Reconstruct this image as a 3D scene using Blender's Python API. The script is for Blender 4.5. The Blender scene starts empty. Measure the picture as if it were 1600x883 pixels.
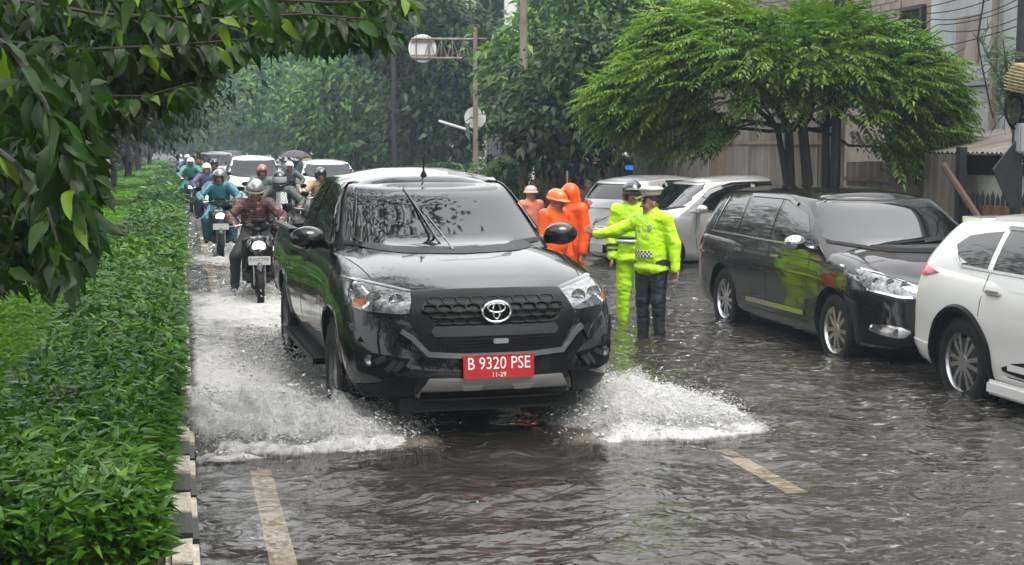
import bpy, bmesh, math, random
import numpy as np
from mathutils import Vector, Matrix
from mathutils.bvhtree import BVHTree
from mathutils.geometry import delaunay_2d_cdt

SC = bpy.context.scene
COL = SC.collection
R = math.radians
# ------------------------------------------------------------------ camera
# world: X to the right across the road, Y along the road away from the camera,
# Z up, flood water level at z = 0
F_PX, VPX, HOR = 2200.0, 283.0, 225.0
CAMZ = 1.95
PSI = math.atan((800 - VPX) / F_PX)          # camera turned right of the road axis
PIT = math.atan((441.5 - HOR) / F_PX)        # and slightly down
cam_d = bpy.data.cameras.new('camera')
cam = bpy.data.objects.new('camera', cam_d)
COL.objects.link(cam)
cam.location = (0, 0, CAMZ)
cam.rotation_euler = (math.pi / 2 - PIT, 0, -PSI)
cam_d.sensor_width = 36.0
cam_d.lens = F_PX / 1600 * 36.0
cam_d.clip_start = 0.1
cam_d.clip_end = 3000
SC.camera = cam
# ------------------------------------------------------------------ sky and sun (overcast, rain)
SUN_EL, SUN_AZ = 62.0, 150.0
wd = bpy.data.worlds.new('World'); SC.world = wd; wd.use_nodes = True
wn = wd.node_tree; wn.nodes.clear()
w_out = wn.nodes.new('ShaderNodeOutputWorld'); w_bg = wn.nodes.new('ShaderNodeBackground')
w_sky = wn.nodes.new('ShaderNodeTexSky'); w_sky.sky_type = 'NISHITA'; w_sky.sun_disc = False
w_sky.sun_elevation = R(SUN_EL); w_sky.sun_rotation = R(SUN_AZ)
w_sky.dust_density = 1.2; w_sky.air_density = 1.0; w_sky.ozone_density = 1.0
w_hs = wn.nodes.new('ShaderNodeHueSaturation'); w_hs.inputs['Saturation'].default_value = 0.16
wn.links.new(w_sky.outputs[0], w_hs.inputs['Color'])
# unbroken cloud: the blue sky is mostly veiled, overhead about twice as bright as the horizon
w_tc = wn.nodes.new('ShaderNodeTexCoord'); w_sp = wn.nodes.new('ShaderNodeSeparateXYZ'); wn.links.new(w_tc.outputs['Generated'], w_sp.inputs[0])
w_mr = wn.nodes.new('ShaderNodeMapRange'); w_mr.inputs['From Min'].default_value = 0.; w_mr.inputs['From Max'].default_value = 1.; w_mr.inputs['To Min'].default_value = 6.0; w_mr.inputs['To Max'].default_value = 12.0
wn.links.new(w_sp.outputs['Z'], w_mr.inputs[0])
w_cc = wn.nodes.new('ShaderNodeCombineColor'); wn.links.new(w_mr.outputs[0], w_cc.inputs[0]); wn.links.new(w_mr.outputs[0], w_cc.inputs[1]); wn.links.new(w_mr.outputs[0], w_cc.inputs[2])
w_mx = wn.nodes.new('ShaderNodeMix'); w_mx.data_type = 'RGBA'; w_mx.inputs['Factor'].default_value = .72
wn.links.new(w_hs.outputs[0], w_mx.inputs['A']); wn.links.new(w_cc.outputs[0], w_mx.inputs['B'])
wn.links.new(w_mx.outputs['Result'], w_bg.inputs['Color'])
w_bg.inputs['Strength'].default_value = 0.15
wn.links.new(w_bg.outputs[0], w_out.inputs['Surface'])
sl = bpy.data.lights.new('sun', 'SUN'); sun = bpy.data.objects.new('sun', sl); COL.objects.link(sun)
sl.energy = 1.5; sl.angle = R(30); sl.color = (1.0, 0.97, 0.93)
_sd = Vector((math.sin(R(SUN_AZ)) * math.cos(R(SUN_EL)), math.cos(R(SUN_AZ)) * math.cos(R(SUN_EL)), math.sin(R(SUN_EL))))
sun.rotation_euler = _sd.to_track_quat('Z', 'Y').to_euler()
SC.view_settings.view_transform = 'Standard'; SC.view_settings.look = 'None'
SC.view_settings.gamma = 1.0; SC.view_settings.use_curve_mapping = False
SC.view_settings.exposure = 1.05
SC.render.engine = 'CYCLES'
try:
    SC.cycles.max_bounces = 8; SC.cycles.transparent_max_bounces = 12
    SC.cycles.volume_bounces = 0
    SC.cycles.caustics_reflective = False; SC.cycles.caustics_refractive = False
except Exception:
    pass
RNG = np.random.default_rng(7)
rnd = random.Random(11)

# ------------------------------------------------------------------ helpers
_M = Matrix.Rotation(-PSI, 4, 'Z') @ Matrix.Rotation(math.pi / 2 - PIT, 4, 'X')
def ray(x, y):
    return (_M @ Vector(((x - 800) / F_PX, (441.5 - y) / F_PX, -1.0)))
def px(x, y, z=0.0):
    """point of height z seen at photo pixel x, y (below the horizon)"""
    d = ray(x, y); t = (z - CAMZ) / d.z
    return Vector((0, 0, CAMZ)) + d * t
def pd(x, y, d):
    """point at camera depth d seen at photo pixel"""
    return Vector((0, 0, CAMZ)) + ray(x, y) * d
def atX(x, y, X):
    d = ray(x, y); return Vector((0, 0, CAMZ)) + d * (X / d.x)

def tag(o, label=None, cat=None, group=None, kind=None):
    if label: o['label'] = label
    if cat: o['category'] = cat
    if group: o['group'] = group
    if kind: o['kind'] = kind
    return o
def empty(name, loc=(0, 0, 0), rz=0.0, label=None, cat=None, group=None, parent=None):
    o = bpy.data.objects.new(name, None); COL.objects.link(o)
    o.empty_display_size = 0.2
    o.location = loc; o.rotation_euler = (0, 0, rz)
    if parent: o.parent = parent
    return tag(o, label, cat, group)
def link(name, me, parent=None, loc=None):
    o = bpy.data.objects.new(name, me); COL.objects.link(o)
    if parent is not None: o.parent = parent
    if loc is not None: o.location = loc
    return o
def copy_tree(o, parent=None):
    c = o.copy(); COL.objects.link(c); c.parent = parent
    for ch in list(o.children):
        copy_tree(ch, c)
    return c
def mesh(name, V, Fc, mats=None, smooth=True, ang=40, mi=None):
    me = bpy.data.meshes.new(name)
    V = np.asarray(V, dtype=np.float64)
    me.from_pydata(V.tolist() if len(V) < 60000 else V, [], Fc if isinstance(Fc, list) else Fc.tolist())
    if mats is not None:
        for m in (mats if isinstance(mats, (list, tuple)) else [mats]): me.materials.append(m)
    if mi is not None:
        me.polygons.foreach_set('material_index', np.asarray(mi, dtype=np.int32))
    if smooth:
        me.shade_smooth()
        if ang < 180: me.set_sharp_from_angle(angle=R(ang))
    me.update()
    return me
def mesh_np(name, V, Q, mat, attrs=None, smooth=True):
    """fast: V (n,3), Q (m,k) all polygons of k corners"""
    V = np.ascontiguousarray(V, dtype=np.float32); Q = np.ascontiguousarray(Q, dtype=np.int32)
    me = bpy.data.meshes.new(name); k = Q.shape[1]
    me.vertices.add(len(V)); me.vertices.foreach_set('co', V.ravel())
    me.loops.add(Q.size); me.loops.foreach_set('vertex_index', Q.ravel())
    me.polygons.add(len(Q)); me.polygons.foreach_set('loop_start', np.arange(0, Q.size, k, dtype=np.int32))
    try: me.polygons.foreach_set('loop_total', np.full(len(Q), k, dtype=np.int32))
    except Exception: pass
    for a, v in (attrs or {}).items():
        at = me.attributes.new(a, 'FLOAT', 'POINT'); at.data.foreach_set('value', np.ascontiguousarray(v, dtype=np.float32))
    me.materials.append(mat)
    me.update(calc_edges=True)
    if smooth: me.shade_smooth()
    return me

class MB:
    """collects simple shapes and builds them as one mesh object"""
    def __init__(s): s.v = []; s.f = []; s.m = []
    def add(s, V, Fc, mi=0, T=None):
        b = len(s.v)
        for p in V:
            p = Vector(p)
            if T is not None: p = T @ p
            s.v.append(tuple(p))
        for f in Fc: s.f.append(tuple(i + b for i in f)); s.m.append(mi)
        return s
    def box(s, c, h, rz=0.0, mi=0, bev=0.0, T=None, taper=1.0):
        x, y, z = h; M = Matrix.Translation(Vector(c)) @ Matrix.Rotation(rz, 4, 'Z')
        if T is not None: M = T @ M
        if bev <= 0:
            V = [(sx * x * (taper if sz > 0 else 1), sy * y * (taper if sz > 0 else 1), sz * z) for sz in (-1, 1) for sx, sy in ((-1, -1), (1, -1), (1, 1), (-1, 1))]
            Fc = [(3, 2, 1, 0), (4, 5, 6, 7), (0, 1, 5, 4), (1, 2, 6, 5), (2, 3, 7, 6), (3, 0, 4, 7)]
            return s.add(V, Fc, mi, M)
        bm = bmesh.new(); bmesh.ops.create_cube(bm, size=1)
        for v in bm.verts: v.co = Vector((v.co.x * 2 * x, v.co.y * 2 * y, v.co.z * 2 * z))
        bmesh.ops.bevel(bm, geom=list(bm.edges), offset=min(bev, x * .9, y * .9, z * .9), segments=2, affect='EDGES')
        bm.verts.index_update()
        s.add([v.co.copy() for v in bm.verts], [[v.index for v in f.verts] for f in bm.faces], mi, M); bm.free()
        return s
    def tube(s, pts, r, n=8, mi=0, caps=True):
        P = [Vector(p) for p in pts]
        rr = r if isinstance(r, (list, tuple)) else [r] * len(P)
        V = []; Fc = []; up = None
        for i, p in enumerate(P):
            d = (P[min(i + 1, len(P) - 1)] - P[max(i - 1, 0)])
            d = d.normalized() if d.length > 1e-9 else Vector((0, 0, 1))
            if up is None:
                a = Vector((0, 0, 1)) if abs(d.z) < .9 else Vector((1, 0, 0)); u = d.cross(a).normalized()
            else:
                u = (up - d * up.dot(d)); u = u.normalized() if u.length > 1e-6 else d.orthogonal().normalized()
            up = u; w = d.cross(u)
            for k in range(n):
                t = 2 * math.pi * k / n
                V.append(p + (u * math.cos(t) + w * math.sin(t)) * rr[i])
        for i in range(len(P) - 1):
            for k in range(n):
                a = i * n + k; b = i * n + (k + 1) % n
                Fc.append((a, b, b + n, a + n))
        if caps:
            Fc.append(tuple(range(n - 1, -1, -1))); Fc.append(tuple(range((len(P) - 1) * n, len(P) * n)))
        return s.add(V, Fc, mi)
    def lathe(s, prof, c=(0, 0, 0), axis='z', n=24, mi=0, T=None, closed=False):
        """prof: list of (radius, along)"""
        V = []; Fc = []; m = len(prof)
        for k in range(n):
            t = 2 * math.pi * k / n; ct, st = math.cos(t), math.sin(t)
            for r_, a in prof:
                p = {'z': (r_ * ct, r_ * st, a), 'x': (a, r_ * ct, r_ * st), 'y': (r_ * st, a, r_ * ct)}[axis]
                V.append((p[0] + c[0], p[1] + c[1], p[2] + c[2]))
        for k in range(n):
            k2 = (k + 1) % n
            for j in range(m - 1 + (1 if closed else 0)):
                j2 = (j + 1) % m
                Fc.append((k * m + j, k2 * m + j, k2 * m + j2, k * m + j2))
        return s.add(V, Fc, mi, T)
    def prism(s, poly, d0, d1, axis='y', mi=0, T=None):
        """poly 2D extruded between d0 and d1 along axis ('x': poly is (y,z), 'y': (x,z), 'z': (x,y))"""
        n = len(poly)
        def P(a, b, d): return {'x': (d, a, b), 'y': (a, d, b), 'z': (a, b, d)}[axis]
        V = [P(a, b, d0) for a, b in poly] + [P(a, b, d1) for a, b in poly]
        Fc = [tuple(range(n)), tuple(range(2 * n - 1, n - 1, -1))] + [(i, n + i, n + (i + 1) % n, (i + 1) % n) for i in range(n)]
        return s.add(V, Fc, mi, T)
    def me(s, name, mats, smooth=True, ang=35):
        m = mesh(name, s.v, s.f, mats, smooth, ang, s.m)
        bm = bmesh.new(); bm.from_mesh(m); bmesh.ops.recalc_face_normals(bm, faces=bm.faces); bm.to_mesh(m); bm.free()
        if smooth and ang < 180: m.set_sharp_from_angle(angle=R(ang))
        return m
    def obj(s, name, mats, parent=None, loc=None, smooth=True, ang=35):
        return link(name, s.me(name, mats, smooth, ang), parent, loc)

def cr(xs, ys, x):
    """smooth (Catmull-Rom/Hermite) interpolation"""
    xs = np.asarray(xs, float); ys = np.asarray(ys, float); x = np.asarray(x, float)
    m = np.zeros(len(xs)); d = np.diff(ys) / np.diff(xs)
    m[1:-1] = np.where(d[:-1] * d[1:] > 0, 2 * d[:-1] * d[1:] / (d[:-1] + d[1:] + 1e-12), 0); m[0] = d[0]; m[-1] = d[-1]
    xc = np.clip(x, xs[0], xs[-1]); i = np.clip(np.searchsorted(xs, xc) - 1, 0, len(xs) - 2)
    h = xs[i + 1] - xs[i]; t = (xc - xs[i]) / h
    return (2 * t**3 - 3 * t**2 + 1) * ys[i] + (t**3 - 2 * t**2 + t) * h * m[i] + (-2 * t**3 + 3 * t**2) * ys[i + 1] + (t**3 - t**2) * h * m[i + 1]

def _hash(ix, iy, iz, seed):
    h = (ix.astype(np.int64) * 374761393 + iy.astype(np.int64) * 668265263 + iz.astype(np.int64) * 2147483647 + seed * 1274126177) & 0xFFFFFFFF
    h = ((h ^ (h >> 13)) * 1274126177) & 0xFFFFFFFF
    h = ((h ^ (h >> 16)) * 2246822519) & 0xFFFFFFFF
    return ((h ^ (h >> 15)) & 0xFFFF) / 65535.0
def vnoise(x, y, z=None, seed=0):
    x = np.asarray(x, float); y = np.asarray(y, float); z = np.zeros_like(x) if z is None else np.asarray(z, float)
    ix, iy, iz = np.floor(x), np.floor(y), np.floor(z); fx, fy, fz = x - ix, y - iy, z - iz
    fx, fy, fz = [t * t * (3 - 2 * t) for t in (fx, fy, fz)]
    o = 0
    for a in (0, 1):
        for b in (0, 1):
            for c in (0, 1):
                w = (fx if a else 1 - fx) * (fy if b else 1 - fy) * (fz if c else 1 - fz)
                o = o + w * _hash(ix + a, iy + b, iz + c, seed)
    return o
def fbm(x, y, z=None, seed=0, oct=4):
    o = 0; a = .5; t = 0
    for i in range(oct):
        k = 2.03 ** i
        o = o + a * vnoise(np.asarray(x) * k, np.asarray(y) * k, None if z is None else np.asarray(z) * k, seed + i); t += a; a *= .55
    return o / t

# ------------------------------------------------------------------ materials
MAT = {}
def _new(name):
    m = bpy.data.materials.new(name); m.use_nodes = True
    nt = m.node_tree; b = nt.nodes['Principled BSDF']
    MAT[name] = m
    return m, nt, b
def N(nt, t, **kw):
    n = nt.nodes.new(t)
    for k, v in kw.items():
        if k in n.inputs: n.inputs[k].default_value = v
        else: setattr(n, k, v)
    return n
def ramp(nt, src, stops, interp='LINEAR'):
    r = nt.nodes.new('ShaderNodeValToRGB'); r.color_ramp.interpolation = interp
    el = r.color_ramp.elements
    while len(el) < len(stops): el.new(.5)
    for e, (p, c) in zip(el, stops):
        e.position = p; e.color = (*c, 1) if len(c) == 3 else c
    nt.links.new(src, r.inputs[0]); return r
def pm(name, col, rough=.5, metal=0., coat=0., var=0., vs=6., bump=0., bs=40., spec=.5, emit=0., col2=None, streak=1., rvar=0., coords='Object'):
    """principled with noise variation of colour and roughness, and fine relief"""
    if name in MAT: return MAT[name]
    m, nt, b = _new(name)
    b.inputs['Base Color'].default_value = (*col, 1); b.inputs['Roughness'].default_value = rough
    b.inputs['Metallic'].default_value = metal; b.inputs['Coat Weight'].default_value = coat
    b.inputs['Coat Roughness'].default_value = .04
    b.inputs['Specular IOR Level'].default_value = spec
    if emit:
        b.inputs['Emission Color'].default_value = (*col, 1); b.inputs['Emission Strength'].default_value = emit
    if var or bump or rvar:
        tc = N(nt, 'ShaderNodeTexCoord'); mp = N(nt, 'ShaderNodeMapping'); mp.inputs['Scale'].default_value = (1, 1, streak)
        nt.links.new(tc.outputs[coords], mp.inputs[0])
        n1 = N(nt, 'ShaderNodeTexNoise', Scale=vs, Detail=6., Roughness=.6); nt.links.new(mp.outputs[0], n1.inputs['Vector'])
        if var:
            c2 = col2 or tuple(c * (1 - var) for c in col); c1 = tuple(min(1, c * (1 + var * .6)) for c in col)
            r = ramp(nt, n1.outputs[0], [(.3, c2), (.7, c1)]); nt.links.new(r.outputs[0], b.inputs['Base Color'])
        if rvar:
            mr = N(nt, 'ShaderNodeMapRange'); mr.inputs['From Min'].default_value = .35; mr.inputs['From Max'].default_value = .65
            mr.inputs['To Min'].default_value = max(.02, rough - rvar); mr.inputs['To Max'].default_value = rough + rvar
            nt.links.new(n1.outputs[0], mr.inputs[0]); nt.links.new(mr.outputs[0], b.inputs['Roughness'])
        if bump:
            n2 = N(nt, 'ShaderNodeTexNoise', Scale=bs, Detail=4.); nt.links.new(mp.outputs[0], n2.inputs['Vector'])
            bp = N(nt, 'ShaderNodeBump', Strength=bump, Distance=.01); nt.links.new(n2.outputs[0], bp.inputs['Height'])
            nt.links.new(bp.outputs[0], b.inputs['Normal'])
    return m
def paint(name, col, rough=.25, metal=.0, flake=.0):
    """wet car paint: clear coat with rain beads"""
    if name in MAT: return MAT[name]
    m, nt, b = _new(name)
    b.inputs['Base Color'].default_value = (*col, 1); b.inputs['Roughness'].default_value = rough; b.inputs['Metallic'].default_value = metal
    b.inputs['Coat Weight'].default_value = 1.; b.inputs['Coat Roughness'].default_value = .03
    b.inputs['Specular IOR Level'].default_value = .1 if max(col) < .1 else .4
    tc = N(nt, 'ShaderNodeTexCoord')
    v = N(nt, 'ShaderNodeTexVoronoi', Scale=95.); nt.links.new(tc.outputs['Object'], v.inputs['Vector'])
    r = ramp(nt, v.outputs['Distance'], [(.0, (1, 1, 1)), (.32, (0, 0, 0))])
    n = N(nt, 'ShaderNodeTexNoise', Scale=14., Detail=3.); nt.links.new(tc.outputs['Object'], n.inputs['Vector'])
    r2 = ramp(nt, n.outputs[0], [(.5, (0, 0, 0)), (.62, (1, 1, 1))])
    mu = N(nt, 'ShaderNodeMath', operation='MULTIPLY'); nt.links.new(r.outputs[0], mu.inputs[0]); nt.links.new(r2.outputs[0], mu.inputs[1])
    bp = N(nt, 'ShaderNodeBump', Strength=.25, Distance=.003); nt.links.new(mu.outputs[0], bp.inputs['Height'])
    nt.links.new(bp.outputs[0], b.inputs['Normal']); nt.links.new(bp.outputs[0], b.inputs['Coat Normal'])
    return m
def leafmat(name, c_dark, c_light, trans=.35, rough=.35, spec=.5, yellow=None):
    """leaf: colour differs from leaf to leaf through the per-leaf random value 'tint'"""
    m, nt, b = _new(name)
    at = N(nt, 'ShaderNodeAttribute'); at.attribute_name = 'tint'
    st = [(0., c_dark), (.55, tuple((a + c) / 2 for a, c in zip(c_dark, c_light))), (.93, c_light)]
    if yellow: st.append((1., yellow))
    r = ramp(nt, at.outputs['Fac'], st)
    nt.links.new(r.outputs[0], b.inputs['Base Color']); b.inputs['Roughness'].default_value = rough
    b.inputs['Specular IOR Level'].default_value = spec
    tr = N(nt, 'ShaderNodeBsdfTranslucent')
    mixc = N(nt, 'ShaderNodeMix', data_type='RGBA', blend_type='MULTIPLY'); mixc.inputs['Factor'].default_value = 1.
    nt.links.new(r.outputs[0], mixc.inputs['A']); mixc.inputs['B'].default_value = (1.5, 1.7, .7, 1)
    nt.links.new(mixc.outputs['Result'], tr.inputs['Color'])
    mx = N(nt, 'ShaderNodeMixShader'); mx.inputs[0].default_value = trans
    nt.links.new(b.outputs[0], mx.inputs[1]); nt.links.new(tr.outputs[0], mx.inputs[2])
    out = nt.nodes['Material Output']; nt.links.new(mx.outputs[0], out.inputs['Surface'])
    return m

M_BLACK = pm('black_plastic', (.0035, .0035, .004), .38, bump=.1, bs=200, spec=.14)
M_GLOSSBLK = pm('gloss_black', (.008, .008, .009), .08, coat=1.)
M_RUBBER = pm('rubber', (.010, .010, .010), .6, spec=.25, var=.4, vs=30, bump=.3, bs=120)
M_GLASS = pm('tinted_glass', (.004, .005, .006), .03, coat=1., spec=.25)
M_CHROME = pm('chrome', (.75, .76, .78), .12, metal=1.)
M_ALLOY = pm('alloy', (.62, .62, .64), .28, metal=1., var=.15, vs=20)
M_ALLOYD = pm('dark_alloy', (.22, .22, .23), .3, metal=1.)
M_SILVERP = pm('silver_plastic', (.33, .33, .34), .35, metal=.6)
M_LENS = pm('clear_lens', (.20, .21, .22), .10, metal=.6, coat=1., var=.9, vs=26)
M_RED_LENS = pm('red_lens', (.55, .015, .02), .1, coat=1.)
M_AMBER = pm('amber_lens', (.36, .09, .012), .12, coat=1.)
M_PLATE_W = pm('plate_white', (.42, .42, .41), .4)
M_PLATE_R = pm('plate_red', (.44, .014, .02), .35, var=.2, vs=12)
M_WHITE = pm('white_print', (.8, .8, .78), .4)
M_DARKPRINT = pm('dark_print', (.02, .02, .02), .5)
M_UNDER = pm('underbody', (.01, .01, .01), .8)

def text_mesh(txt, size, mat, name='lettering', align='CENTER', ext=.0015):
    cu = bpy.data.curves.new(name, 'FONT'); cu.body = txt; cu.size = size; cu.align_x = align; cu.align_y = 'CENTER'; cu.extrude = ext
    cu.resolution_u = 3
    o = bpy.data.objects.new(name, cu); COL.objects.link(o)
    dg = bpy.context.evaluated_depsgraph_get(); me = bpy.data.meshes.new_from_object(o.evaluated_get(dg))
    bpy.data.objects.remove(o); me.name = name; me.materials.clear(); me.materials.append(mat)
    return me
# ------------------------------------------------------------------ signed-distance modelling (bodies, scooters, helmets)
class SDF:
    def __init__(s): s.p = []
    def cone(s, a, b, ra, rb, m=0, k=.03, sub=False):
        s.p.append(('c', np.array(a, float), np.array(b, float), ra, rb, m, k, sub)); return s
    def ell(s, c, r, m=0, k=.03, rot=None, sub=False):
        s.p.append(('e', np.array(c, float), np.array(r, float), rot, None, m, k, sub)); return s
    def box(s, c, h, rnd=.01, m=0, k=.02, rot=None, sub=False):
        s.p.append(('b', np.array(c, float), np.array(h, float), rot, rnd, m, k, sub)); return s
    def bounds(s, q):
        if q[0] == 'c':
            r = max(q[3], q[4]); return np.minimum(q[1], q[2]) - r, np.maximum(q[1], q[2]) + r
        if q[3] is None: return q[1] - q[2], q[1] + q[2]
        r = np.linalg.norm(q[2]); return q[1] - r, q[1] + r
    def build(s, h=.012):
        lo = np.min([s.bounds(q)[0] for q in s.p if not q[7]], 0) - .06; hi = np.max([s.bounds(q)[1] for q in s.p if not q[7]], 0) + .06
        n = np.ceil((hi - lo) / h).astype(int) + 1
        Fd = np.full(n, 1., dtype=np.float32); Mi = np.zeros(n, dtype=np.int16); Bd = np.full(n, 9., dtype=np.float32)
        for q in s.p:
            a, b = s.bounds(q); mg = q[6] + 3 * h + .02
            i0 = np.clip(((a - mg - lo) / h).astype(int), 0, n); i1 = np.clip(np.ceil((b + mg - lo) / h).astype(int) + 1, 0, n)
            if np.any(i1 <= i0): continue
            sl = tuple(slice(x, y) for x, y in zip(i0, i1))
            g = np.stack(np.meshgrid(*[lo[d] + h * np.arange(i0[d], i1[d]) for d in range(3)], indexing='ij'), -1)
            if q[0] == 'c':
                ab = q[2] - q[1]; L2 = ab @ ab + 1e-12
                t = np.clip(((g - q[1]) @ ab) / L2, 0, 1)
                d = np.linalg.norm(g - q[1] - t[..., None] * ab, axis=-1) - (q[3] + (q[4] - q[3]) * t)
            else:
                w = g - q[1]
                if q[3] is not None: w = w @ np.array(q[3])
                if q[0] == 'e':
                    k0 = np.linalg.norm(w / q[2], axis=-1); k1 = np.linalg.norm(w / q[2] ** 2, axis=-1) + 1e-9
                    d = k0 * (k0 - 1) / k1
                else:
                    w = np.abs(w) - (q[2] - q[4])
                    d = np.linalg.norm(np.maximum(w, 0), axis=-1) + np.minimum(w.max(-1), 0) - q[4]
            d = d.astype(np.float32); f = Fd[sl]; k = q[6]
            if q[7]:
                hh = np.clip(.5 - .5 * (f + d) / k, 0, 1); Fd[sl] = f + (-d - f) * hh + k * hh * (1 - hh)
                continue
            hh = np.clip(.5 + .5 * (f - d) / k, 0, 1); Fd[sl] = f + (d - f) * hh - k * hh * (1 - hh)
            bd = Bd[sl]; w = d < bd; mm = Mi[sl]; mm[w] = q[5]; bd[w] = d[w]
        return surf_nets(Fd, Mi, lo, h)

def surf_nets(Fd, Mi, lo, h):
    s = Fd < 0
    cnt = np.zeros(tuple(x - 1 for x in s.shape), dtype=np.int8)
    for a in (0, 1):
        for b in (0, 1):
            for c in (0, 1):
                cnt += s[a:s.shape[0] - 1 + a, b:s.shape[1] - 1 + b, c:s.shape[2] - 1 + c]
    mixed = (cnt > 0) & (cnt < 8)
    idx = np.full(mixed.shape, -1, dtype=np.int64); I, J, K = np.nonzero(mixed); idx[mixed] = np.arange(len(I))
    P = np.zeros((len(I), 3)); C = np.zeros(len(I))
    cs = [(a, b, c) for a in (0, 1) for b in (0, 1) for c in (0, 1)]
    for a in cs:
        for b in cs:
            if sum(x != y for x, y in zip(a, b)) == 1 and a < b:
                fa = Fd[I + a[0], J + a[1], K + a[2]]; fb = Fd[I + b[0], J + b[1], K + b[2]]
                m = (fa < 0) != (fb < 0); t = np.where(m, fa / np.where(m, fa - fb, 1), 0)
                for d in range(3): P[:, d] += np.where(m, a[d] + t * (b[d] - a[d]), 0)
                C += m
    P /= C[:, None]
    V = (P + np.stack([I, J, K], 1)) * h + lo
    r = np.clip(np.round(P), 0, 1).astype(int); vm = Mi[I + r[:, 0], J + r[:, 1], K + r[:, 2]]
    Q = []
    for ax in range(3):
        o = [d for d in range(3) if d != ax]
        A = [slice(1, -1)] * 3; B = [slice(1, -1)] * 3; A[ax] = slice(0, -1); B[ax] = slice(1, None)
        sa = s[tuple(A)]; sb = s[tuple(B)]; e = np.argwhere(sa != sb)
        if len(e) == 0: continue
        ins = sa[tuple(e.T)]
        e = e.copy(); e[:, o[0]] += 1; e[:, o[1]] += 1
        def cell(d0, d1):
            c = e.copy(); c[:, o[0]] -= d0; c[:, o[1]] -= d1; return idx[c[:, 0], c[:, 1], c[:, 2]]
        q = np.stack([cell(1, 1), cell(0, 1), cell(0, 0), cell(1, 0)], 1)
        if ax == 1: q = q[:, ::-1]
        q = np.where(ins[:, None], q, q[:, ::-1]); Q.append(q)
    Q = np.concatenate(Q)
    return V, Q, vm[Q[:, 0]]

def sdf_mesh(name, S, mats, h=.012, smooth_it=1):
    V, Q, fm = S.build(h)
    # light Laplacian smoothing removes the lattice look
    for _ in range(smooth_it):
        acc = np.zeros_like(V); c = np.zeros(len(V))
        for a, b in ((0, 1), (1, 2), (2, 3), (3, 0)):
            np.add.at(acc, Q[:, a], V[Q[:, b]]); np.add.at(c, Q[:, a], 1); np.add.at(acc, Q[:, b], V[Q[:, a]]); np.add.at(c, Q[:, b], 1)
        V = V * .5 + .5 * acc / np.maximum(c, 1)[:, None]
    me = mesh_np(name, V, Q, mats[0])
    for m in mats[1:]: me.materials.append(m)
    me.polygons.foreach_set('material_index', np.clip(fm, 0, len(mats) - 1).astype(np.int32))
    me.update()
    return me
def rot_to(d, up=(0, 0, 1)):
    """3x3 with columns = axes (x, y, z), y along -d ... column basis for local frames facing d"""
    f = np.array(d, float); f /= np.linalg.norm(f); u = np.array(up, float)
    x = np.cross(-f, u); x /= np.linalg.norm(x); z = np.cross(x, -f)
    return np.stack([x, -f, z], 1)
# ------------------------------------------------------------------ the setting
PKX, PKY, PKZ = 1.97, 8.80, -0.05        # pickup: centre of its front bumper on the road
ROAD_Z = -0.08
KERB_X = 0.05
M_ASPH = pm('asphalt', (.05, .048, .046), .6, var=.35, vs=9, bump=.5, bs=160, coords='Object')
M_SOIL = pm('soil', (.05, .035, .022), .9, var=.5, vs=5, bump=.6, bs=30)
M_CONC = pm('concrete', (.24, .235, .22), .7, var=.35, vs=3, bump=.3, bs=60, rvar=.15)
M_LINE = pm('line_paint', (.66, .58, .45), .6, var=.35, vs=14, bump=.3, bs=90)
def sheet(name, x0, x1, y0, y1, z, m, nx=1, ny=1):
    xs = np.linspace(x0, x1, nx + 1); ys = np.linspace(y0, y1, ny + 1)
    V = [(x, y, z) for y in ys for x in xs]
    Fc = [(j * (nx + 1) + i, j * (nx + 1) + i + 1, (j + 1) * (nx + 1) + i + 1, (j + 1) * (nx + 1) + i) for j in range(ny) for i in range(nx)]
    return tag(link(name, mesh(name, V, Fc, m, False)), kind='structure')
sheet('ground', -400, 400, -150, 900, -.30, M_SOIL)
sheet('road', -.02, 8.35, -12, 320, ROAD_Z, M_ASPH)
sheet('opposite_road', -14, -4.6, -12, 320, ROAD_Z, M_ASPH)
sheet('pavement', 8.45, 60, -12, 19.2, .06, M_CONC)
sheet('driveway', 8.35, 60, 19.2, 27.5, -.075, M_CONC)
_pv = sheet('pavement', 8.45, 60, 27.5, 320, .06, M_CONC)
# painted lines on the road
_l = MB(); _l.box((0, 0, 0), (.065, 54, .0015)); tag(_l.obj('edge_line', M_LINE, loc=(.445, 56, ROAD_Z + .006), smooth=False), kind='structure')
for k in range(7):
    if k == 0: y0, y1 = 7.45, 10.2
    else: y0 = 10.2 + 5 * k + 2.75 * (k - 1); y1 = y0 + 2.75
    _l = MB(); _l.box((0, 0, 0), (.065, (y1 - y0) / 2, .0015)); tag(_l.obj('lane_line', M_LINE, loc=(3.46, (y0 + y1) / 2, ROAD_Z + .006), smooth=False), kind='structure')
# median bed
def bed():
    xs = np.linspace(-4.6, -.09, 24); ys = np.concatenate([np.linspace(-8, 20, 60), np.linspace(21, 260, 60)])
    X, Y = np.meshgrid(xs, ys); Z = .05 + .06 * fbm(X * 1.3, Y * 1.3, seed=3) + .05 * np.clip((-X - .2) / 1.5, 0, 1)
    nx = len(xs); j, i = np.meshgrid(np.arange(len(ys) - 1), np.arange(nx - 1), indexing='ij'); a = (j * nx + i).ravel()
    return mesh_np('median_bed', np.stack([X.ravel(), Y.ravel(), Z.ravel()], 1), np.stack([a, a + 1, a + nx + 1, a + nx], 1), M_SOIL)
tag(link('median_bed', bed()), kind='structure')
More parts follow.
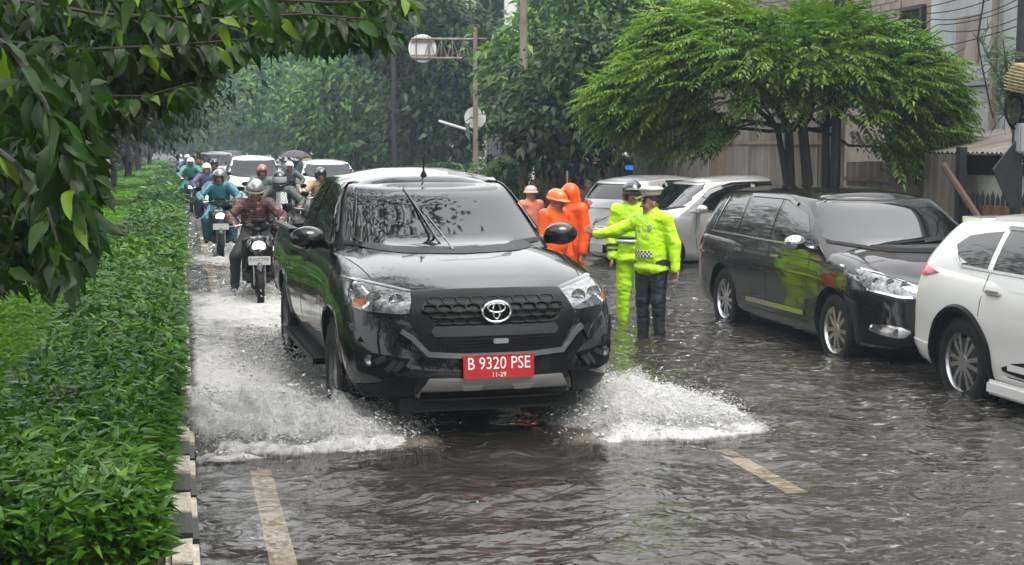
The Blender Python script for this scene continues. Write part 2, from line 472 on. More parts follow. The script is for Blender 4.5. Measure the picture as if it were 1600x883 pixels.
# kerb of separate stones, painted black and white in turn
kroot = empty('kerb', (0, 0, 0)); kroot['kind'] = 'structure'
M_KW = pm('kerb_white', (.50, .46, .37), .5, var=.55, vs=6, bump=.35, bs=60, col2=(.22, .19, .14), coords='Generated')
M_KB = pm('kerb_black', (.018, .018, .018), .4, var=.3, vs=7, bump=.3, bs=70)
def stone(m):
    b = MB(); b.box((0, 0, 0), (.075, .2195, .125), bev=.03); return b.me('kerb_stone', m)
_ks = [stone(M_KW), stone(M_KB)]
y = 2.6; k = 0
while y < 95:
    o = link('kerb_stone', _ks[k % 2], kroot, (KERB_X - .075 + rnd.uniform(-.004, .004), y + .22, .0 + rnd.uniform(-.006, .006)))
    o.rotation_euler = (rnd.uniform(-.006, .006), rnd.uniform(-.01, .01), rnd.uniform(-.004, .004)); y += .447; k += 1
for (a, b_) in ((-12, 19.1), (27.6, 200)):
    _b = MB(); _b.box((8.40, (a + b_) / 2, .0), (.05, (b_ - a) / 2, .09)); tag(_b.obj('far_kerb', M_CONC, smooth=False), kind='structure')

# ------------------------------------------------------------------ flood water
def bump_g(x, y, cx, cy, sx, sy): return np.exp(-((x - cx) / sx) ** 2 - ((y - cy) / sy) ** 2)
def foam_mask(x, y):
    """how much froth the truck and scooters have churned up (a property of the water there)"""
    fy = y - PKY
    # wake on the kerb side: between kerb and truck flank, from the bow crest backwards
    left = np.clip((x - .0) / .12, 0, 1) * np.clip((PKX - .55 - x) / .35, 0, 1) * np.clip((fy + .12 + .10 * np.sin(x * 7)) / .10, 0, 1) * np.exp(-np.clip(fy - 2.6, 0, 99) / 7.) * (.7 + .3 * np.exp(-np.clip(fy - .3, 0, 99) / 1.2))
    right = np.clip((x - PKX - .55) / .3, 0, 1) * np.clip((PKX + 2.05 - .12 * np.clip(fy, 0, 3) - x) / .7, 0, 1) * np.clip((fy + .15 + .25 * (x - PKX - 1.2)) / .2, 0, 1) * np.exp(-np.clip(fy - 1.2, 0, 99) / 1.7)
    sc = 1.0 * bump_g(x, y, .85, 17.6, .75, 2.2) + .7 * bump_g(x, y, .6, 25, .8, 3)
    return np.clip((left * 1.5 + right * 1.0 + sc * .9) * (1 - .85 * bump_g(x, y, .25, 20.6, .4, 1.6)) * (.66 + .62 * fbm(x * 1.6, y * 1.1, seed=66, oct=3)), 0, 1)  # froth thinned over the yellow patches
def water_h(x, y):
    fy = y - PKY
    r = np.sqrt((x - PKX) ** 2 + (fy + .3) ** 2)
    h = np.zeros_like(x)
    for (lx, ly, a, p) in ((.9, 2.1, .0050, 0.), (-1.7, 3.4, .0042, 1.), (3.1, 6.2, .0030, 2.), (2.2, -7.9, .0024, 4.), (6.5, 4.1, .0018, 3.), (-3.5, 9.6, .0020, .5)):
        ph = 2.2 * fbm(x * .5, y * .5, seed=int(p * 7) + 5, oct=2)
        h += a * np.sin(lx * x + ly * y + p + ph * 3)
    h += .050 * (fbm(x * 1.9, y * 3.0, seed=31, oct=4) - .5) + .020 * (fbm(x * 5.5, y * 9.0, seed=41, oct=3) - .5)
    # bow waves spreading ahead of the truck
    env = np.exp(-np.clip(r - .9, 0, 99) / 1.7) * np.clip(1.6 - fy, 0, 1)
    h += env * (.018 * np.cos((r - .9) * 5.2) + .010 * np.sin(r * 11 + 2 * fbm(x, y, seed=8, oct=2)))
    h += .07 * np.exp(-((fy + .05) / .42) ** 2) * np.exp(-((x - PKX) / .95) ** 4)
    # ridge lines of the diagonal wave on the open side
    dg = (x - PKX - .9) * .55 + fy + .55
    h += .035 * np.exp(-(dg / .10) ** 2) * np.clip((x - PKX - .6) / .4, 0, 1) * np.clip((PKX + 2.6 - x) / 1.2, 0, 1)
    fm = foam_mask(x, y)
    h += fm * (.13 * (fbm(x * 3.2, y * 2.6, seed=51, oct=5) - .42))
    # rain-drop rings
    rg = np.random.default_rng(5)
    return h
def rings(xs, ys, H):
    rg = np.random.default_rng(9)
    for _ in range(420):
        cx = rg.uniform(.1, 7.5); cy = rg.uniform(4.5, 17); rr = rg.uniform(.025, .085)
        i0, i1 = np.searchsorted(xs, [cx - .2, cx + .2]); j0, j1 = np.searchsorted(ys, [cy - .2, cy + .2])
        X, Y = np.meshgrid(xs[i0:i1], ys[j0:j1]); d = np.hypot(X - cx, Y - cy)
        H[j0:j1, i0:i1] += .006 * np.exp(-((d - rr) / .016) ** 2) - .004 * np.exp(-((d - rr * .4) / .02) ** 2)
def water():
    xs = np.concatenate([np.arange(-.03, 6.0, .022), np.arange(6.0, 8.36, .05)]); xs[-1] = 8.349
    ys = [-12., -4., 0., 3.]
    y = 4.2
    while y < 330: ys.append(y); y += max(.020, .0042 * y)
    ys = np.array(ys); X, Y = np.meshgrid(xs, ys)
    H = water_h(X, Y); rings(xs, ys, H)
    fade = 1 / (1 + np.clip(Y - 30, 0, 999) / 20); H *= fade
    fo = foam_mask(X, Y)
    calm = np.clip(bump_g(X, Y, PKX - .1, PKY - .9, 1.15, 1.1) * 1.3 + np.clip(.5 - X, 0, 1) * (Y < PKY), 0, 1)
    fl = np.clip((.25 + 1.3 * fbm(X * .55, Y * .45, seed=88, oct=3)) * (1 - .85 * calm), 0, 1.25)  # density of the painted glints, sparse ahead of the truck
    nx = len(xs); j, i = np.meshgrid(np.arange(len(ys) - 1), np.arange(nx - 1), indexing='ij'); a = (j * nx + i).ravel()
    m, nt, b = _new('flood_water')
    nt.nodes.remove(b)
    tc = N(nt, 'ShaderNodeTexCoord'); mp = N(nt, 'ShaderNodeMapping'); mp.inputs['Scale'].default_value = (1, 1.5, 1); nt.links.new(tc.outputs['Object'], mp.inputs[0])
    n1 = N(nt, 'ShaderNodeTexNoise', Scale=6., Detail=2.5, Roughness=.5); n1.inputs['Distortion'].default_value = .8; nt.links.new(mp.outputs[0], n1.inputs['Vector'])
    n2 = N(nt, 'ShaderNodeTexNoise', Scale=38., Detail=3.); nt.links.new(mp.outputs[0], n2.inputs['Vector'])
    ad = N(nt, 'ShaderNodeMath', operation='MULTIPLY_ADD'); nt.links.new(n2.outputs[0], ad.inputs[0]); ad.inputs[1].default_value = .05; nt.links.new(n1.outputs[0], ad.inputs[2])
    bp = N(nt, 'ShaderNodeBump', Strength=.45, Distance=.05); nt.links.new(ad.outputs[0], bp.inputs['Height'])
    fr = N(nt, 'ShaderNodeFresnel', IOR=1.36); nt.links.new(bp.outputs[0], fr.inputs['Normal'])
    gl = N(nt, 'ShaderNodeBsdfGlossy', Roughness=.02); nt.links.new(bp.outputs[0], gl.inputs['Normal']); gl.inputs['Color'].default_value = (.95, .95, .95, 1)
    tr = N(nt, 'ShaderNodeBsdfTransparent'); tr.inputs['Color'].default_value = (.88, .83, .76, 1)
    df = N(nt, 'ShaderNodeBsdfDiffuse'); df.inputs['Color'].default_value = (.048, .039, .032, 1)
    m1 = N(nt, 'ShaderNodeMixShader'); m1.inputs[0].default_value = .30; nt.links.new(tr.outputs[0], m1.inputs[1]); nt.links.new(df.outputs[0], m1.inputs[2])
    m2 = N(nt, 'ShaderNodeMixShader'); nt.links.new(fr.outputs[0], m2.inputs[0]); nt.links.new(m1.outputs[0], m2.inputs[1]); nt.links.new(gl.outputs[0], m2.inputs[2])
    # froth
    at = N(nt, 'ShaderNodeAttribute'); at.attribute_name = 'froth'
    n3 = N(nt, 'ShaderNodeTexNoise', Scale=7., Detail=8., Roughness=.72); n3.inputs['Distortion'].default_value = 1.2; nt.links.new(tc.outputs['Object'], n3.inputs['Vector'])
    s1 = N(nt, 'ShaderNodeMath', operation='ADD'); nt.links.new(at.outputs['Fac'], s1.inputs[0]); nt.links.new(n3.outputs[0], s1.inputs[1])
    r = ramp(nt, s1.outputs[0], [(.0, (0, 0, 0)), (.5, (0, 0, 0)), (.74, (1, 1, 1))])
    sc = N(nt, 'ShaderNodeMath', operation='MULTIPLY'); sc.inputs[1].default_value = .5; nt.links.new(s1.outputs[0], sc.inputs[0]); nt.links.new(sc.outputs[0], r.inputs[0])
    fd = N(nt, 'ShaderNodeBsdfDiffuse'); fd.inputs['Color'].default_value = (.58, .57, .55, 1); fd.inputs['Roughness'].default_value = .6
    bp2 = N(nt, 'ShaderNodeBump', Strength=.9, Distance=.05); nt.links.new(n3.outputs[0], bp2.inputs['Height']); nt.links.new(bp2.outputs[0], fd.inputs['Normal'])
    m3 = N(nt, 'ShaderNodeMixShader'); nt.links.new(r.outputs[0], m3.inputs[0]); nt.links.new(m2.outputs[0], m3.inputs[1]); nt.links.new(fd.outputs[0], m3.inputs[2])
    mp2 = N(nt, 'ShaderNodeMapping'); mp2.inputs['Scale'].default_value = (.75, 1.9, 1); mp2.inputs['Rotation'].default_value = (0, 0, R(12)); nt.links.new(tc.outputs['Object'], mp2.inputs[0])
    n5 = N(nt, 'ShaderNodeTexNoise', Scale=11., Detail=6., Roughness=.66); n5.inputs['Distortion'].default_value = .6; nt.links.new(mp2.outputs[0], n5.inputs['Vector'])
    at5 = N(nt, 'ShaderNodeAttribute'); at5.attribute_name = 'glint_fleck'
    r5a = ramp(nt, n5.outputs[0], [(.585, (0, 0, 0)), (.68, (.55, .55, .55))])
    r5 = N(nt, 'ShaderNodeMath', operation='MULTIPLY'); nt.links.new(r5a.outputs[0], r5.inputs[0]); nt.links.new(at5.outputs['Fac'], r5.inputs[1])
    fd2 = N(nt, 'ShaderNodeBsdfDiffuse'); fd2.inputs['Color'].default_value = (.46, .45, .44, 1)  # pale flecks: partly foam, partly sky glints painted into the diffuse colour
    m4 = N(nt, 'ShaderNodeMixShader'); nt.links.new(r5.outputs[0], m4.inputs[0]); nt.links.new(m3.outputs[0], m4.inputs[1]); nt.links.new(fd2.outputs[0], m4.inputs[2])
    nt.links.new(m4.outputs[0], nt.nodes['Material Output'].inputs['Surface'])
    me = mesh_np('water', np.stack([X.ravel(), Y.ravel(), H.ravel()], 1), np.stack([a, a + 1, a + nx + 1, a + nx], 1), m, {'froth': fo.ravel(), 'glint_fleck': fl.ravel()})
    tag(link('water', me), kind='structure')
water()

M_YEL = pm('yellow_tone', (.85, .62, .02), .5, var=.2, vs=8)
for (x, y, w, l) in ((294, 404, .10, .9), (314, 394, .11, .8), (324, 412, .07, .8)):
    q = px(x, y); _l = MB(); _l.box((0, 0, 0), (w, l / 2, .0015)); tag(_l.obj('yellow_patch', M_YEL, loc=(q.x, q.y, ROAD_Z + .012), smooth=False), kind='structure')  # flat yellow patches laid on the road
# ------------------------------------------------------------------ cars
# local frame of every car: front bumper at y = 0 facing -y, length along +y, wheels on z = 0
def half_outline(L, w, Df, nf, Dr, nr, bow=0., nfr=16, nside=46, nre=12):
    P = []
    for i in range(nfr):
        a = (math.pi / 2) * i / nfr
        P.append((w * math.sin(a) ** (2 / nf), Df * (1 - math.cos(a) ** (2 / nf))))
    for i in range(nside + 1): P.append((w, Df + (L - Df - Dr) * i / nside))
    for i in range(1, nre + 1):
        a = (math.pi / 2) * (1 - i / nre)
        P.append((w * max(math.sin(a), 0) ** (2 / nr), L - Dr * (1 - max(math.cos(a), 0) ** (2 / nr))))
    return np.array(P)
def loft(H, levels, fn, cap):
    """H half outline (n,2); fn(x0,y0,t) -> xyz for one side; cap(x,y,z,u) top surface; closed mesh"""
    n = len(H); V = []; ring = 2 * n - 2
    for t in levels:
        x, y, z = fn(H[:, 0], H[:, 1], t)
        for i in range(n): V.append((x[i], y[i], z[i]))
        for i in range(n - 2, 0, -1): V.append((-x[i], y[i], z[i]))
    Fc = []
    for a in range(len(levels) - 1):
        for i in range(ring):
            j = (i + 1) % ring; Fc.append((a * ring + i, (a * ring + j), (a + 1) * ring + j, (a + 1) * ring + i))
    V = [np.array(v, float) for v in V]
    for base, flat in ((0, True), ((len(levels) - 1) * ring, False)):
        M = 14; prev = None
        rows = []
        for i in range(1, n - 1):
            rI = base + i; lI = base + ring - i; row = [lI]
            for k in range(1, M):
                u = -1 + 2 * k / M; pr, pl = V[rI], V[lI]; q = pl + (pr - pl) * (u + 1) / 2
                if not flat: q = cap(q, u, pr)
                row.append(len(V)); V.append(q)
            row.append(rI); rows.append(row)
        for r0, r1 in zip(rows[:-1], rows[1:]):
            for k in range(M):
                f = (r0[k], r0[k + 1], r1[k + 1], r1[k]); Fc.append(f if flat else f[::-1])
        for row, tip, fl in ((rows[0], base, 1), (rows[-1], base + n - 1, 0)):
            for k in range(M):
                f = (row[k], row[k + 1], tip); Fc.append(f if (fl ^ flat) else f[::-1])
    return np.array(V), Fc
def fixn(me):
    bm = bmesh.new(); bm.from_mesh(me); bmesh.ops.recalc_face_normals(bm, faces=bm.faces); bm.to_mesh(me); bm.free()

class Car:
    def __init__(c, name, loc, rz, label, cat, group=None):
        c.root = empty(name, loc, rz, label, cat, group); c.meshes = []; c.k = 0
    def shell(c, nm, V, Fc, mat, cut=(), ang=32):
        me = mesh(nm, V, Fc, [mat, M_UNDER], True, 180); fixn(me)
        o = link(nm, me)
        if cut:
            b = MB()
            for (y, z, r, x0, x1) in cut:
                for s in (-1, 1):
                    b.lathe([(0, s * x0), (r, s * x0), (r, s * x1), (0, s * x1)], (0, y, z), 'x', 36)
            cm = b.me('cut', [M_UNDER], False); co = link('cut', cm)
            md = o.modifiers.new('b', 'BOOLEAN'); md.operation = 'DIFFERENCE'; md.object = co; md.solver = 'EXACT'; md.material_mode = 'TRANSFER'
            dg = bpy.context.evaluated_depsgraph_get(); me2 = bpy.data.meshes.new_from_object(o.evaluated_get(dg))
            bpy.data.objects.remove(co); bpy.data.objects.remove(o); me = me2; me.name = nm; o = link(nm, me)
        me.shade_smooth(); me.set_sharp_from_angle(angle=R(ang))
        o.parent = c.root
        c.meshes.append(me); c._bvh = None
        return o
    def bvh(c):
        if c._bvh is None:
            V = []; Fc = []
            for me in c.meshes:
                b = len(V); V += [v.co.copy() for v in me.vertices]; Fc += [[i + b for i in p.vertices] for p in me.polygons]
            c._bvh = BVHTree.FromPolygons(V, Fc)
        return c._bvh
    def hit(c, a, b, ax):
        o, d = {'side': ((4, a, b), (-1, 0, 0)), 'side-': ((-4, a, b), (1, 0, 0)), 'front': ((a, -4, b), (0, 1, 0)),
                'rear': ((a, 12, b), (0, -1, 0)), 'top': ((a, b, 5), (0, 0, -1))}[ax]
        h = c.bvh().ray_cast(Vector(o), Vector(d))
        return (h[0], h[1], Vector(d)) if h[0] is not None else (None, None, None)
    def panel(c, nm, poly, ax, mat, off=.004, thick=.012, sp=.045, mirror=False, parent=None, lim=None, smooth_ang=50, label=None):
        """a piece laid on the body, its outline given in the projection along ax"""
        outs = []
        for s in ((1, -1) if mirror else (1,)):
            a = ax; P = poly
            if s < 0:
                if ax == 'side': a = 'side-'
                else: P = [(-u, v) for u, v in poly][::-1]
            B = []
            for i in range(len(P)):
                p, q = np.array(P[i], float), np.array(P[(i + 1) % len(P)], float); n = max(1, int(np.linalg.norm(q - p) / sp))
                for k in range(n): B.append(p + (q - p) * k / n)
            B = np.array(B); nb = len(B); pts = [Vector(p) for p in B]
            lo, hi = B.min(0), B.max(0)
            E = [(i, (i + 1) % nb) for i in range(nb)]
            gx = np.arange(lo[0] + sp * .5, hi[0], sp); gy = np.arange(lo[1] + sp * .5, hi[1], sp)
            for x in gx:
                for y in gy:
                    ins = False; j = nb - 1
                    for i in range(nb):
                        if (B[i][1] > y) != (B[j][1] > y) and x < (B[j][0] - B[i][0]) * (y - B[i][1]) / (B[j][1] - B[i][1]) + B[i][0]: ins = not ins
                        j = i
                    if ins and np.min(np.hypot(B[:, 0] - x, B[:, 1] - y)) > sp * .35: pts.append(Vector((x, y)))
            vv, ee, ff, ov, oe, of = delaunay_2d_cdt(pts, E, [list(range(nb))], 1, 1e-5)
            V = []; ok = []
            last = None
            for p in vv:
                h, nn, d = c.hit(p.x, p.y, a)
                if h is None or (lim and not lim(h)): V.append(None); continue
                V.append(h - d * off * .5 + nn * (off * .5 if nn.dot(d) < 0 else -off * .5))
            idx = {}; W = []; Fc = []
            for f in ff:
                if all(V[i] is not None for i in f):
                    q = []
                    for i in f:
                        if i not in idx: idx[i] = len(W); W.append(V[i])
                        q.append(idx[i])
                    Fc.append(q)
            if not Fc: print('panel miss', nm); continue
            # skirt
            ed = {}
            for f in Fc:
                for i in range(len(f)):
                    e = (f[i], f[(i + 1) % len(f)]); ed[e] = 1
            dv = c.hit(0, 0, a)[2] or {'side': Vector((-1, 0, 0)), 'side-': Vector((1, 0, 0)), 'front': Vector((0, 1, 0)), 'rear': Vector((0, -1, 0)), 'top': Vector((0, 0, -1))}[a]
            low = {}
            for (i, j) in list(ed):
                if (j, i) not in ed:
                    for q in (i, j):
                        if q not in low: low[q] = len(W); W.append(W[q] + dv * thick)
                    Fc.append((j, i, low[i], low[j]))
            me = mesh(nm, W, Fc, mat, True, 180); fixn(me)
            # outward
            pn = sum((p.normal * p.area for p in me.polygons), Vector())
            if pn.dot(dv) > 0: me.flip_normals()
            me.shade_smooth(); me.set_sharp_from_angle(angle=R(smooth_ang))
            o = link(nm, me, parent or c.root)
            if label: o['label'] = label
            outs.append(o)
        return outs[0] if len(outs) == 1 else outs
    def strip(c, nm, line, ax, mat, w=.008, off=.002, mirror=False, parent=None, thick=.006, sp=.05):
        """thin band along a polyline"""
        L = [np.array(p, float) for p in line]; A = []; B = []
        for i, p in enumerate(L):
            d = L[min(i + 1, len(L) - 1)] - L[max(i - 1, 0)]; d /= np.linalg.norm(d); n = np.array((-d[1], d[0]))
            A.append(tuple(p + n * w / 2)); B.append(tuple(p - n * w / 2))
        return c.panel(nm, A + B[::-1], ax, mat, off, thick, sp, mirror, parent)
    def wheel(c, x, y, r, w, rim_r, mat_rim, style='ten', z=None, name='wheel'):
        s = 1 if x > 0 else -1; z = r if z is None else z
        hub = MB(); hub.lathe([(0, -w * .35), (rim_r * .8, -w * .35), (rim_r * .8, w * .1), (0, w * .1)], (0, 0, 0), 'x', 20)
        ho = hub.obj(name, M_UNDER, c.root, (x, y, z))
        key = (round(r, 3), round(w, 3), round(rim_r, 3), mat_rim.name, style, s)
        if key not in WCACHE:
            t = MB(); rr = [(rim_r * .98, -w / 2 + .01), (rim_r + .03, -w / 2), (r - .03, -w / 2 + .004), (r - .008, -w / 2 + .02), (r, -w / 2 + .045)]
            pr = rr + [(a, -b) for a, b in rr[::-1]]
            t.lathe(pr, (0, 0, 0), 'x', 44)
            for k in range(44):     # tread blocks
                T = Matrix.Rotation(2 * math.pi * k / 44, 4, 'X')
                for sx in (-1, 1): t.box((sx * w * .34, 0, r - .001), (w * .12, r * .045, .006), T=T)
                t.box((0, r * .05, r - .001), (w * .14, r * .045, .006), T=T)
            tm = t.me('tyre', M_RUBBER)
            g = MB(); o = s * (w / 2 - .012)
            g.lathe([(rim_r * .99, -s * w * .4), (rim_r * .92, -s * w * .3), (rim_r * .92, o - s * .03), (rim_r * .99, o), (rim_r * 1.03, o + s * .004), (rim_r * 1.03, o - s * .02)], (0, 0, 0), 'x', 40)
            g.lathe([(0, o - s * .012), (.055, o - s * .012), (.07, o - s * .03), (.07, o - s * .08)], (0, 0, 0), 'x', 18)
            ns = {'ten': 10, 'five': 5, 'twelve': 12, 'steel': 6}[style]
            for k in range(ns):
                T = Matrix.Rotation(2 * math.pi * (k + .5) / ns, 4, 'X')
                if style == 'five':
                    V = [(o - s * .015, -.045, .05), (o - s * .015, .045, .05), (o - s * .03, .06, rim_r * .96), (o - s * .03, -.06, rim_r * .96)]
                else:
                    tw = .012 if k % 2 else -.012
                    V = [(o - s * .014, -.016, .05), (o - s * .014, .016, .05), (o - s * .02, .026 + tw, rim_r * .97), (o - s * .02, -.014 + tw, rim_r * .97)]
                V2 = [(p[0] - s * .035, p[1] * 1.25, p[2]) for p in V]
                g.add(V + V2, [(0, 1, 2, 3), (7, 6, 5, 4), (0, 4, 5, 1), (1, 5, 6, 2), (2, 6, 7, 3), (3, 7, 4, 0)], 0, T)
            WCACHE[key] = (tm, g.me('rim', mat_rim, ang=30))
        tm, gm = WCACHE[key]
        link('tyre', tm, ho); link('rim', gm, ho)
        return ho
    def mirror(c, x, y, z, mat, w=.13, h=.085, d=.10):
        for s in (-1, 1):
            S = SDF(); S.ell((0, 0, 0), (w, d, h), 0); S.box((0, .10, 0), (w * 1.3, .05, h * 1.5), .01, 0, .03, sub=True)
            S.cone((-s * w * .7, .02, -h * .5), (-s * (w + .09), .03, -h * .9), .028, .03, 0, .03)
            o = link('wing_mirror', sdf_mesh('wing_mirror', S, [mat], .012), c.root, (s * x, y, z))
            g = MB(); g.lathe([(0, .0), (w * .8, .0)], (0, 0, 0), 'y', 20); gm = g.obj('mirror_glass', M_CHROME, o, (0, .052, 0)); gm.scale = (1, 1, h / w)
    def plate(c, txt, sub, pos, rz, w=.46, h=.145, bg=None, fg=None, pitch=0.):
        b = MB(); b.box((0, 0, 0), (w / 2, .006, h / 2), bev=.004)
        p = b.obj('number_plate', bg, c.root, pos); p.rotation_euler = (pitch, 0, rz)
        fr = MB()
        for sx in (-1, 1): fr.box((sx * (w / 2 - .003), -.006, 0), (.003, .003, h / 2))
        for sz in (-1, 1): fr.box((0, -.0062, sz * (h / 2 - .003)), (w / 2 - .006, .003, .003))
        fr.obj('plate_rim', bg, p)
        if txt:
            t = link('lettering', text_mesh(txt, h * .72, fg), p, (0, -.0078, h * .12)); t.rotation_euler = (R(90), 0, 0)
            me = t.data; xs = [v.co.x for v in me.vertices]; t.scale = (w * .88 / (max(xs) - min(xs)), 1.05, 1)
        if sub:
            t = link('lettering', text_mesh(sub, h * .28, fg), p, (0, -.0078, -h * .36)); t.rotation_euler = (R(90), 0, 0)
        return p
WCACHE = {}

def lower_fn(top, bot, sec, ff, fr, wl=None, bulge=(), Ld=.9, L=4.5):
    """top/bot: (ys, zs); sec: (ts, width factors); ff/fr: front/rear profile (ts, offsets)"""
    def fn(x0, y0, t):
        zt = cr(top[0], top[1], y0); zb = cr(bot[0], bot[1], y0)
        z = zb + (zt - zb) * min(t, 1.)
        sx = float(cr(sec[0], sec[1], t))
        w = np.ones_like(y0) if wl is None else cr(wl[0], wl[1], y0)
        x = x0 * sx * w
        for (yc, amp, wid, tc) in bulge: x = x + np.sign(x0) * amp * np.exp(-((y0 - yc) / wid) ** 2) * math.exp(-((t - tc) / .35) ** 2) * (x0 > .5 * x0.max())
        kf = np.clip(1 - y0 / Ld, 0, 1); kf = kf * kf * (3 - 2 * kf); kr = np.clip(1 - (L - y0) / Ld, 0, 1); kr = kr * kr * (3 - 2 * kr)
        y = y0 + kf * float(cr(ff[0], ff[1], t)) - kr * float(cr(fr[0], fr[1], t))
        return x, y, z
    return fn
LV = [0, .04, .1, .18, .26, .34, .42, .5, .58, .66, .74, .82, .88, .93, .97, 1.0]
def pickup():
    L = 5.32
    P_BLK = paint('truck_paint', (.006, .0065, .008), .22)
    c = Car('pickup_truck', (PKX, PKY, PKZ), R(2.0), 'black double cab pickup truck with red number plate ploughing through the flood', 'pickup truck')
    H = half_outline(L, .93, .62, 2.7, .25, 4.)
    top = ([0, .25, .7, 1.35, 2.0, 3.7, 5.32], [1.0, 1.045, 1.12, 1.20, 1.22, 1.23, 1.22]); bot = ([0, .5, 1.6, 3.5, 4.6, 5.32], [.345, .34, .36, .38, .48, .52])
    sec = ([0, .08, .25, .5, .7, .86, .95, 1.], [.90, .94, .985, 1., .99, .965, .935, .885])
    ff = ([0, .07, .2, .4, .55, .7, .85, .94, 1.], [.13, .05, .0, .012, .03, .05, .08, .12, .21]); fr = ([0, .2, .5, 1.], [.1, .02, 0, .02])
    fn = lower_fn(top, bot, sec, ff, fr, None, [(1.0, .022, .62, .55), (4.09, .022, .62, .55)], .85, L)
    def cap(q, u, e):
        q = q.copy()
        if q[1] < 2.2:
            cwn = .060 * (1 - abs(u) ** 3.2) * min(1, max(0, (q[1] - .12) / .35)) ** .5
            rib = .016 * (math.exp(-((abs(u) - .66) / .12) ** 2)) * min(1, max(0, (q[1] - .3) / .5))
            q[2] += cwn + rib
        elif q[1] > 3.85 and q[1] < 5.2: q[2] = .75 if abs(u) < .9 else q[2]
        return q
    V, Fc = loft(H, LV, fn, cap)
    wh = [(1.02, .41, .475, .50, 1.3), (4.09, .41, .475, .50, 1.3)]
    body = c.shell('body', V, Fc, P_BLK, wh)
    # cab
    Hc = half_outline(2.52, .85, .36, 2.3, .18, 3.); Hc[:, 1] += 0
    zr = ([0, .4, 1.2, 2.0, 2.52], [1.665, 1.705, 1.755, 1.745, 1.70])
    def cfn(x0, y0, t):
        kf = np.clip(1 - y0 / 2.1, 0, 1); kr = np.clip(1 - (2.52 - y0) / .9, 0, 1)
        zt = cr(zr[0], zr[1], y0); zb = 1.10
        tt = min(t, 1.0)
        y = 1.27 + y0 + kf * float(cr([0, .15, .5, .85, .95, 1.], [-.06, .07, .40, .71, .80, .90], t)) - kr * float(cr([0, .5, .9, 1.], [0, .05, .13, .2], t))
        x = x0 * float(cr([0, .2, .55, .85, .95, 1.], [1.03, .985, .885, .765, .715, .62], t))
        z = zb + (zt - zb) * float(cr([0, .5, .88, .96, 1.], [0, .52, .925, .985, 1.], t))
        return x, y, z + 0 * y0
    def ccap(q, u, e):
        q = q.copy(); q[2] += (.055 * (1 - abs(u) ** 2.4) + .006 * (math.exp(-((abs(u) - .5) / .1) ** 2))) * min(1, (abs(e[0]) / .5)) ** 2; return q
    V2, F2 = loft(Hc, [0, .08, .18, .3, .42, .54, .66, .76, .84, .9, .94, .97, 1.], cfn, ccap)
    cab = c.shell('cab', V2, F2, P_BLK)
    # glass
    ws = c.panel('windscreen', [(-.735, 1.285), (-.4, 1.258), (0, 1.25), (.4, 1.258), (.735, 1.285), (.585, 1.672), (.3, 1.692), (0, 1.698), (-.3, 1.692), (-.585, 1.672)], 'front', M_GLASS, .006, .014, .05)
    c.strip('windscreen_seal', [(-.75, 1.275), (-.4, 1.246), (0, 1.238), (.4, 1.246), (.75, 1.275)], 'front', M_BLACK, .03, .008)
    c.panel('side_window', [(1.72, 1.265), (2.0, 1.46), (2.27, 1.635), (2.40, 1.668), (2.82, 1.68), (2.82, 1.265)], 'side', M_GLASS, .005, .012, .05, True)
    c.panel('side_window', [(2.92, 1.265), (2.92, 1.68), (3.25, 1.668), (3.42, 1.62), (3.56, 1.40), (3.58, 1.265)], 'side', M_GLASS, .005, .012, .05, True)
    c.panel('rear_window', [(-.6, 1.3), (.6, 1.3), (.52, 1.62), (-.52, 1.62)], 'rear', M_GLASS, .005, .012, .06, lim=lambda h: h.y < 4.0)
    c.strip('rain_visor', [(1.78, 1.33), (2.02, 1.50), (2.27, 1.665), (2.42, 1.698), (2.85, 1.708), (3.26, 1.695), (3.45, 1.64)], 'side', M_GLOSSBLK, .035, .022, True)
    c.strip('belt_trim', [(1.66, 1.245), (2.6, 1.25), (3.62, 1.25)], 'side', M_BLACK, .022, .006, True)
    # seams
    for ln in ([(1.58, .50), (1.56, .85), (1.62, 1.235)], [(2.87, .46), (2.87, 1.235)], [(3.68, .9), (3.66, 1.235)], [(1.62, .47), (3.5, .47)], [(3.82, .5), (3.82, 1.2)]):
        c.strip('door_seam', ln, 'side', M_UNDER, .009, .0012, True)
    for y in (2.62, 3.5):
        for s in (-1, 1):
            h, n, d = c.hit(y, 1.08, 'side' if s > 0 else 'side-')
            b = MB(); b.box((0, 0, 0), (.018, .10, .016), bev=.012); b.obj('door_handle', P_BLK, c.root, (h.x + s * .02, y, 1.08))
    hl = [(-.92, .55), (-.90, .32), (-.85, .20), (-.5, .105), (0, .085), (.5, .105), (.85, .20), (.90, .32), (.92, .55)]
    c.strip('bonnet_seam', [(-.80, 1.2), (-.76, .9), (-.72, .5)], 'top', M_UNDER, .008, .0012, True)
    # ---- front fascia
    g = c.panel('grille_surround', [(-.50, 1.035), (-.2, 1.043), (.2, 1.043), (.50, 1.035), (.565, .875), (.435, .655), (-.435, .655), (-.565, .875)], 'front', M_BLACK, .022, .05, .05)
    c.panel('grille_backing', [(-.455, 1.005), (.455, 1.005), (.435, .86), (.395, .838), (-.395, .838), (-.435, .86)], 'front', M_UNDER, .026, .01, .05, parent=g)
    hx = MB()
    def hp(x, z, o): 
        h = c.hit(x, z, 'front')[0]; return Vector((x, h.y - o, z))
    cw, ch = .094, .050
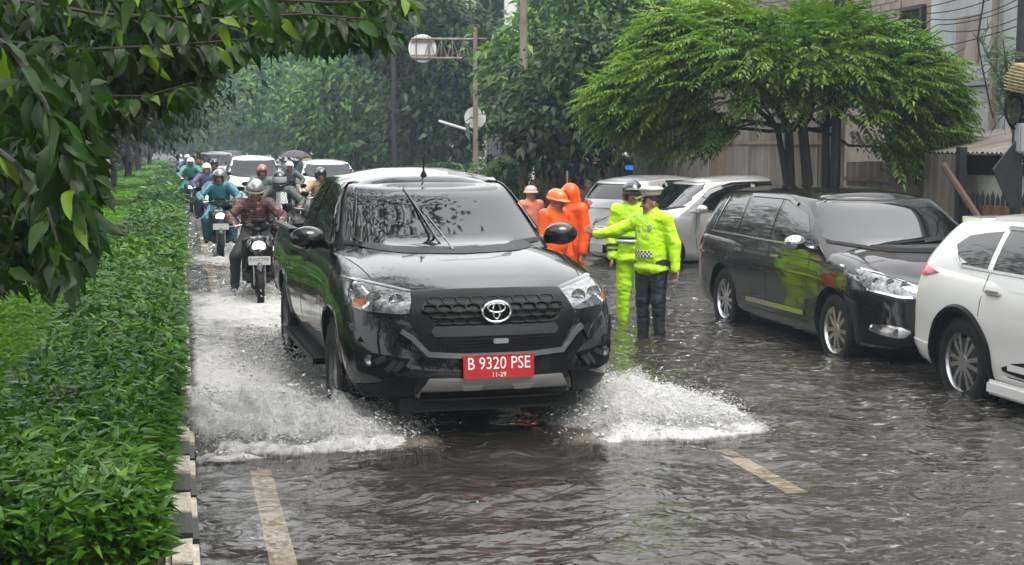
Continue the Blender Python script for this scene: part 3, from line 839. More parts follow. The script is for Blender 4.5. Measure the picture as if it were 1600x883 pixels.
    for r_ in range(4):
        for q in range(-6, 7):
            cx = q * cw + (cw / 2 if r_ % 2 else 0); cz = .985 - r_ * ch * .80
            if abs(cx) > .44 - .012 * r_: continue
            pts = [(cx - cw * .5, cz - ch * .22), (cx - cw * .5, cz + ch * .22), (cx - cw * .28, cz + ch * .42), (cx + cw * .28, cz + ch * .42), (cx + cw * .5, cz + ch * .22), (cx + cw * .5, cz - ch * .22), (cx + cw * .28, cz - ch * .42), (cx - cw * .28, cz - ch * .42)]
            pts = [(x, min(max(z, .846), 1.003)) for x, z in pts]
            P = [hp(x, z, .042) for x, z in pts]; hx.tube(P + [P[0]], .0085, 6, caps=False)
    hx.obj('grille_mesh', M_BLACK, g)
    c.panel('grille_bar', [(-.40, .832), (.40, .832), (.425, .80), (.40, .765), (-.40, .765), (-.425, .80)], 'front', pm('dark_grey_plastic', (.022, .023, .026), .4, spec=.3), .040, .03, .05, parent=g)
    c.panel('lower_intake', [(-.375, .752), (.375, .752), (.325, .672), (-.325, .672)], 'front', M_UNDER, .025, .012, .05, parent=g)
    for k in range(4):
        z = .742 - k * .0185
        c.strip('grille_slat', [(-.37 + k * .012, z), (0, z), (.37 - k * .012, z)], 'front', M_BLACK, .008, .040, parent=g, thick=.02)
    c.strip('grille_trim', [(-.60, .80), (-.535, .755), (-.445, .655), (-.2, .640), (.2, .640), (.445, .655), (.535, .755), (.60, .80)], 'front', pm('satin_grey', (.07, .074, .082), .3, coat=.5), .032, .045, thick=.04)
    b = MB(); b.box((0, 0, 0), (.05, .01, .016), bev=.005); b.obj('sensor', M_SILVERP, g, hp(.02, .735, .055))
    # emblem of three ellipses
    e = MB()
    def ering(cx, cz, a, b_, r_, n=40):
        P = [Vector((cx + a * math.cos(2 * math.pi * i / n), 0, cz + b_ * math.sin(2 * math.pi * i / n))) for i in range(n + 1)]
        e.tube(P, r_, 8, caps=False)
    ering(0, 0, .094, .066, .0105); ering(0, .026, .058, .030, .008); ering(0, .006, .024, .052, .008)
    em = e.obj('emblem', M_CHROME, c.root, hp(0, .922, .075))
    bk = MB(); bk.lathe([(0, 0), (.09, 0), (.09, .03)], (0, 0, 0), 'y', 30); bo = bk.obj('emblem_disc', M_BLACK, em, (0, .006, 0)); bo.scale = (1, 1, .7)
    # headlights
    hd = [(.475, 1.028), (.60, 1.055), (.75, 1.085), (.885, 1.105), (.918, 1.09), (.925, 1.0), (.905, .945), (.80, .918), (.60, .905), (.455, .925)]
    for s, o in zip((1, -1), c.panel('headlight', hd, 'front', M_LENS, .008, .02, .03, True, lim=lambda h: h.y < .62)):
        for (x, z, r_, m) in ((.62, .985, .050, M_CHROME), (.755, .995, .052, M_CHROME)):
            h = c.hit(s * x, z, 'front')[0]; b = MB(); b.lathe([(r_, 0), (r_ * .9, .012), (r_ * .45, .022), (0, .024)], (0, 0, 0), 'y', 22); b.obj('reflector', m, o, (s * x, h.y - .018, z))
        c.panel('indicator', [(s * x, z) for x, z in [(.80, .99), (.87, .985), (.87, .945), (.81, .935)][::s]], 'front', M_AMBER, .011, .01, .03, parent=o)
        c.strip('light_bar', [(s * x, z) for x, z in [(.80, 1.06), (.775, 1.02), (.79, .96), (.82, .935)]], 'front', M_WHITE, .014, .012, parent=o)
        c.strip('headlight_trim', [(s * x, z) for x, z in hd[:5]], 'front', M_GLOSSBLK, .016, .010, parent=o)
    # bumper
    dk = MAT['dark_grey_plastic']
    for s in (1, -1):
        f = c.panel('fog_lamp_bezel', [(s * x, z) for x, z in [(.885, .675), (.80, .66), (.56, .625), (.60, .56), (.72, .50), (.86, .53)][::s]], 'front', M_BLACK, .012, .03, .04)
        h = c.hit(s * .80, .615, 'front')[0]
        b = MB(); b.lathe([(.040, .0), (.036, .012), (.030, .004), (0, .010)], (0, 0, 0), 'y', 20); b.obj('fog_lamp', M_LENS, f, (s * .80, h.y - .028, .615))
        for (a0, a1) in (((.70, .632), (.76, .60)), ((.64, .615), (.70, .545)), ((.60, .605), (.655, .545))):
            c.strip('bezel_blade', [(s * a0[0], a0[1]), (s * a1[0], a1[1])], 'front', dk, .03, .026, parent=f, thick=.02)
        c.panel('bumper_corner', [(s * x, z) for x, z in [(.60, .80), (.905, .835), (.915, .73), (.66, .70)][::s]], 'front', P_BLK, .018, .03, .05)
        c.panel('lower_flap', [(s * x, z) for x, z in [(.50, .52), (.62, .505), (.86, .43), (.80, .36), (.56, .355)][::s]], 'front', M_BLACK, .016, .03, .05)
    sk = c.panel('skid_plate', [(-.44, .50), (.44, .50), (.515, .385), (.47, .355), (-.47, .355), (-.515, .385)], 'front', pm('skid_silver', (.27, .265, .255), .42, metal=.5), .03, .05, .05)
    for s in (-1, 1): c.panel('skid_notch', [(s * x, z) for x, z in [(.10, .455), (.235, .455), (.22, .425), (.115, .425)][::s]], 'front', pm('skid_light', (.42, .41, .39), .4, metal=.4), .036, .02, .04, parent=sk)
    c.strip('skid_lip', [(-.49, .392), (-.2, .40), (.2, .40), (.49, .392)], 'front', M_BLACK, .05, .036, parent=sk, thick=.02)
    hy = c.hit(0, .56, 'front')[0].y
    c.plate('B 9320 PSE', '11-29', (0, hy - .045, .575), 0, .47, .15, M_PLATE_R, M_WHITE, pitch=-.03)
    br = MB(); br.box((0, 0, 0), (.16, .03, .05)); br.obj('plate_bracket', M_BLACK, c.root, (0, hy - .01, .575))
    # wipers, aerial, mirrors
    def wiper(p0, p1, nm='wiper'):
        b = MB(); A = hp(*p0, .02); B = hp(*p1, .03); Mi = A.lerp(B, .55) + Vector((.03, -.012, 0))
        b.tube([hp(p0[0] + .03, p0[1] - .02, .015), A.lerp(Mi, .5) + Vector((.03, -.015, 0)), Mi], .009, 6)
        b.tube([A + Vector((-.012, 0, 0)), A.lerp(B, .5) + Vector((0, -.006, 0)), B], .0085, 6); b.obj(nm, M_GLOSSBLK, c.root)
    wiper((-.06, 1.262), (-.215, 1.655)); wiper((-.665, 1.30), (-.575, 1.66))
    b = MB(); b.lathe([(.028, 0), (.022, .02), (.008, .045), (.006, .14), (0, .145)], (0, 0, 0), 'z', 12); b.obj('aerial', M_BLACK, c.root, (0, 2.32, c.hit(0, 2.32, 'top')[0].z - .004))
    c.mirror(.99, 1.82, 1.30, P_BLK, .135, .088, .10)
    # arches, steps, wheels, bed rail, tail
    for yy in (1.02, 4.09):
        for s in (-1, 1):
            P = []
            for k in range(25):
                a = math.pi * (-.06 + 1.12 * k / 24); y_, z_ = yy + .475 * math.cos(a), .41 + .475 * math.sin(a)
                h = c.hit(yy + .49 * math.cos(a), max(.41 + .49 * math.sin(a), .36), 'side' if s > 0 else 'side-')[0]
                P.append((h.x if h is not None and abs(h.x) > .7 else s * .9, y_, z_))
            b = MB(); b.tube(P, .013, 6); b.obj('wheel_arch', P_BLK, c.root)
    for s in (-1, 1):
        b = MB(); b.box((s * .90, 2.58, .40), (.085, 1.0, .022), bev=.015); b.box((s * .985, 2.58, .40), (.008, 1.0, .026), bev=.006); b.obj('side_step', M_BLACK, c.root)
        for yy in (1.02, 4.09): c.wheel(s * .80, yy, .395, .265, .225, M_ALLOYD, 'five')
        b = MB(); b.box((s * .86, 4.55, 1.235), (.05, .70, .018), bev=.012); b.obj('bed_rail', M_BLACK, c.root)
        c.panel('tail_lamp', [(s * x, z) for x, z in [(.78, 1.1), (.88, 1.1), (.88, .75), (.78, .75)][::s]], 'rear', M_RED_LENS, .006, .02, .05)
    b = MB(); b.box((0, 1.4, .30), (.6, 1.2, .05)); b.box((0, .4, .32), (.55, .2, .05)); b.box((0, 3.2, .38), (.5, 1.6, .06)); b.tube([(-.7, 1.02, .38), (.7, 1.02, .38)], .05); b.tube([(-.7, 4.09, .38), (.7, 4.09, .38)], .06); b.obj('chassis', M_UNDER, c.root)
    return c
pickup()
def smooth_poly(pts, n=3):
    """round the corners of a polygon a little (Chaikin)"""
    for _ in range(n):
        q = []
        for i in range(len(pts)):
            a, b = pts[i], pts[(i + 1) % len(pts)]
            q += [(a[0] * .8 + b[0] * .2, a[1] * .8 + b[1] * .2), (a[0] * .2 + b[0] * .8, a[1] * .2 + b[1] * .8)]
        pts = q
    return pts
def mpv(name, loc, rz, label, P, L=4.735, hw=.915, Hr=1.79, fo=.93, wb=2.75, nose=.90, cowl=(1.02, 1.07), belt=1.09, roof0=1.95, style='innova', group=None,
        rim=M_ALLOY, rimstyle='ten', rr=.34, rimr=.225, detail=2, cat='car', arch=None, plate=None, roofmat=None, tail=.16, qwin='black', trim=M_CHROME, smpl=False):
    c = Car(name, loc, rz, label, cat, group)
    y1, y2 = fo, fo + wb
    H = half_outline(L, hw, .66, 2.5, .42, 3.2, nfr=16 if not smpl else 9, nside=46 if not smpl else 22, nre=12 if not smpl else 6)
    top = ([0, .2, .55, cowl[0] + .25, 1.9, 3.2, L], [nose - .04, nose + .01, nose + .07, cowl[1] + .005, belt - .02, belt + .0, belt + .035]); bot = ([0, .5, 2, L - .6, L], [.24, .21, .22, .24, .30])
    sec = ([0, .06, .2, .35, .55, .72, .86, .95, 1.], [.91, .95, .985, .985, 1., .995, .97, .94, .89])
    ff = ([0, .08, .25, .5, .72, .88, .95, 1.], [.12, .03, .0, .03, .045, .10, .16, .26]); fr = ([0, .1, .3, .55, .8, 1.], [.12, .02, 0, .03, .06, .10])
    fn = lower_fn(top, bot, sec, ff, fr, None, [(y1, .02, .55, .5), (y2, .022, .6, .5)], .95, L)
    def cap(q, u, e):
        q = q.copy()
        if q[1] < 2.0: q[2] += .07 * (1 - abs(u) ** 2.6) * min(1, max(0, (q[1] - .1) / .4)) + .010 * math.exp(-((abs(u) - .6) / .1) ** 2) * min(1, max(0, (q[1] - .3) / .4))
        return q
    V, Fc = loft(H, LV, fn, cap)
    ra = rr + .065
    body = c.shell('body', V, Fc, P, [(y1, rr, ra, .5, 1.3), (y2, rr, ra, .5, 1.3)])
    # greenhouse
    y0c = cowl[0] - .12; Lc = L - .03 - y0c
    Hc = half_outline(Lc, hw * .935, .30, 2.7, .40, 2.8, nfr=16 if not smpl else 9, nside=46 if not smpl else 22, nre=12 if not smpl else 6)
    rk = roof0 - y0c - .10
    zr = ([0, .5, 1.3, 2.2, Lc], [Hr - .10, Hr - .07, Hr - .045, Hr - .05, Hr - .085])
    zb = belt - .10
    def cfn(x0, y0, t):
        kf = np.clip(1 - y0 / 2.6, 0, 1); kr = np.clip(1 - (Lc - y0) / 1.5, 0, 1)
        zt = cr(zr[0], zr[1], y0)
        y = y0c + y0 + kf * rk * float(cr([0, .12, .5, .85, .95, 1.], [-.08, .06, .52, .92, 1.03, 1.14], t)) - kr * (tail + .12) * float(cr([0, .3, .6, .85, .95, 1.], [.0, .10, .40, .72, .90, 1.2], t))
        x = x0 * float(cr([0, .2, .55, .85, .95, 1.], [1.035, .995, .905, .80, .755, .66], t))
        return x, y, zb + (zt - zb) * float(cr([0, .5, .88, .96, 1.], [0, .52, .925, .985, 1.], t)) + 0 * y0
    def ccap(q, u, e):
        q = q.copy(); q[2] += .05 * (1 - abs(u) ** 2.4) * min(1, (abs(e[0]) / .5)) ** 2; return q
    V2, F2 = loft(Hc, [0, .08, .18, .3, .42, .54, .66, .76, .84, .9, .94, .97, 1.], cfn, ccap)
    cab = c.shell('cabin', V2, F2, P)
    zt = Hr - .085
    # windscreen and windows
    wz = cowl[1] + .055
    c.panel('windscreen', [(-hw * .90, wz + .075), (-hw * .7, wz + .02), (-.4, wz), (0, wz - .01), (.4, wz), (hw * .7, wz + .02), (hw * .90, wz + .075), (hw * .755, zt - .055), (.45, zt - .018), (0, zt - .006), (-.45, zt - .018), (-hw * .755, zt - .055)], 'front', M_GLASS if style != 'van' else pm('clear_glass', (.012, .014, .016), .03, coat=.2, spec=.15), .006, .014, .06)
    c.strip('windscreen_seal', [(-hw * .87, wz + .045), (-.4, wz - .012), (0, wz - .022), (.4, wz - .012), (hw * .87, wz + .045)], 'front', M_BLACK, .028, .009)
    bz = belt + .03; tz = Hr - .125; ya = cowl[0] + .46; yb = y1 + wb * .575; yc = y2 - .30
    wins = [[(ya, bz), (ya + .33, bz + .27), (roof0 + .28, tz - .05), (roof0 + .42, tz - .02), (yb - .04, tz), (yb - .04, bz)],
            [(yb + .04, bz), (yb + .04, tz), (yc - .03, tz - .005), (yc - .03, bz + .005)]]
    yq = L - .48 - tail * .6
    if qwin == 'zenix':
        hg = tz - bz; wins.append([(yc + .05, bz + .005), (yc + .05, tz - .01), (yq - .40, tz - .03), (yq - .16, tz - .22 * hg), (yq - .03, bz + .50 * hg), (yq - .10, bz + .26 * hg), (yq - .3, bz + .09 * hg), (yc + .45, bz + .015)])
    else:
        wins.append([(yc + .05, bz + .005), (yc + .05, tz - .01), (yq - .25, tz - .04), (yq - .05, bz + .02)])
        if qwin == 'black':
            wins.append([(yq + .03, bz + .0), (yq - .13, tz - .08), (yq - .03, tz - .12), (L - .20 - tail * .3, bz + .10), (L - .14, bz)])
    for w in wins: c.panel('side_window', w, 'side', M_GLASS, .005, .012, .06, True)
    c.strip('belt_trim', [(ya - .12, bz - .02), (yb, bz - .018), (yc, bz - .012), (yq, bz - .008)] if qwin != 'zenix' else [(ya - .12, bz - .02), (yb, bz - .018), (yc + .4, bz - .006), (yq - .12, bz + .06), (yq, bz + .17)], 'side', trim, .016, .008, True)
    if qwin == 'black': c.strip('pillar_trim', [(yq - .02, bz - .0), (yq - .16, tz - .02)], 'side', trim, .018, .009, True)
    c.strip('rain_visor', [(roof0 + .22, tz - .035), (roof0 + .42, tz + .012), (yb, tz + .022), (yc, tz + .02)], 'side', M_GLOSSBLK, .03, .016, True)
    c.panel('rear_window', [(-hw * .70, belt + .06), (hw * .70, belt + .06), (hw * .60, zt - .06), (-hw * .60, zt - .06)], 'rear', M_GLASS, .005, .012, .07)
    for s in (1, -1):
        if qwin == 'zenix':
            c.panel('tail_lamp', [(L - .58, belt - .045), (L - .30, belt + .005), (L - .12, belt + .01), (L - .10, belt - .07), (L - .38, belt - .085)], 'side' if s > 0 else 'side-', M_RED_LENS, .012, .02, .04)
            c.panel('tail_lamp_rear', [(s * x, z) for x, z in [(.30, belt - .02), (hw * .93, belt + .01), (hw * .93, belt - .085), (.30, belt - .06)][::s]], 'rear', M_RED_LENS, .010, .02, .05)
        elif style == 'hatch':
            c.panel('tail_lamp', [(L - .50, belt - .015), (L - .2, belt + .03), (L - .04, belt + .02), (L - .04, belt - .15), (L - .22, belt - .14)], 'side' if s > 0 else 'side-', M_RED_LENS, .010, .02, .04)
            t = c.panel('tail_lamp_rear', [(s * x, z) for x, z in [(hw * .42, belt - .0), (hw * .96, belt + .03), (hw * .96, belt - .15), (hw * .55, belt - .14)][::s]], 'rear', M_RED_LENS, .010, .02, .05)
            c.panel('lamp_insert', [(s * x, z) for x, z in [(hw * .62, belt - .09), (hw * .88, belt - .08), (hw * .88, belt - .12), (hw * .62, belt - .125)][::s]], 'rear', M_WHITE, .014, .01, .05, parent=t)
        else:
            c.panel('tail_lamp', [(L - .34, belt - .02), (L - .10, belt - .0), (L - .06, belt - .22), (L - .24, belt - .20)], 'side' if s > 0 else 'side-', M_RED_LENS, .010, .02, .04)
            c.panel('tail_lamp_rear', [(s * x, z) for x, z in [(.55, belt - .02), (hw * .95, belt), (hw * .95, belt - .22), (.62, belt - .18)][::s]], 'rear', M_RED_LENS, .010, .02, .05)
    if detail >= 1:
        for ln in ([(ya + .02, .36), (ya - .03, .7), (ya + .01, belt - .0)], [(yb, .33), (yb, belt + .0)], [(yc + .02, y2 * 0 + rr + ra * .95), (yc + .0, belt)], [(ya, .34), (yc - .35, .34)]):
            c.strip('door_seam', ln, 'side', M_UNDER, .008, .0012, True, sp=.09)
        for y in (yb - .22, yc - .14):
            for s in (-1, 1):
                h = c.hit(y, belt - .13, 'side' if s > 0 else 'side-')[0]
                b = MB(); b.box((0, 0, 0), (.016, .10, .017), bev=.012); b.obj('door_handle', trim if style in ('innova', 'zenix', 'silver') else P, c.root, (h.x + s * .018, y, belt - .13))
        c.strip('sill_moulding', [(ya + .05, .43), (yb, .425), (yc - .38, .42)], 'side', pm('gold_chrome', (.62, .55, .42), .2, metal=1.) if style == 'innova' else P, .05, .014, True)
        c.strip('bonnet_seam', [(hw * .86, cowl[0]), (hw * .80, .6), (hw * .70, .28)], 'top', M_UNDER, .007, .0012, True)
        for s in (-1, 1):
            b = MB()
            A, B = (s * .12 - .25, wz + .012), (s * .12 + .28, wz + .05)
            h0, h1 = c.hit(*A, 'front')[0], c.hit(*B, 'front')[0]; hm = c.hit((A[0] + B[0]) / 2, (A[1] + B[1]) / 2, 'front')[0]
            b.tube([h0 + Vector((0, -.02, .0)), hm + Vector((0, -.025, .0)), h1 + Vector((0, -.02, 0))], .009, 6); b.obj('wiper', M_BLACK, c.root)
    # front
    def hp(x, z, o):
        h = c.hit(x, z, 'front')[0]; return Vector((x, h.y - o, z))
    n_ = nose
    hd = [(hw * .50, n_ - .115), (hw * .62, n_ - .05), (hw * .80, n_ + .015), (hw * .955, n_ + .045), (hw * .985, n_ - .04), (hw * .93, n_ - .115), (hw * .72, n_ - .165), (hw * .53, n_ - .175)]
    for s, o in zip((1, -1), c.panel('headlight', hd, 'front', M_LENS, .008, .02, .035, True, lim=lambda h: h.y < .95)):
        if detail >= 1:
            for (x, r_) in ((.64, .042), (.755, .045), (.86, .035)):
                q = c.hit(s * hw * x, n_ - .075 + (x - .7) * .15, 'front')[0]
                b = MB(); b.lathe([(r_, 0), (r_ * .9, .012), (r_ * .4, .02), (0, .022)], (0, 0, 0), 'y', 18); b.obj('reflector', M_CHROME, o, (q.x, q.y - .016, q.z))
            c.strip('headlight_trim', [(s * x, z - .012) for x, z in (hd[7], hd[6], hd[5])], 'front', trim, .018, .014, parent=o)
            c.strip('brow_trim', [(s * x, z + .008) for x, z in hd[:4]], 'front', trim, .016, .014, parent=o)
    if style == 'innova':
        g = c.panel('grille', smooth_poly([(-hw * .50, n_ - .04), (hw * .50, n_ - .04), (hw * .44, n_ - .30), (hw * .33, n_ - .46), (-hw * .33, n_ - .46), (-hw * .44, n_ - .30)], 2), 'front', M_UNDER, .012, .02, .05)
        for k, z in enumerate((n_ - .075, n_ - .115)): c.strip('grille_bar', [(-hw * .48, z), (0, z - .005), (hw * .48, z)], 'front', trim, .026, .03, parent=g, thick=.02)
        for k in range(5):
            z = n_ - .19 - k * .05; w = hw * (.43 - k * .022); c.strip('grille_slat', [(-w, z), (0, z), (w, z)], 'front', M_SILVERP, .016, .028, parent=g, thick=.02)
        b = MB(); b.lathe([(.0, -.008), (.055, -.004), (.07, .0), (.07, .012)], (0, 0, 0), 'y', 24); eo = b.obj('emblem', M_CHROME, c.root, hp(0, n_ - .095, .05)); eo.scale = (1.2, 1, .8)
    elif style == 'silver':
        g = c.panel('grille', smooth_poly([(-hw * .36, n_ - .10), (hw * .36, n_ - .10), (hw * .32, n_ - .22), (-hw * .32, n_ - .22)], 2), 'front', M_UNDER, .012, .02, .05)
        for k in range(3): c.strip('grille_bar', [(-hw * .34, n_ - .12 - k * .038), (0, n_ - .125 - k * .038), (hw * .34, n_ - .12 - k * .038)], 'front', trim, .014, .024, parent=g)
        c.panel('lower_intake', smooth_poly([(-hw * .5, n_ - .36), (hw * .5, n_ - .36), (hw * .42, n_ - .50), (-hw * .42, n_ - .50)], 2), 'front', M_BLACK, .010, .02, .05)
    else:
        g = c.panel('grille', smooth_poly([(-hw * .48, n_ - .08), (hw * .48, n_ - .08), (hw * .40, n_ - .22), (-hw * .40, n_ - .22)], 2), 'front', M_BLACK, .010, .02, .06)
        c.strip('grille_bar', [(-hw * .46, n_ - .15), (hw * .46, n_ - .15)], 'front', trim, .025, .024, parent=g)
        c.panel('lower_intake', smooth_poly([(-hw * .6, n_ - .40), (hw * .6, n_ - .40), (hw * .5, n_ - .53), (-hw * .5, n_ - .53)], 2), 'front', M_BLACK, .010, .02, .06)
    if detail >= 1:
        for s in (1, -1):
            f = c.panel('fog_lamp_bezel', smooth_poly([(s * x, z) for x, z in [(hw * .60, .44), (hw * .90, .485), (hw * .93, .40), (hw * .68, .345)][::s]], 2), 'front', trim if style == 'innova' else M_BLACK, .010, .02, .04)
            q = c.hit(s * hw * .74, .41, 'front')[0]; b = MB(); b.lathe([(.038, .0), (.034, .014), (.02, .006), (0, .012)], (0, 0, 0), 'y', 18); b.obj('fog_lamp', M_LENS, f, (q.x, q.y - .024, q.z))
            if style != 'zenix':
                c.strip('bumper_lip', [(s * hw * .95, .27), (s * hw * .6, .255), (0, .25)][::s], 'front', trim if style == 'innova' else M_BLACK, .03, .01)
    # plates
    if plate is not None:
        hy = c.hit(0, n_ - .42, 'front')[0].y; c.plate(plate, None, (0, hy - .03, n_ - .42), 0, .43, .135, M_PLATE_W, M_DARKPRINT)
        ry = c.hit(0, .68, 'rear')[0].y; c.plate(plate, None, (0, ry + .03, .68), math.pi, .43, .135, M_PLATE_W, M_DARKPRINT)
    c.mirror(hw + .10, cowl[0] + .50, belt + .06, P if style != 'innova' else M_CHROME, .115, .075, .085)
    for yy in (y1, y2):
        for s in (-1, 1):
            if arch:
                V = []; W = []
                P_ = []
                for k in range(25):
                    a = math.pi * (-.10 + 1.20 * k / 24); h = c.hit(yy + (ra + .03) * math.cos(a), max(rr + (ra + .03) * math.sin(a), .26), 'side' if s > 0 else 'side-')[0]
                    P_.append((h.x if h is not None and abs(h.x) > .6 else s * hw * .97, yy + (ra + .012) * math.cos(a), rr + (ra + .012) * math.sin(a)))
                b = MB(); b.tube(P_, .030, 6); o = b.obj('wheel_arch', arch, c.root)
            c.wheel(s * (hw - .125), yy, rr, .215, rimr, rim, rimstyle)
    if style == 'zenix':
        for s in (-1, 1):
            b = MB(); b.box((s * (hw + .0), (y1 + y2) / 2, .24), (.03, wb / 2 - ra - .02, .055), bev=.02); b.obj('side_skirt', P, c.root)
            c.panel('cladding', smooth_poly([(y1 + ra + .05, .36), (y1 + ra + .1, .48), (y2 - ra - .45, .50), (y2 - ra - .05, .36)], 2), 'side' if s > 0 else 'side-', M_BLACK, .012, .02, .07)
            c.panel('rear_bumper_lip', [(y2 + ra + .04, .30), (y2 + ra + .02, .44), (L - .12, .46), (L - .12, .30)], 'side' if s > 0 else 'side-', P, .010, .02, .07)
        zs = c.hit(0, L - .62, 'top')[0].z
        b = MB(); b.prism([(-hw * .66, L - .75), (hw * .66, L - .75), (hw * .60, L - .36), (-hw * .60, L - .36)], zs - .075, zs - .03, 'z'); b.obj('spoiler', P, c.root)
    b = MB(); b.box((0, L / 2, .20), (hw * .6, L / 2 - .5, .06)); b.tube([(-hw + .2, y1, rr), (hw - .2, y1, rr)], .05); b.tube([(-hw + .2, y2, rr), (hw - .2, y2, rr)], .05); b.obj('chassis', M_UNDER, c.root)
    if roofmat == 'rails':
        for s in (-1, 1):
            z = c.hit(s * hw * .62, roof0 + 1.2, 'top')[0].z
            b = MB(); b.tube([(s * hw * .62, roof0 + .3, z - .02), (s * hw * .62, roof0 + .45, z + .035), (s * hw * .62, roof0 + 2.0, z + .035), (s * hw * .62, roof0 + 2.15, z - .02)], .016, 6); b.obj('roof_rail', M_ALLOY, c.root)
    return c
PW = paint('pearl_white', (.74, .74, .72), .3); PS = paint('silver_paint', (.55, .55, .55), .3, .4); PBK = paint('mpv_black', (.010, .0085, .010), .2)
PGR = paint('grey_paint', (.16, .165, .17), .3, .5); PW2 = paint('van_white', (.70, .71, .70), .3)
_w = px(1303, 552); IX, IY = 6.02 + .79, _w.y - .93
mpv('people_carrier', (IX, IY, -.12), 0, 'black people carrier with chrome trim parked in the flooded lane', PBK, Hr=1.62, belt=1.06, cowl=(1.05, 1.04), roof0=1.95)
_w = px(1495, 612); ZY = _w.y - (.93 + 2.85)
mpv('people_carrier', (6.05 + .82, ZY, -.12), 0, 'pearl white crossover with black wheel arch trim parked in front of the black people carrier', PW, L=4.755, hw=.925, Hr=1.535, wb=2.85, belt=1.08, style='zenix', rr=.355, rimr=.24, rim=pm('bi_alloy', (.45, .45, .46), .25, metal=1.), rimstyle='twelve', arch=M_BLACK, qwin='zenix', tail=.26)
# silver car pulling out of the driveway, seen front left and side
_w = px(948, 413)
mpv('people_carrier', (_w.x - .05, _w.y + .35, -.17), R(-80), 'silver family car standing across the road beside the officers', PS, L=4.8, hw=.82, Hr=1.58, fo=.82, wb=3.05, nose=.84, cowl=(.94, 1.0), belt=1.0, roof0=1.75, style='silver', rr=.31, rimr=.195, plate='', qwin='plain', tail=.2)
# hatch-backed car behind it, its tail towards us
_w = px(942, 398); _a = R(122)
mpv('people_carrier', (_w.x + .25 + 4.1 * math.sin(_a), _w.y + .75 - 4.1 * math.cos(_a), -.15), _a, 'grey white family car showing its red tail lamp behind the silver car', paint('light_silver', (.52, .52, .52), .3, .4), L=4.1, hw=.82, Hr=1.52, fo=.75, wb=2.66, nose=.86, cowl=(.95, 1.02), belt=1.04, roof0=1.8, style='hatch', rr=.31, rimr=.19, plate='', qwin='black', tail=.22, trim=PGR)
# traffic behind the scooters
mpv('minivan', (pd(397, 300, 41).x, 40, -.08), 0, 'white minivan with roof rails queuing behind the scooters', PW2, L=4.2, hw=.83, Hr=1.70, nose=.92, cowl=(.9, 1.06), belt=1.09, roof0=1.75, style='van', plate=None, qwin='plain', detail=0, roofmat='rails', smpl=True, cat='van')
mpv('minivan', (pd(533, 300, 36).x, 38, -.08), 0, 'white van half hidden behind the pickup truck cab', PW2, L=4.2, hw=.83, Hr=1.60, nose=.92, cowl=(.8, 1.08), belt=1.1, roof0=1.6, style='van', qwin='plain', detail=0, smpl=True, cat='van')
mpv('distant_car', (pd(338, 300, 62).x, 61, -.08), 0, 'dark people carrier far down the flooded road', PGR, Hr=1.72, detail=0, smpl=True, style='van', qwin='plain')
mpv('distant_car', (pd(362, 300, 80).x, 79, -.08), 0, 'dark blue car farthest down the flooded road', paint('navy_paint', (.02, .03, .06), .3), Hr=1.70, detail=0, smpl=True, style='van', qwin='plain')
# ------------------------------------------------------------------ foliage
LM_DARK = leafmat('leaf_dark', (.007, .022, .004), (.036, .090, .010), .22, .38, .3, (.16, .22, .02))
LM_MID = leafmat('leaf_mid', (.020, .062, .007), (.125, .26, .024), .26, .42, .3, (.20, .27, .03))
LM_LIGHT = leafmat('leaf_light', (.04, .10, .012), (.15, .27, .035), .38, .4, .4, (.32, .38, .05))
LM_HEDGE = leafmat('leaf_hedge', (.009, .048, .003), (.105, .26, .012), .22, .27, .42, (.17, .24, .03))
LM_COVER = leafmat('leaf_cover', (.045, .13, .006), (.15, .32, .016), .32, .42, .3, (.22, .33, .03))
LM_BIG = leafmat('leaf_big', (.004, .014, .002), (.034, .095, .006), .34, .36, .25, (.20, .30, .03))
M_BARK = pm('bark', (.035, .028, .022), .8, var=.5, vs=9, bump=.9, bs=30, streak=.4)
M_BARK2 = pm('bark_pale', (.12, .11, .09), .8, var=.6, vs=7, bump=.8, bs=25, streak=.5, col2=(.04, .035, .03))
M_STEM = pm('stem', (.05, .07, .02), .6, var=.4)
def unit(v): return v / (np.linalg.norm(v, axis=-1, keepdims=True) + 1e-9)
def leaves(P, D, U, Ln, Wd, fold=.25, droop=.25, quads=2):
    """leaf blades: P base, D direction, U up normal -> V, Q (two folded quads a leaf)"""
    n = len(P); D = unit(D); S = unit(np.cross(D, U)); Nn = np.cross(S, D)
    Ln = np.broadcast_to(Ln, (n,))[:, None]; Wd = np.broadcast_to(Wd, (n,))[:, None]
    b = P; t = P + D * Ln - Nn * Ln * droop
    m = P + D * Ln * .45 + Nn * Ln * droop * .15
    l = m - S * Wd * .5 + Nn * Wd * fold; r = m + S * Wd * .5 + Nn * Wd * fold
    if quads == 1:
        V = np.stack([b, r, t, l], 1).reshape(-1, 3); k = np.arange(n)[:, None] * 4
        return V, k + np.array([0, 1, 2, 3])
    V = np.stack([b, r, t, l, m], 1).reshape(-1, 3); k = np.arange(n)[:, None] * 5
    Q = np.concatenate([k + np.array([0, 1, 2, 4]), k + np.array([0, 4, 2, 3])])
    return V, Q
def tint_attr(n, per, rng, lo=0., hi=1., base=None):
    t = rng.uniform(lo, hi, n) if base is None else np.clip(base + rng.normal(0, .16, n), 0, 1)
    return np.repeat(t, per)
def limb(mb, a, b, ra, rb, rng, n=5, wob=.06, sides=7):
    a, b = Vector(a), Vector(b); L = (b - a).length; P = []; rr = []
    for i in range(n + 1):
        t = i / n; p = a.lerp(b, t)
        if 0 < i < n: p += Vector(rng.normal(0, wob * L, 3)) * .5
        P.append(p); rr.append(ra + (rb - ra) * t)
    mb.tube(P, rr, sides); return P
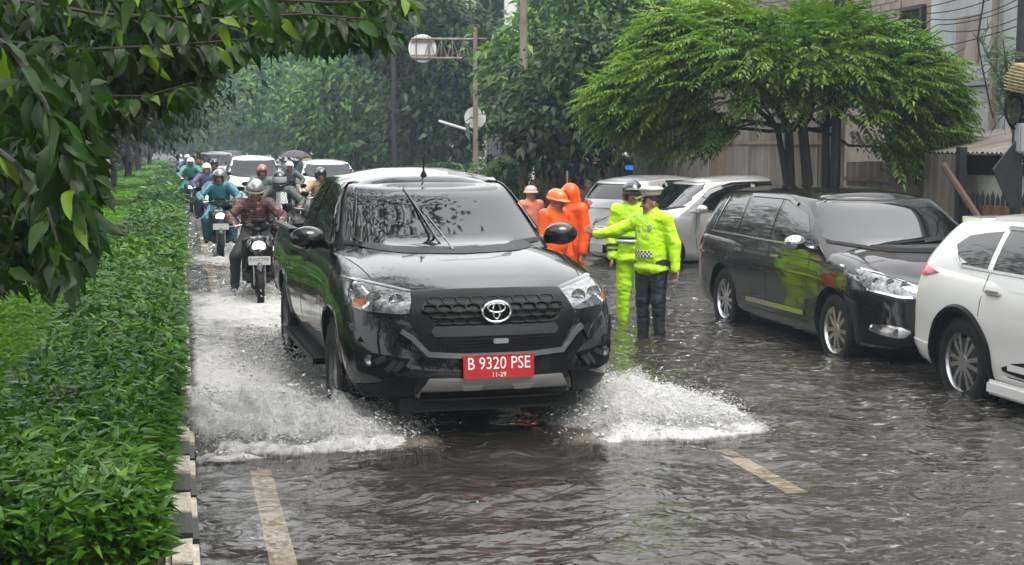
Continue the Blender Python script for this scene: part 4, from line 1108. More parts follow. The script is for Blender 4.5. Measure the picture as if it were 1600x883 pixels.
def tree(name, label, base, blobs, nleaf, size, mat, trunk_r=.15, bark=None, seed=1, group=None, clump=.5, quads=1, fork=.55, cat='tree', droop=.3, asp=.42, per=26, nl=None, trunk_top=None, lean=(0, 0), dens=0.75):
    """base: ground point; blobs: (dx, dy, z, rx, ry, rz) crown lobes relative to the base"""
    rng = np.random.default_rng(seed)
    root = empty(name, base, 0, label, cat, group)
    B = np.array(blobs, float); vol = B[:, 3] * B[:, 4] * B[:, 5]; vol = vol ** .67; vol /= vol.sum()
    ncl = max(8, nleaf // per); which = rng.choice(len(B), ncl, p=vol)
    d = unit(rng.normal(size=(ncl, 3))); rad = rng.uniform(dens, 1.08, ncl) * (1 - .25 * (rng.random(ncl) < .25) * rng.random(ncl))
    C = B[which, :3] + d * B[which, 3:6] * rad[:, None]
    base_t = np.clip(.38 + .25 * d[:, 2] + rng.normal(0, .15, ncl), 0, .95)  # clump tint rises with upward facing: paler tops, darker undersides
    idx = np.repeat(np.arange(ncl), per); n = len(idx)
    off = rng.normal(size=(n, 3)) * clump * np.array([1, 1, .55]) * rng.uniform(.6, 1.3, (ncl, 1))[idx]
    P = C[idx] + off
    out = unit(off + d[idx] * clump * .8 + 1e-6)
    D = unit(out * .8 + rng.normal(size=(n, 3)) * .45 + np.array([0, 0, -.25]))
    U = unit(np.array([0, 0, 1.]) + rng.normal(size=(n, 3)) * .45 + out * .3)
    Ln = size * rng.uniform(.65, 1.3, n)
    V, Q = leaves(P, D, U, Ln, Ln * asp, .12, droop, quads)
    k = 4 if quads == 1 else 5
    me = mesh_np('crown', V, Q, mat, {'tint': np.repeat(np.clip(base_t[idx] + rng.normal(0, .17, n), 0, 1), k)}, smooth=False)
    cr_o = link('crown', me, root); cr_o['kind'] = 'stuff'
    mb = MB(); zc = B[:, 2].min() if trunk_top is None else trunk_top
    top = Vector((lean[0] * zc, lean[1] * zc, max(.4, zc * fork)))
    P = limb(mb, (0, 0, -.1), top, trunk_r * 1.25, trunk_r * .8, rng, 6, .03, 10)
    for b in B:
        c = Vector(b[:3]); mid = top.lerp(c, .55) + Vector(rng.normal(0, .12 * b[3], 3))
        limb(mb, top, mid, trunk_r * .62, trunk_r * .38, rng, 4, .06)
        for q in range(nl or 4):
            e = c + Vector(unit(rng.normal(size=3)) * b[3:6] * .8); limb(mb, mid, e, trunk_r * .34, trunk_r * .07, rng, 5, .08, 5)
    mb.obj('trunk', bark or M_BARK, root)
    return root

# ---- clipped hedge of long glossy leaves along the kerb
def hedge():
    rng = np.random.default_rng(21)
    root = empty('hedge', (-.6, 5.2, .08), 0, 'dense hedge of long glossy dark green leaves along the painted kerb', 'hedge')
    def plants(n, y0, y1, pw=1.):
        y = y0 + (y1 - y0) * rng.random(n) ** pw; x = -1.12 + rng.random(n) * (1.0 + .095 * np.clip((y - 6.5) / 4, 0, 1))
        return x, y
    VV, QQ, TT = [], [], []; nv = 0
    leafobjs = []
    for (n, y0, y1, ln, pw) in ((30000, 5.55, 9.5, .090, 1.), (24000, 9.5, 18, .10, 1.1), (13000, 18, 36, .16, 1.15), (9000, 36, 90, .26, 1.1)):
        x, y = plants(n, y0, y1, pw)
        edge = np.clip((x + 1.15) / .2, .35, 1) * np.clip((-.10 + .115 * np.clip((y - 6.5) / 4, 0, 1) - x) / .12, .5, 1) * np.clip((y - 5.45) / .3, .35, 1)
        top = (.34 + .10 * fbm(x * 2.2, y * 1.6, seed=4, oct=3)) * (.55 + .45 * edge) + .04
        z = .08 + (top) * (1 - np.abs(rng.normal(0, .22, n)).clip(0, .85))
        a = rng.uniform(0, 2 * np.pi, n)
        # leaves lean outwards towards the kerb and upwards
        D = np.stack([np.cos(a) + .35 * (x > -.35), np.sin(a) - .15, rng.uniform(.15, 1.5, n)], 1)
        U = unit(np.array([0, 0, 1.]) + rng.normal(size=(n, 3)) * .35)
        Ln = ln * rng.uniform(.6, 1.35, n); P = np.stack([x, y, z], 1)
        t = np.clip(.35 + .45 * (fbm(x * 3, y * 3, seed=9, oct=2) - .3) + rng.normal(0, .2, n), 0, .96); t[rng.random(n) < .006] = 1.
        if y0 == 5.55:
            # the 300 leaves that show largest are pieces of their own
            sel = np.argsort(y - 1.2 * (z - .08) + rng.normal(0, .25, n))[:300]; leafobjs.append((P[sel], D[sel], U[sel], Ln[sel], t[sel]))
            keep = np.ones(n, bool); keep[sel] = False; P, D, U, Ln, t = P[keep], D[keep], U[keep], Ln[keep], t[keep]
        V, Q = leaves(P, D, U, Ln, Ln * rng.uniform(.26, .38, len(Ln)), .2, .40, 2)
        VV.append(V); QQ.append(Q + nv); TT.append(np.repeat(t, 5)); nv += len(V)
    V = np.concatenate(VV) - np.array([-.6, 5.2, .08])
    o = link('foliage', mesh_np('foliage', V, np.concatenate(QQ), LM_HEDGE, {'tint': np.concatenate(TT)}, False), root); o['kind'] = 'stuff'
    kinds = []
    for q in range(5):
        n = 9; ts = np.linspace(0, 1, n); w = .33 * np.sin(np.pi * ts ** .8) ** .9 * .5; V = []; Fc = []
        for i, t_ in enumerate(ts):
            zz = -.30 * t_ ** 2 * (.6 + .2 * q) + .08 * t_
            V += [(-w[i], t_, zz + .2 * w[i]), (0, t_, zz), (w[i], t_, zz + .2 * w[i])]
        for i in range(n - 1): Fc += [(3 * i, 3 * i + 1, 3 * i + 4, 3 * i + 3), (3 * i + 1, 3 * i + 2, 3 * i + 5, 3 * i + 4)]
        me = mesh('leaf', V, Fc, LM_HEDGE, True, 180); at = me.attributes.new('tint', 'FLOAT', 'POINT'); at.data.foreach_set('value', np.full(len(V), [.3, .45, .6, .75, .9][q], dtype=np.float32)); kinds.append(me)
    P, D, U, Ln, t = leafobjs[0]
    for i in range(len(P)):
        o = link('leaf', kinds[int(np.clip(t[i] * 5, 0, 4))], root); d = Vector(D[i]).normalized(); s = d.cross(Vector(U[i])).normalized(); nn = s.cross(d)
        M = Matrix((s, d, nn)).transposed().to_4x4(); M.translation = Vector(P[i]) - Vector((-.6, 5.2, .08)); o.matrix_local = M @ Matrix.Scale(Ln[i] * 1.1, 4)
    # stems
    mb = MB()
    for i in range(420):
        x, y = rng.uniform(-1.05, -.17), 5.6 + 12 * rng.random() ** 1.6; h = rng.uniform(.2, .38)
        mb.tube([(x + .6, y - 5.2, -.02), (x + .6 + rng.normal(0, .03), y - 5.2 + rng.normal(0, .03), h * .6), (x + .6 + rng.normal(0, .05), y - 5.2 + rng.normal(0, .05), h)], [.006, .005, .003], 4)
    so = mb.obj('stems', M_STEM, root); so['kind'] = 'stuff'
hedge()
def cover():
    rng = np.random.default_rng(22); VV, QQ, TT = [], [], []; nv = 0
    for (n, y0, y1, ln) in ((26000, 5.6, 13, .055), (24000, 13, 26, .075), (16000, 26, 60, .13), (7000, 60, 130, .24)):
        y = rng.uniform(y0, y1, n); x = rng.uniform(-4.5, -1.02, n); x = np.where(rng.random(n) < .5, rng.uniform(-2.6, -1.02, n), x)
        top = .20 + .16 * fbm(x * 1.5, y * 1.2, seed=14, oct=3) + .04; z = .10 + top * (1 - np.abs(rng.normal(0, .16, n)).clip(0, .8))
        a = rng.uniform(0, 2 * np.pi, n); D = np.stack([np.cos(a), np.sin(a), rng.uniform(-.1, .7, n)], 1); U = unit(np.array([0, 0, 1.]) + rng.normal(size=(n, 3)) * .4)
        Ln = ln * rng.uniform(.6, 1.3, n); V, Q = leaves(np.stack([x, y, z], 1), D, U, Ln, Ln * .55, .12, .2, 1)
        VV.append(V); QQ.append(Q + nv); nv += len(V); TT.append(np.repeat(np.clip(.45 + .6 * (fbm(x * 1.6, y * 1.6, seed=19, oct=3) - .5) + rng.normal(0, .18, n), 0, .98), 4))
    tag(link('ground_cover', mesh_np('ground_cover', np.concatenate(VV), np.concatenate(QQ), LM_COVER, {'tint': np.concatenate(TT)}, False)), 'light green low ground cover filling the median under the trees', 'ground cover', kind='stuff')
cover()
def treepx(name, label, tx, d, blobs, nleaf, size, mat, dd=0., ground=.0, **kw):
    """crown lobes given as photo pixels (x, y, rx, ry[, depth offset]) at camera depth d; the trunk stands on the ground at that depth"""
    b = pd(tx, 225, d); b.z = ground; s = F_PX / d; L = []
    for q in blobs:
        e = q[4] if len(q) > 4 else 0.
        p = pd(q[0], q[1], d + e); rx = q[2] / s; rz = q[3] / s
        L.append((p.x - b.x, p.y - b.y, p.z - b.z, rx, max(rx * .8, 1.0), rz))
    return tree(name, label, b, L, nleaf, size, mat, **kw)
# ---- right-hand side and far background
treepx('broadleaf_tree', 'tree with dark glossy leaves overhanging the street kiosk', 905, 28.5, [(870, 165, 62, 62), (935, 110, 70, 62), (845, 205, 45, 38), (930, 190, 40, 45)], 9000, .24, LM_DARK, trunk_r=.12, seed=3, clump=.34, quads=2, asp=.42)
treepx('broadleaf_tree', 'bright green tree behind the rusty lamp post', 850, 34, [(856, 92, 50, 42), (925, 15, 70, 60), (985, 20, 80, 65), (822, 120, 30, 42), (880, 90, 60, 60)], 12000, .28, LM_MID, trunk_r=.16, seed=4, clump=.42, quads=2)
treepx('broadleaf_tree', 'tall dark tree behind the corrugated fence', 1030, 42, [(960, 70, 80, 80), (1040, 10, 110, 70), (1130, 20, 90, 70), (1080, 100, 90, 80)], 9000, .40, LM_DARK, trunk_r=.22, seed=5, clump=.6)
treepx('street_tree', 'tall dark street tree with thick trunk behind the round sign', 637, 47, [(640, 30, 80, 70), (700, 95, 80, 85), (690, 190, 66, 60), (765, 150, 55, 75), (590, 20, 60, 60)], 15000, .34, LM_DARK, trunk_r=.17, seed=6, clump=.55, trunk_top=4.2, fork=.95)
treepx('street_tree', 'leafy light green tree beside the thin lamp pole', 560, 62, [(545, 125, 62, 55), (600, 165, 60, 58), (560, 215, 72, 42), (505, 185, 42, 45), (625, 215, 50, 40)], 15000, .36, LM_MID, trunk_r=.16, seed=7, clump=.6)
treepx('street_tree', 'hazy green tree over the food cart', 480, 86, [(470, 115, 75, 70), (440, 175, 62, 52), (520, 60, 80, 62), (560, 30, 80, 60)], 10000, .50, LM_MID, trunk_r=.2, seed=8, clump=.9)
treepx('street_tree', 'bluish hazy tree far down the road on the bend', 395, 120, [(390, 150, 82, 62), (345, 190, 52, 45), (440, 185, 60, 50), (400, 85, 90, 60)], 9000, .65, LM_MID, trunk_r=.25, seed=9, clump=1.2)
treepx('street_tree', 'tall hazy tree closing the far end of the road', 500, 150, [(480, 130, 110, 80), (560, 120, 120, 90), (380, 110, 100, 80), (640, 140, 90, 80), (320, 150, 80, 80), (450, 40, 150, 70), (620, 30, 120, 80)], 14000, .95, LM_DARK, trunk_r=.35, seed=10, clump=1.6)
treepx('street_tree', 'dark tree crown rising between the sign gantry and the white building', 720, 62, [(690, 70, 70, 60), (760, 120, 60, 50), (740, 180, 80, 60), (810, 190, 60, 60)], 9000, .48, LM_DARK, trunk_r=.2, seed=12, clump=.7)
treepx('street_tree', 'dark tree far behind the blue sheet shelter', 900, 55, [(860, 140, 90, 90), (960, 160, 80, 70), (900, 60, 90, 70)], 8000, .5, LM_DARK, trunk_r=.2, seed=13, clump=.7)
# ---- median row (their crowns reach over the road)
for k, (Y, X, zc, r_, nl, sz) in enumerate(((23.5, -2.35, 4.3, 2.9, 14000, .17), (37, -2.3, 4.4, 3.0, 12000, .21), (51, -2.35, 4.5, 3.1, 9000, .28), (66, -2.3, 4.8, 3.3, 6000, .36), (84, -2.3, 5.2, 3.8, 6000, .45), (106, -2.2, 5.6, 4.2, 5000, .6))):
    lab = ['median tree with dark drooping crown and leaning prop', 'median tree beside the grey concrete slab', 'median tree third along the row beyond the grey slab', 'median tree fourth along the row beyond the grey slab', 'median tree fifth along the row beyond the grey slab', 'median tree at the far end of the planted row'][k]
    bl = [(.3, 0, zc, r_, r_, r_ * .62), (1.3, -1.0, zc - .9, r_ * .62, r_ * .7, r_ * .42), (-1.2, 1, zc - .6, r_ * .7, r_ * .8, r_ * .5), (1.5, 1.6, zc - .7, r_ * .55, r_ * .6, r_ * .45), (.2, .2, zc + 1.8, r_ * .8, r_ * .8, r_ * .6)] + ([(.5, -1.5, 2.95, 1.7, 1.8, .75), (-1.6, -.5, 2.7, 1.6, 1.8, .8), (-.4, 2., 2.9, 1.6, 1.8, .7)] if k < 4 else [])
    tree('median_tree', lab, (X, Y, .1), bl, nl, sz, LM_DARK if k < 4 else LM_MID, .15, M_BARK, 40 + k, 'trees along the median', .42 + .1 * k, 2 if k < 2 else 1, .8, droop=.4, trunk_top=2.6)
for k, (x, Y, h) in enumerate(((-7.5, 20, 5.5), (-8.5, 30, 6), (-7.8, 42, 6.5), (-9, 56, 7), (-8, 74, 7.5), (-8.5, 96, 8.5))):
    tree('roadside_tree', ['dense dark tree across the opposite carriageway, first of its row', 'dense dark tree across the opposite carriageway, second of its row', 'dense dark tree across the opposite carriageway, third of its row', 'dense dark tree across the opposite carriageway, fourth of its row', 'dense dark tree across the opposite carriageway, fifth of its row', 'dense dark tree across the opposite carriageway, last of its row'][k],
         (x - 6.5, Y, -.1), [(0, 0, h * .55, 3.4, 4.6, h * .42), (1.5, 3, h * .35, 2.6, 4., h * .36), (.8, -3, h * .32, 2.6, 4., h * .34)], 5200, .42, LM_DARK, .2, M_BARK, 60 + k, 'trees across the opposite carriageway', .6)
# ---- grey slab and prop among the median trunks
_p = px(152, 312, .2)
b = MB(); b.box((0, 0, .62), (.42, .05, .72), bev=.02); tag(b.obj('concrete_slab', pm('grey_slab', (.30, .30, .30), .7, var=.3, vs=4), loc=_p), 'upright grey concrete slab among the median tree trunks', 'slab')
_p = px(142, 338, .2); b = MB(); b.tube([(0, 0, 0), (-.16, .1, 1.0), (-.35, .2, 1.9)], .045, 8); tag(b.obj('wooden_prop', M_BARK2, loc=_p), 'slanting wooden prop leaning on a median tree trunk', 'prop')

# ---- umbrella-shaped tree with feathery compound leaves
def umbrella():
    rng = np.random.default_rng(77); d0 = 19.4; base = pd(1268, 225, d0); base.z = .06; s = F_PX / d0
    root = empty('umbrella_tree', base, 0, 'spreading umbrella shaped tree with feathery leaves behind the black people carrier', 'tree')
    Bp = [(1180, 118, 190, 92, 2300), (1330, 140, 140, 105, 1500), (1025, 165, 92, 62, 850), (1415, 165, 68, 75, 620), (1110, 62, 110, 52, 800), (1290, 70, 100, 40, 500), (1445, 205, 42, 50, 300), (1080, 205, 85, 36, 380), (1410, 245, 45, 40, 220)]
    P, D = [], []
    for (x, y, rx, ry, n) in Bp:
        n = int(n * 1.3)
        c = np.array(pd(x, y, d0) - base); rx, rz = rx / s, ry / s
        u = unit(rng.normal(size=(n, 3)) * np.array([1, 1, .8])); u[:, 2] = np.where(rng.random(n) < .8, np.abs(u[:, 2]), u[:, 2])
        q = c + u * np.array([rx, rx * .85, rz]) * rng.uniform(.62, 1.08, (n, 1)) + rng.normal(0, .05, (n, 3))
        P.append(q); o = q - np.array([0, 0, 2.0]); o[:, 2] *= .35
        D.append(unit(unit(o) + rng.normal(0, .35, (n, 3)) + np.array([0, 0, -.25])))
    P = np.concatenate(P); D = np.concatenate(D)
    # the crown is open underneath, arched over the trunks
    cp = (np.array(_M.to_3x3()).T @ (P + np.array(base) - np.array([0, 0, CAMZ])).T).T
    sx_ = 800 + F_PX * cp[:, 0] / -cp[:, 2]; sy_ = 441.5 - F_PX * cp[:, 1] / -cp[:, 2]
    low = np.interp(sx_, [880, 960, 1060, 1130, 1190, 1230, 1310, 1350, 1410, 1480, 1530], [205, 225, 250, 225, 195, 165, 170, 225, 270, 265, 215]) + RNG.normal(0, 10, len(P))
    keep = sy_ < low; P, D = P[keep], D[keep]; n = len(P)
    S = unit(np.cross(D, np.array([0, 0, 1.]))); Nn = np.cross(S, D); Lr = rng.uniform(.22, .44, n)
    VV, QQ, TT = [], [], []; nv = 0; bt = np.clip(.40 + .5 * (fbm(P[:, 0] * 1.4, P[:, 1] * 1.4, P[:, 2] * 1.8, seed=5, oct=3) - .5) * 1.6 + rng.normal(0, .1, n), 0, .97); bt[rng.random(n) < .01] = 1.
    for k in range(7):
        t = .12 + .88 * k / 6; pos = P + D * (Lr * t)[:, None] - np.array([0, 0, 1.]) * (.28 * Lr * t ** 2)[:, None]
        for sd in ((-1, 1) if k < 6 else (1,)):
            dr = D * (.75 if k < 6 else 1.) + (S * sd * .95 if k < 6 else 0) + np.array([0, 0, -.30]) + rng.normal(0, .12, (n, 3))
            ll = Lr * .31 * (1 - .35 * abs(t - .5)) * rng.uniform(.85, 1.2, n)
            V, Q = leaves(pos, dr, Nn + rng.normal(0, .15, (n, 3)), ll, ll * .34, .05, .22, 1)
            VV.append(V); QQ.append(Q + nv); nv += len(V); TT.append(np.repeat(np.clip(bt + rng.normal(0, .07, n), 0, 1), 4))
    o = link('crown', mesh_np('crown', np.concatenate(VV), np.concatenate(QQ), LM_LIGHT2, {'tint': np.concatenate(TT)}, False), root); o['kind'] = 'stuff'
    mb = MB(); rg = rng
    for (x0, x1, x2, r_) in ((1225, 1232, 1180, .07), (1262, 1254, 1250, .08), (1240, 1215, 1110, .05), (1282, 1290, 1380, .055)):
        a = pd(x0 + 15, 225, d0); a.z = .02; m = pd(x1, 200, d0) - base; e = pd(x2, 120, d0) - base
        mb.tube([a - base, (a - base).lerp(m, .5) + Vector((.03, .02, 0)), m, m.lerp(e, .5) + Vector((0, .05, .1)), e], [r_ * 1.2, r_, r_ * .85, r_ * .6, r_ * .4], 9)
        for q in range(9):
            t = unit(rg.normal(size=3)) * np.array([1.7, 1.5, .7]); t[2] = abs(t[2]) * .7 + .1
            limb(mb, e, e + Vector(t), r_ * .38, r_ * .08, rg, 5, .08, 5)
        for q in range(3):
            bp = Bp[(q * 3 + int(x0)) % len(Bp)]; limb(mb, m, pd(bp[0], bp[1], d0) - base, r_ * .45, r_ * .1, rg, 6, .05, 6)
    mb.obj('trunk', M_BARK, root)
LM_LIGHT2 = leafmat('leaf_feather', (.035, .095, .010), (.24, .37, .045), .28, .45, .3, (.30, .33, .05))
umbrella()
# ---- spiky stick plant beside the grey building
def stickplant():
    rng = np.random.default_rng(3); d0 = 15.4; base = pd(1592, 225, d0); base.z = .06; s = F_PX / d0
    root = empty('pencil_cactus', base, 0, 'pencil thin green stick plant rising beside the dark sign post', 'plant'); mb = MB(); tw = MB()
    for k in range(16):
        e = pd(rng.uniform(1530, 1640), rng.uniform(40, 190), d0 + rng.uniform(-.4, .4)) - base; m = (pd(1590 + rng.uniform(-8, 8), 225, d0) - base).lerp(e, .35) + Vector((0, 0, .1))
        mb.tube([Vector((rng.normal(0, .04), rng.normal(0, .04), .0)), (pd(1592, 235, d0) - base), m, e], [.022, .02, .012, .006], 6)
        for q in range(26):
            a = m.lerp(e, rng.uniform(.1, 1)); dv = Vector(unit(rng.normal(size=3) + np.array([0, 0, .6]))) * rng.uniform(.12, .30)
            tw.tube([a, a + dv * .5 + Vector((0, 0, .01)), a + dv], [.006, .005, .003], 4)
            for w in range(2):
                d2 = (dv.normalized() + Vector(rng.normal(0, .5, 3))).normalized() * rng.uniform(.08, .16); tw.tube([a + dv * .6, a + dv * .6 + d2], [.004, .003], 4)
    mb.obj('stem', M_STEM, root); o = tw.obj('twigs', pm('twig_green', (.06, .11, .03), .5), root); o['kind'] = 'stuff'
stickplant()
# ---- palm-like shrub by the grey sheeting
def shrub(name, label, x, y, d, w, n, mat, seed, ln=.5, lw=.06, h=1.1):
    rng = np.random.default_rng(seed); base = pd(x, y, d); base.z = .06
    root = empty(name, base, 0, label, 'shrub')
    P = rng.normal(size=(n, 3)) * np.array([w * .45, w * .4, .0]); P[:, 2] = rng.uniform(.15, h, n); P[:, :2] *= (1 - .35 * (P[:, 2:3] / h))
    a = rng.uniform(0, 2 * np.pi, n); D = np.stack([np.cos(a), np.sin(a), rng.uniform(.2, 1.2, n)], 1); L_ = ln * rng.uniform(.6, 1.2, n)
    V, Q = leaves(P, D, np.tile([0, 0, 1.], (n, 1)) + rng.normal(0, .2, (n, 3)), L_, np.full(n, lw), .2, .45, 2)
    o = link('foliage', mesh_np('foliage', V, Q, mat, {'tint': np.repeat(np.clip(rng.normal(.5, .2, n), 0, 1), 5)}, False), root); o['kind'] = 'stuff'
    mb = MB()
    for k in range(14): mb.tube([(rng.normal(0, .1), rng.normal(0, .1), 0), (rng.normal(0, w * .3), rng.normal(0, w * .3), h * .8)], [.02, .012], 5)
    mb.obj('stem', M_STEM, root)
shrub('leafy_shrub', 'bright green spiky shrub at the foot of the rusty lamp post', 792, 280, 30, 1.0, 900, LM_MID, 5, .42, .075, 1.45)
shrub('leafy_shrub', 'low dark shrub beneath the hanging street lamp', 700, 280, 44, 2.2, 500, LM_DARK, 6, .5, .09, 1.2)

# ---- the tree whose low branches hang over the camera
def near_tree():
    rng = np.random.default_rng(15); base = Vector((-2.9, 6.4, .1))
    root = empty('median_tree', base, 0, 'big leaved tree with low branches hanging over the hedge', 'tree')
    mb = MB(); limb(mb, (0, 0, -.1), (.1, 0, 3.4), .19, .15, rng, 6, .02, 12)
    lobes = [(.6, -1, 5.2, 3.6, 3.4, 1.5), (2.2, -4.5, 4.9, 3.2, 3.2, 1.3), (1.0, 3.6, 4.7, 2.5, 2.6, 1.2), (-2.4, 1, 4.6, 2.4, 3, 1.5), (3.2, -.5, 5.3, 2.2, 2.6, 1.0)]
    for b in lobes:
        c = Vector(b[:3]); limb(mb, (.1, 0, 3.3), c, .10, .04, rng, 6, .05)
        for q in range(5): limb(mb, c, c + Vector(unit(rng.normal(size=3)) * np.array(b[3:6]) * .85), .04, .012, rng, 5, .07, 5)
    # hidden mass of the crown (above and behind the frame as well)
    B = np.array(lobes); n = 15000; w = rng.choice(len(B), n, p=[.28, .26, .18, .14, .14]); u = unit(rng.normal(size=(n, 3))); cl = rng.normal(size=(n, 3)) * .12
    P = B[w, :3] + u * B[w, 3:6] * rng.uniform(.35, 1.05, (n, 1)) + cl
    # lower curtain seen in the top left of the picture
    m = 11000; d_ = rng.uniform(6.5, 12, m); xx = 360 * rng.random(m) ** 1.05 - 20; yy = rng.uniform(-60, 10, m) + 275 * rng.random(m) ** 1.15 * (1 - .62 * (xx / 350).clip(0, 1)) * (.75 + .5 * fbm(xx / 60., d_ * .6, seed=5, oct=2))
    Q2 = np.array([np.array(pd(x_, y_, dd) - base) for x_, y_, dd in zip(xx, yy, d_)])
    m3 = 4200; Q3 = np.array([np.array(pd(x_, y_, dd) - base) for x_, y_, dd in zip(rng.uniform(-20, 620, m3), rng.uniform(-80, 70, m3), rng.uniform(6, 9, m3))])
    m4 = 4200; x4 = rng.uniform(-30, 150, m4); low4 = np.interp(x4, [-30, 40, 100, 150, 175], [450, 440, 430, 400, 260]) * (.72 + .42 * fbm(x4 / 22., x4 * 0, seed=9, oct=2)); y4 = 60 + (low4 - 60) * rng.random(m4) ** .8
    Q4 = np.array([np.array(pd(x_, y_, dd) - base) for x_, y_, dd in zip(x4, y4, rng.uniform(4.3, 8.5, m4))]); Q4 = Q4[Q4[:, 2] > .45]
    P = np.concatenate([P, Q2, Q3, Q4]); n = len(P)
    D = unit(rng.normal(size=(n, 3)) * .6 + np.array([.1, 0, -.8])); U = unit(rng.normal(size=(n, 3)) + np.array([0, -.6, .8])); L_ = rng.uniform(.07, .13, n)
    V, Q = leaves(P, D, U, L_, L_ * .42, .12, .25, 2)
    o = link('crown', mesh_np('crown', V, Q, LM_BIG, {'tint': np.repeat(np.clip(rng.normal(.32, .18, n), 0, 1), 5)}, False), root); o['kind'] = 'stuff'
    mb.obj('trunk', M_BARK, root)
    # individually built leaves on the nearest branches
    kinds = []
    for q in range(4):
        nn = 11; ts = np.linspace(0, 1, nn); ww = np.array([.36, .30, .42, .34][q]) * .5 * np.sin(np.pi * ts ** .72) ** .85; ww[0] = .02; V = []; Fc = []
        V.append((0, -.28, .03)); 
        V = []
        for i, t_ in enumerate(ts):
            zz = -.35 * t_ ** 2.2 * [1, .6, .3, .9][q]; wv = .03 * math.sin(9 * t_ + q)
            V += [(-ww[i], t_, zz + .22 * ww[i] + wv), (-ww[i] * .5, t_, zz + .10 * ww[i]), (0, t_, zz - .01), (ww[i] * .5, t_, zz + .10 * ww[i]), (ww[i], t_, zz + .22 * ww[i] - wv)]
        for i in range(nn - 1):
            for k in range(4): Fc.append((5 * i + k, 5 * i + k + 1, 5 * i + k + 6, 5 * i + k + 5))
        st = len(V); V += [(-.012, -.22, .02), (.012, -.22, .02), (.012, .0, 0), (-.012, .0, 0)]; Fc.append((st, st + 1, st + 2, st + 3))
        me = mesh('leaf', V, Fc, LM_BIG, True, 180); at = me.attributes.new('tint', 'FLOAT', 'POINT'); at.data.foreach_set('value', np.full(len(V), [.25, .45, .7, .97][q], dtype=np.float32)); kinds.append(me)
    twigs = [([(-40, -10, 5.2), (160, 22, 4.9), (330, 30, 4.7), (480, 22, 4.6), (575, 30, 4.5)], 86, .085, .125), ([(-40, 60, 5.4), (130, 78, 5.1), (280, 70, 4.9), (420, 58, 4.8)], 70, .085, .125),
             ([(-60, 20, 3.6), (20, 80, 3.5), (70, 160, 3.4), (100, 240, 3.4), (120, 320, 3.4)], 60, .085, .13), ([(-60, 190, 3.9), (30, 260, 3.8), (75, 330, 3.7), (95, 400, 3.7)], 44, .08, .12),
             ([(300, -40, 5.6), (430, 0, 5.3), (540, 5, 5.1), (640, -5, 5.0)], 50, .08, .12), ([(-30, 120, 6.5), (120, 150, 6.2), (230, 150, 6.0), (300, 130, 5.8)], 56, .09, .13), ([(-50, 320, 4.8), (40, 350, 4.6), (110, 410, 4.5)], 30, .08, .12),
             ([(-30, -60, 4.4), (150, -20, 4.2), (300, -10, 4.1), (420, -20, 4.0)], 46, .08, .12)]
    for pts, n, l0, l1 in twigs:
        W = [pd(*p) - base for p in pts]; tw = MB(); tw.tube(W, [.009 - .006 * i / (len(W) - 1) for i in range(len(W))], 6)
        bo = tw.obj('branch', M_BARK, root)
        for i in range(n):
            t = (i + .5) / n * (len(W) - 1); k = min(int(t), len(W) - 2); p = W[k].lerp(W[k + 1], t - k); ax = (W[k + 1] - W[k]).normalized()
            sd = 1 if i % 2 else -1
            d = (Vector((0, 0, -1)) * rng.uniform(.15, 1.2) + ax * rng.uniform(.0, .9) + Vector((rng.normal(0, .45), rng.normal(0, .5), 0)) + Vector((0, sd * .35, .1))).normalized()
            up = Vector((rng.normal(0, .7), -.5 + rng.normal(0, .6), .6)).normalized(); s_ = d.cross(up).normalized(); nn = s_.cross(d)
            M = Matrix((s_, d, nn)).transposed().to_4x4(); ln = rng.uniform(l0, l1); M.translation = p + d * ln * .2
            q = int(rng.choice(4, p=[.40, .30, .20, .10])); o = link('leaf', kinds[q], bo); o.matrix_local = M @ Matrix.Scale(ln, 4)
near_tree()

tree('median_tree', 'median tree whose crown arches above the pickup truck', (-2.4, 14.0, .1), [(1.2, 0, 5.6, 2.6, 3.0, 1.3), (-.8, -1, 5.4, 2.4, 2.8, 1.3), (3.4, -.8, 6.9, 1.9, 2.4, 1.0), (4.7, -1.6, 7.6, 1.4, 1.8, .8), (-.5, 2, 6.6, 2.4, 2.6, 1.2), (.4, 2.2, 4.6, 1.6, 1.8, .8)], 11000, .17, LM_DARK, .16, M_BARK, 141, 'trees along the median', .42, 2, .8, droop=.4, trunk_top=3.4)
for k, (x, Y, h) in enumerate(((-2.6, -7, 7.5), (3.2, -22, 9), (11.5, -5, 8), (11.8, 3.5, 7.5), (-9, -4, 9), (-1.5, -28, 10), (8.5, -26, 9))):  # unseen trees, added so the truck's paint mirrors a dark surround
    tree('roadside_tree', ['unseen leafy tree on the median behind the photographer', 'unseen tall leafy tree down the road behind the photographer', 'unseen leafy tree behind the fence right of the photographer', 'unseen leafy tree behind the fence beside the white crossover', 'unseen dense tree across the opposite carriageway level with the photographer', 'unseen tall tree far behind the photographer on the median', 'unseen tall tree far behind the photographer by the kerb'][k],
         (x, Y, .0), [(0, 0, h * .62, 3.0, 3.4, h * .36), (1.2, 1.5, h * .45, 2.2, 2.4, h * .3), (-1.2, -1, h * .42, 2.4, 2.4, h * .3)], 3200, .42, LM_DARK, .2, M_BARK, 160 + k, None, .6)

# undergrowth across the opposite carriageway
for k, (x, Y, w) in enumerate(((-15.5, 24, 5), (-15.5, 36, 6), (-16, 50, 7), (-16, 66, 8), (-16, 86, 10), (-16, 110, 12))):
    tree('roadside_bush', 'dark bush across the opposite carriageway, ' + ['first', 'second', 'third', 'fourth', 'fifth', 'last'][k] + ' of its row', (x, Y, -.1), [(0, 0, 1.3, 2.0, w, 1.7), (1, w * .5, 1.0, 1.6, w * .6, 1.4)], 4200, .40, LM_DARK, .08, M_BARK, 260 + k, 'bushes across the opposite carriageway', .5, cat='bush')

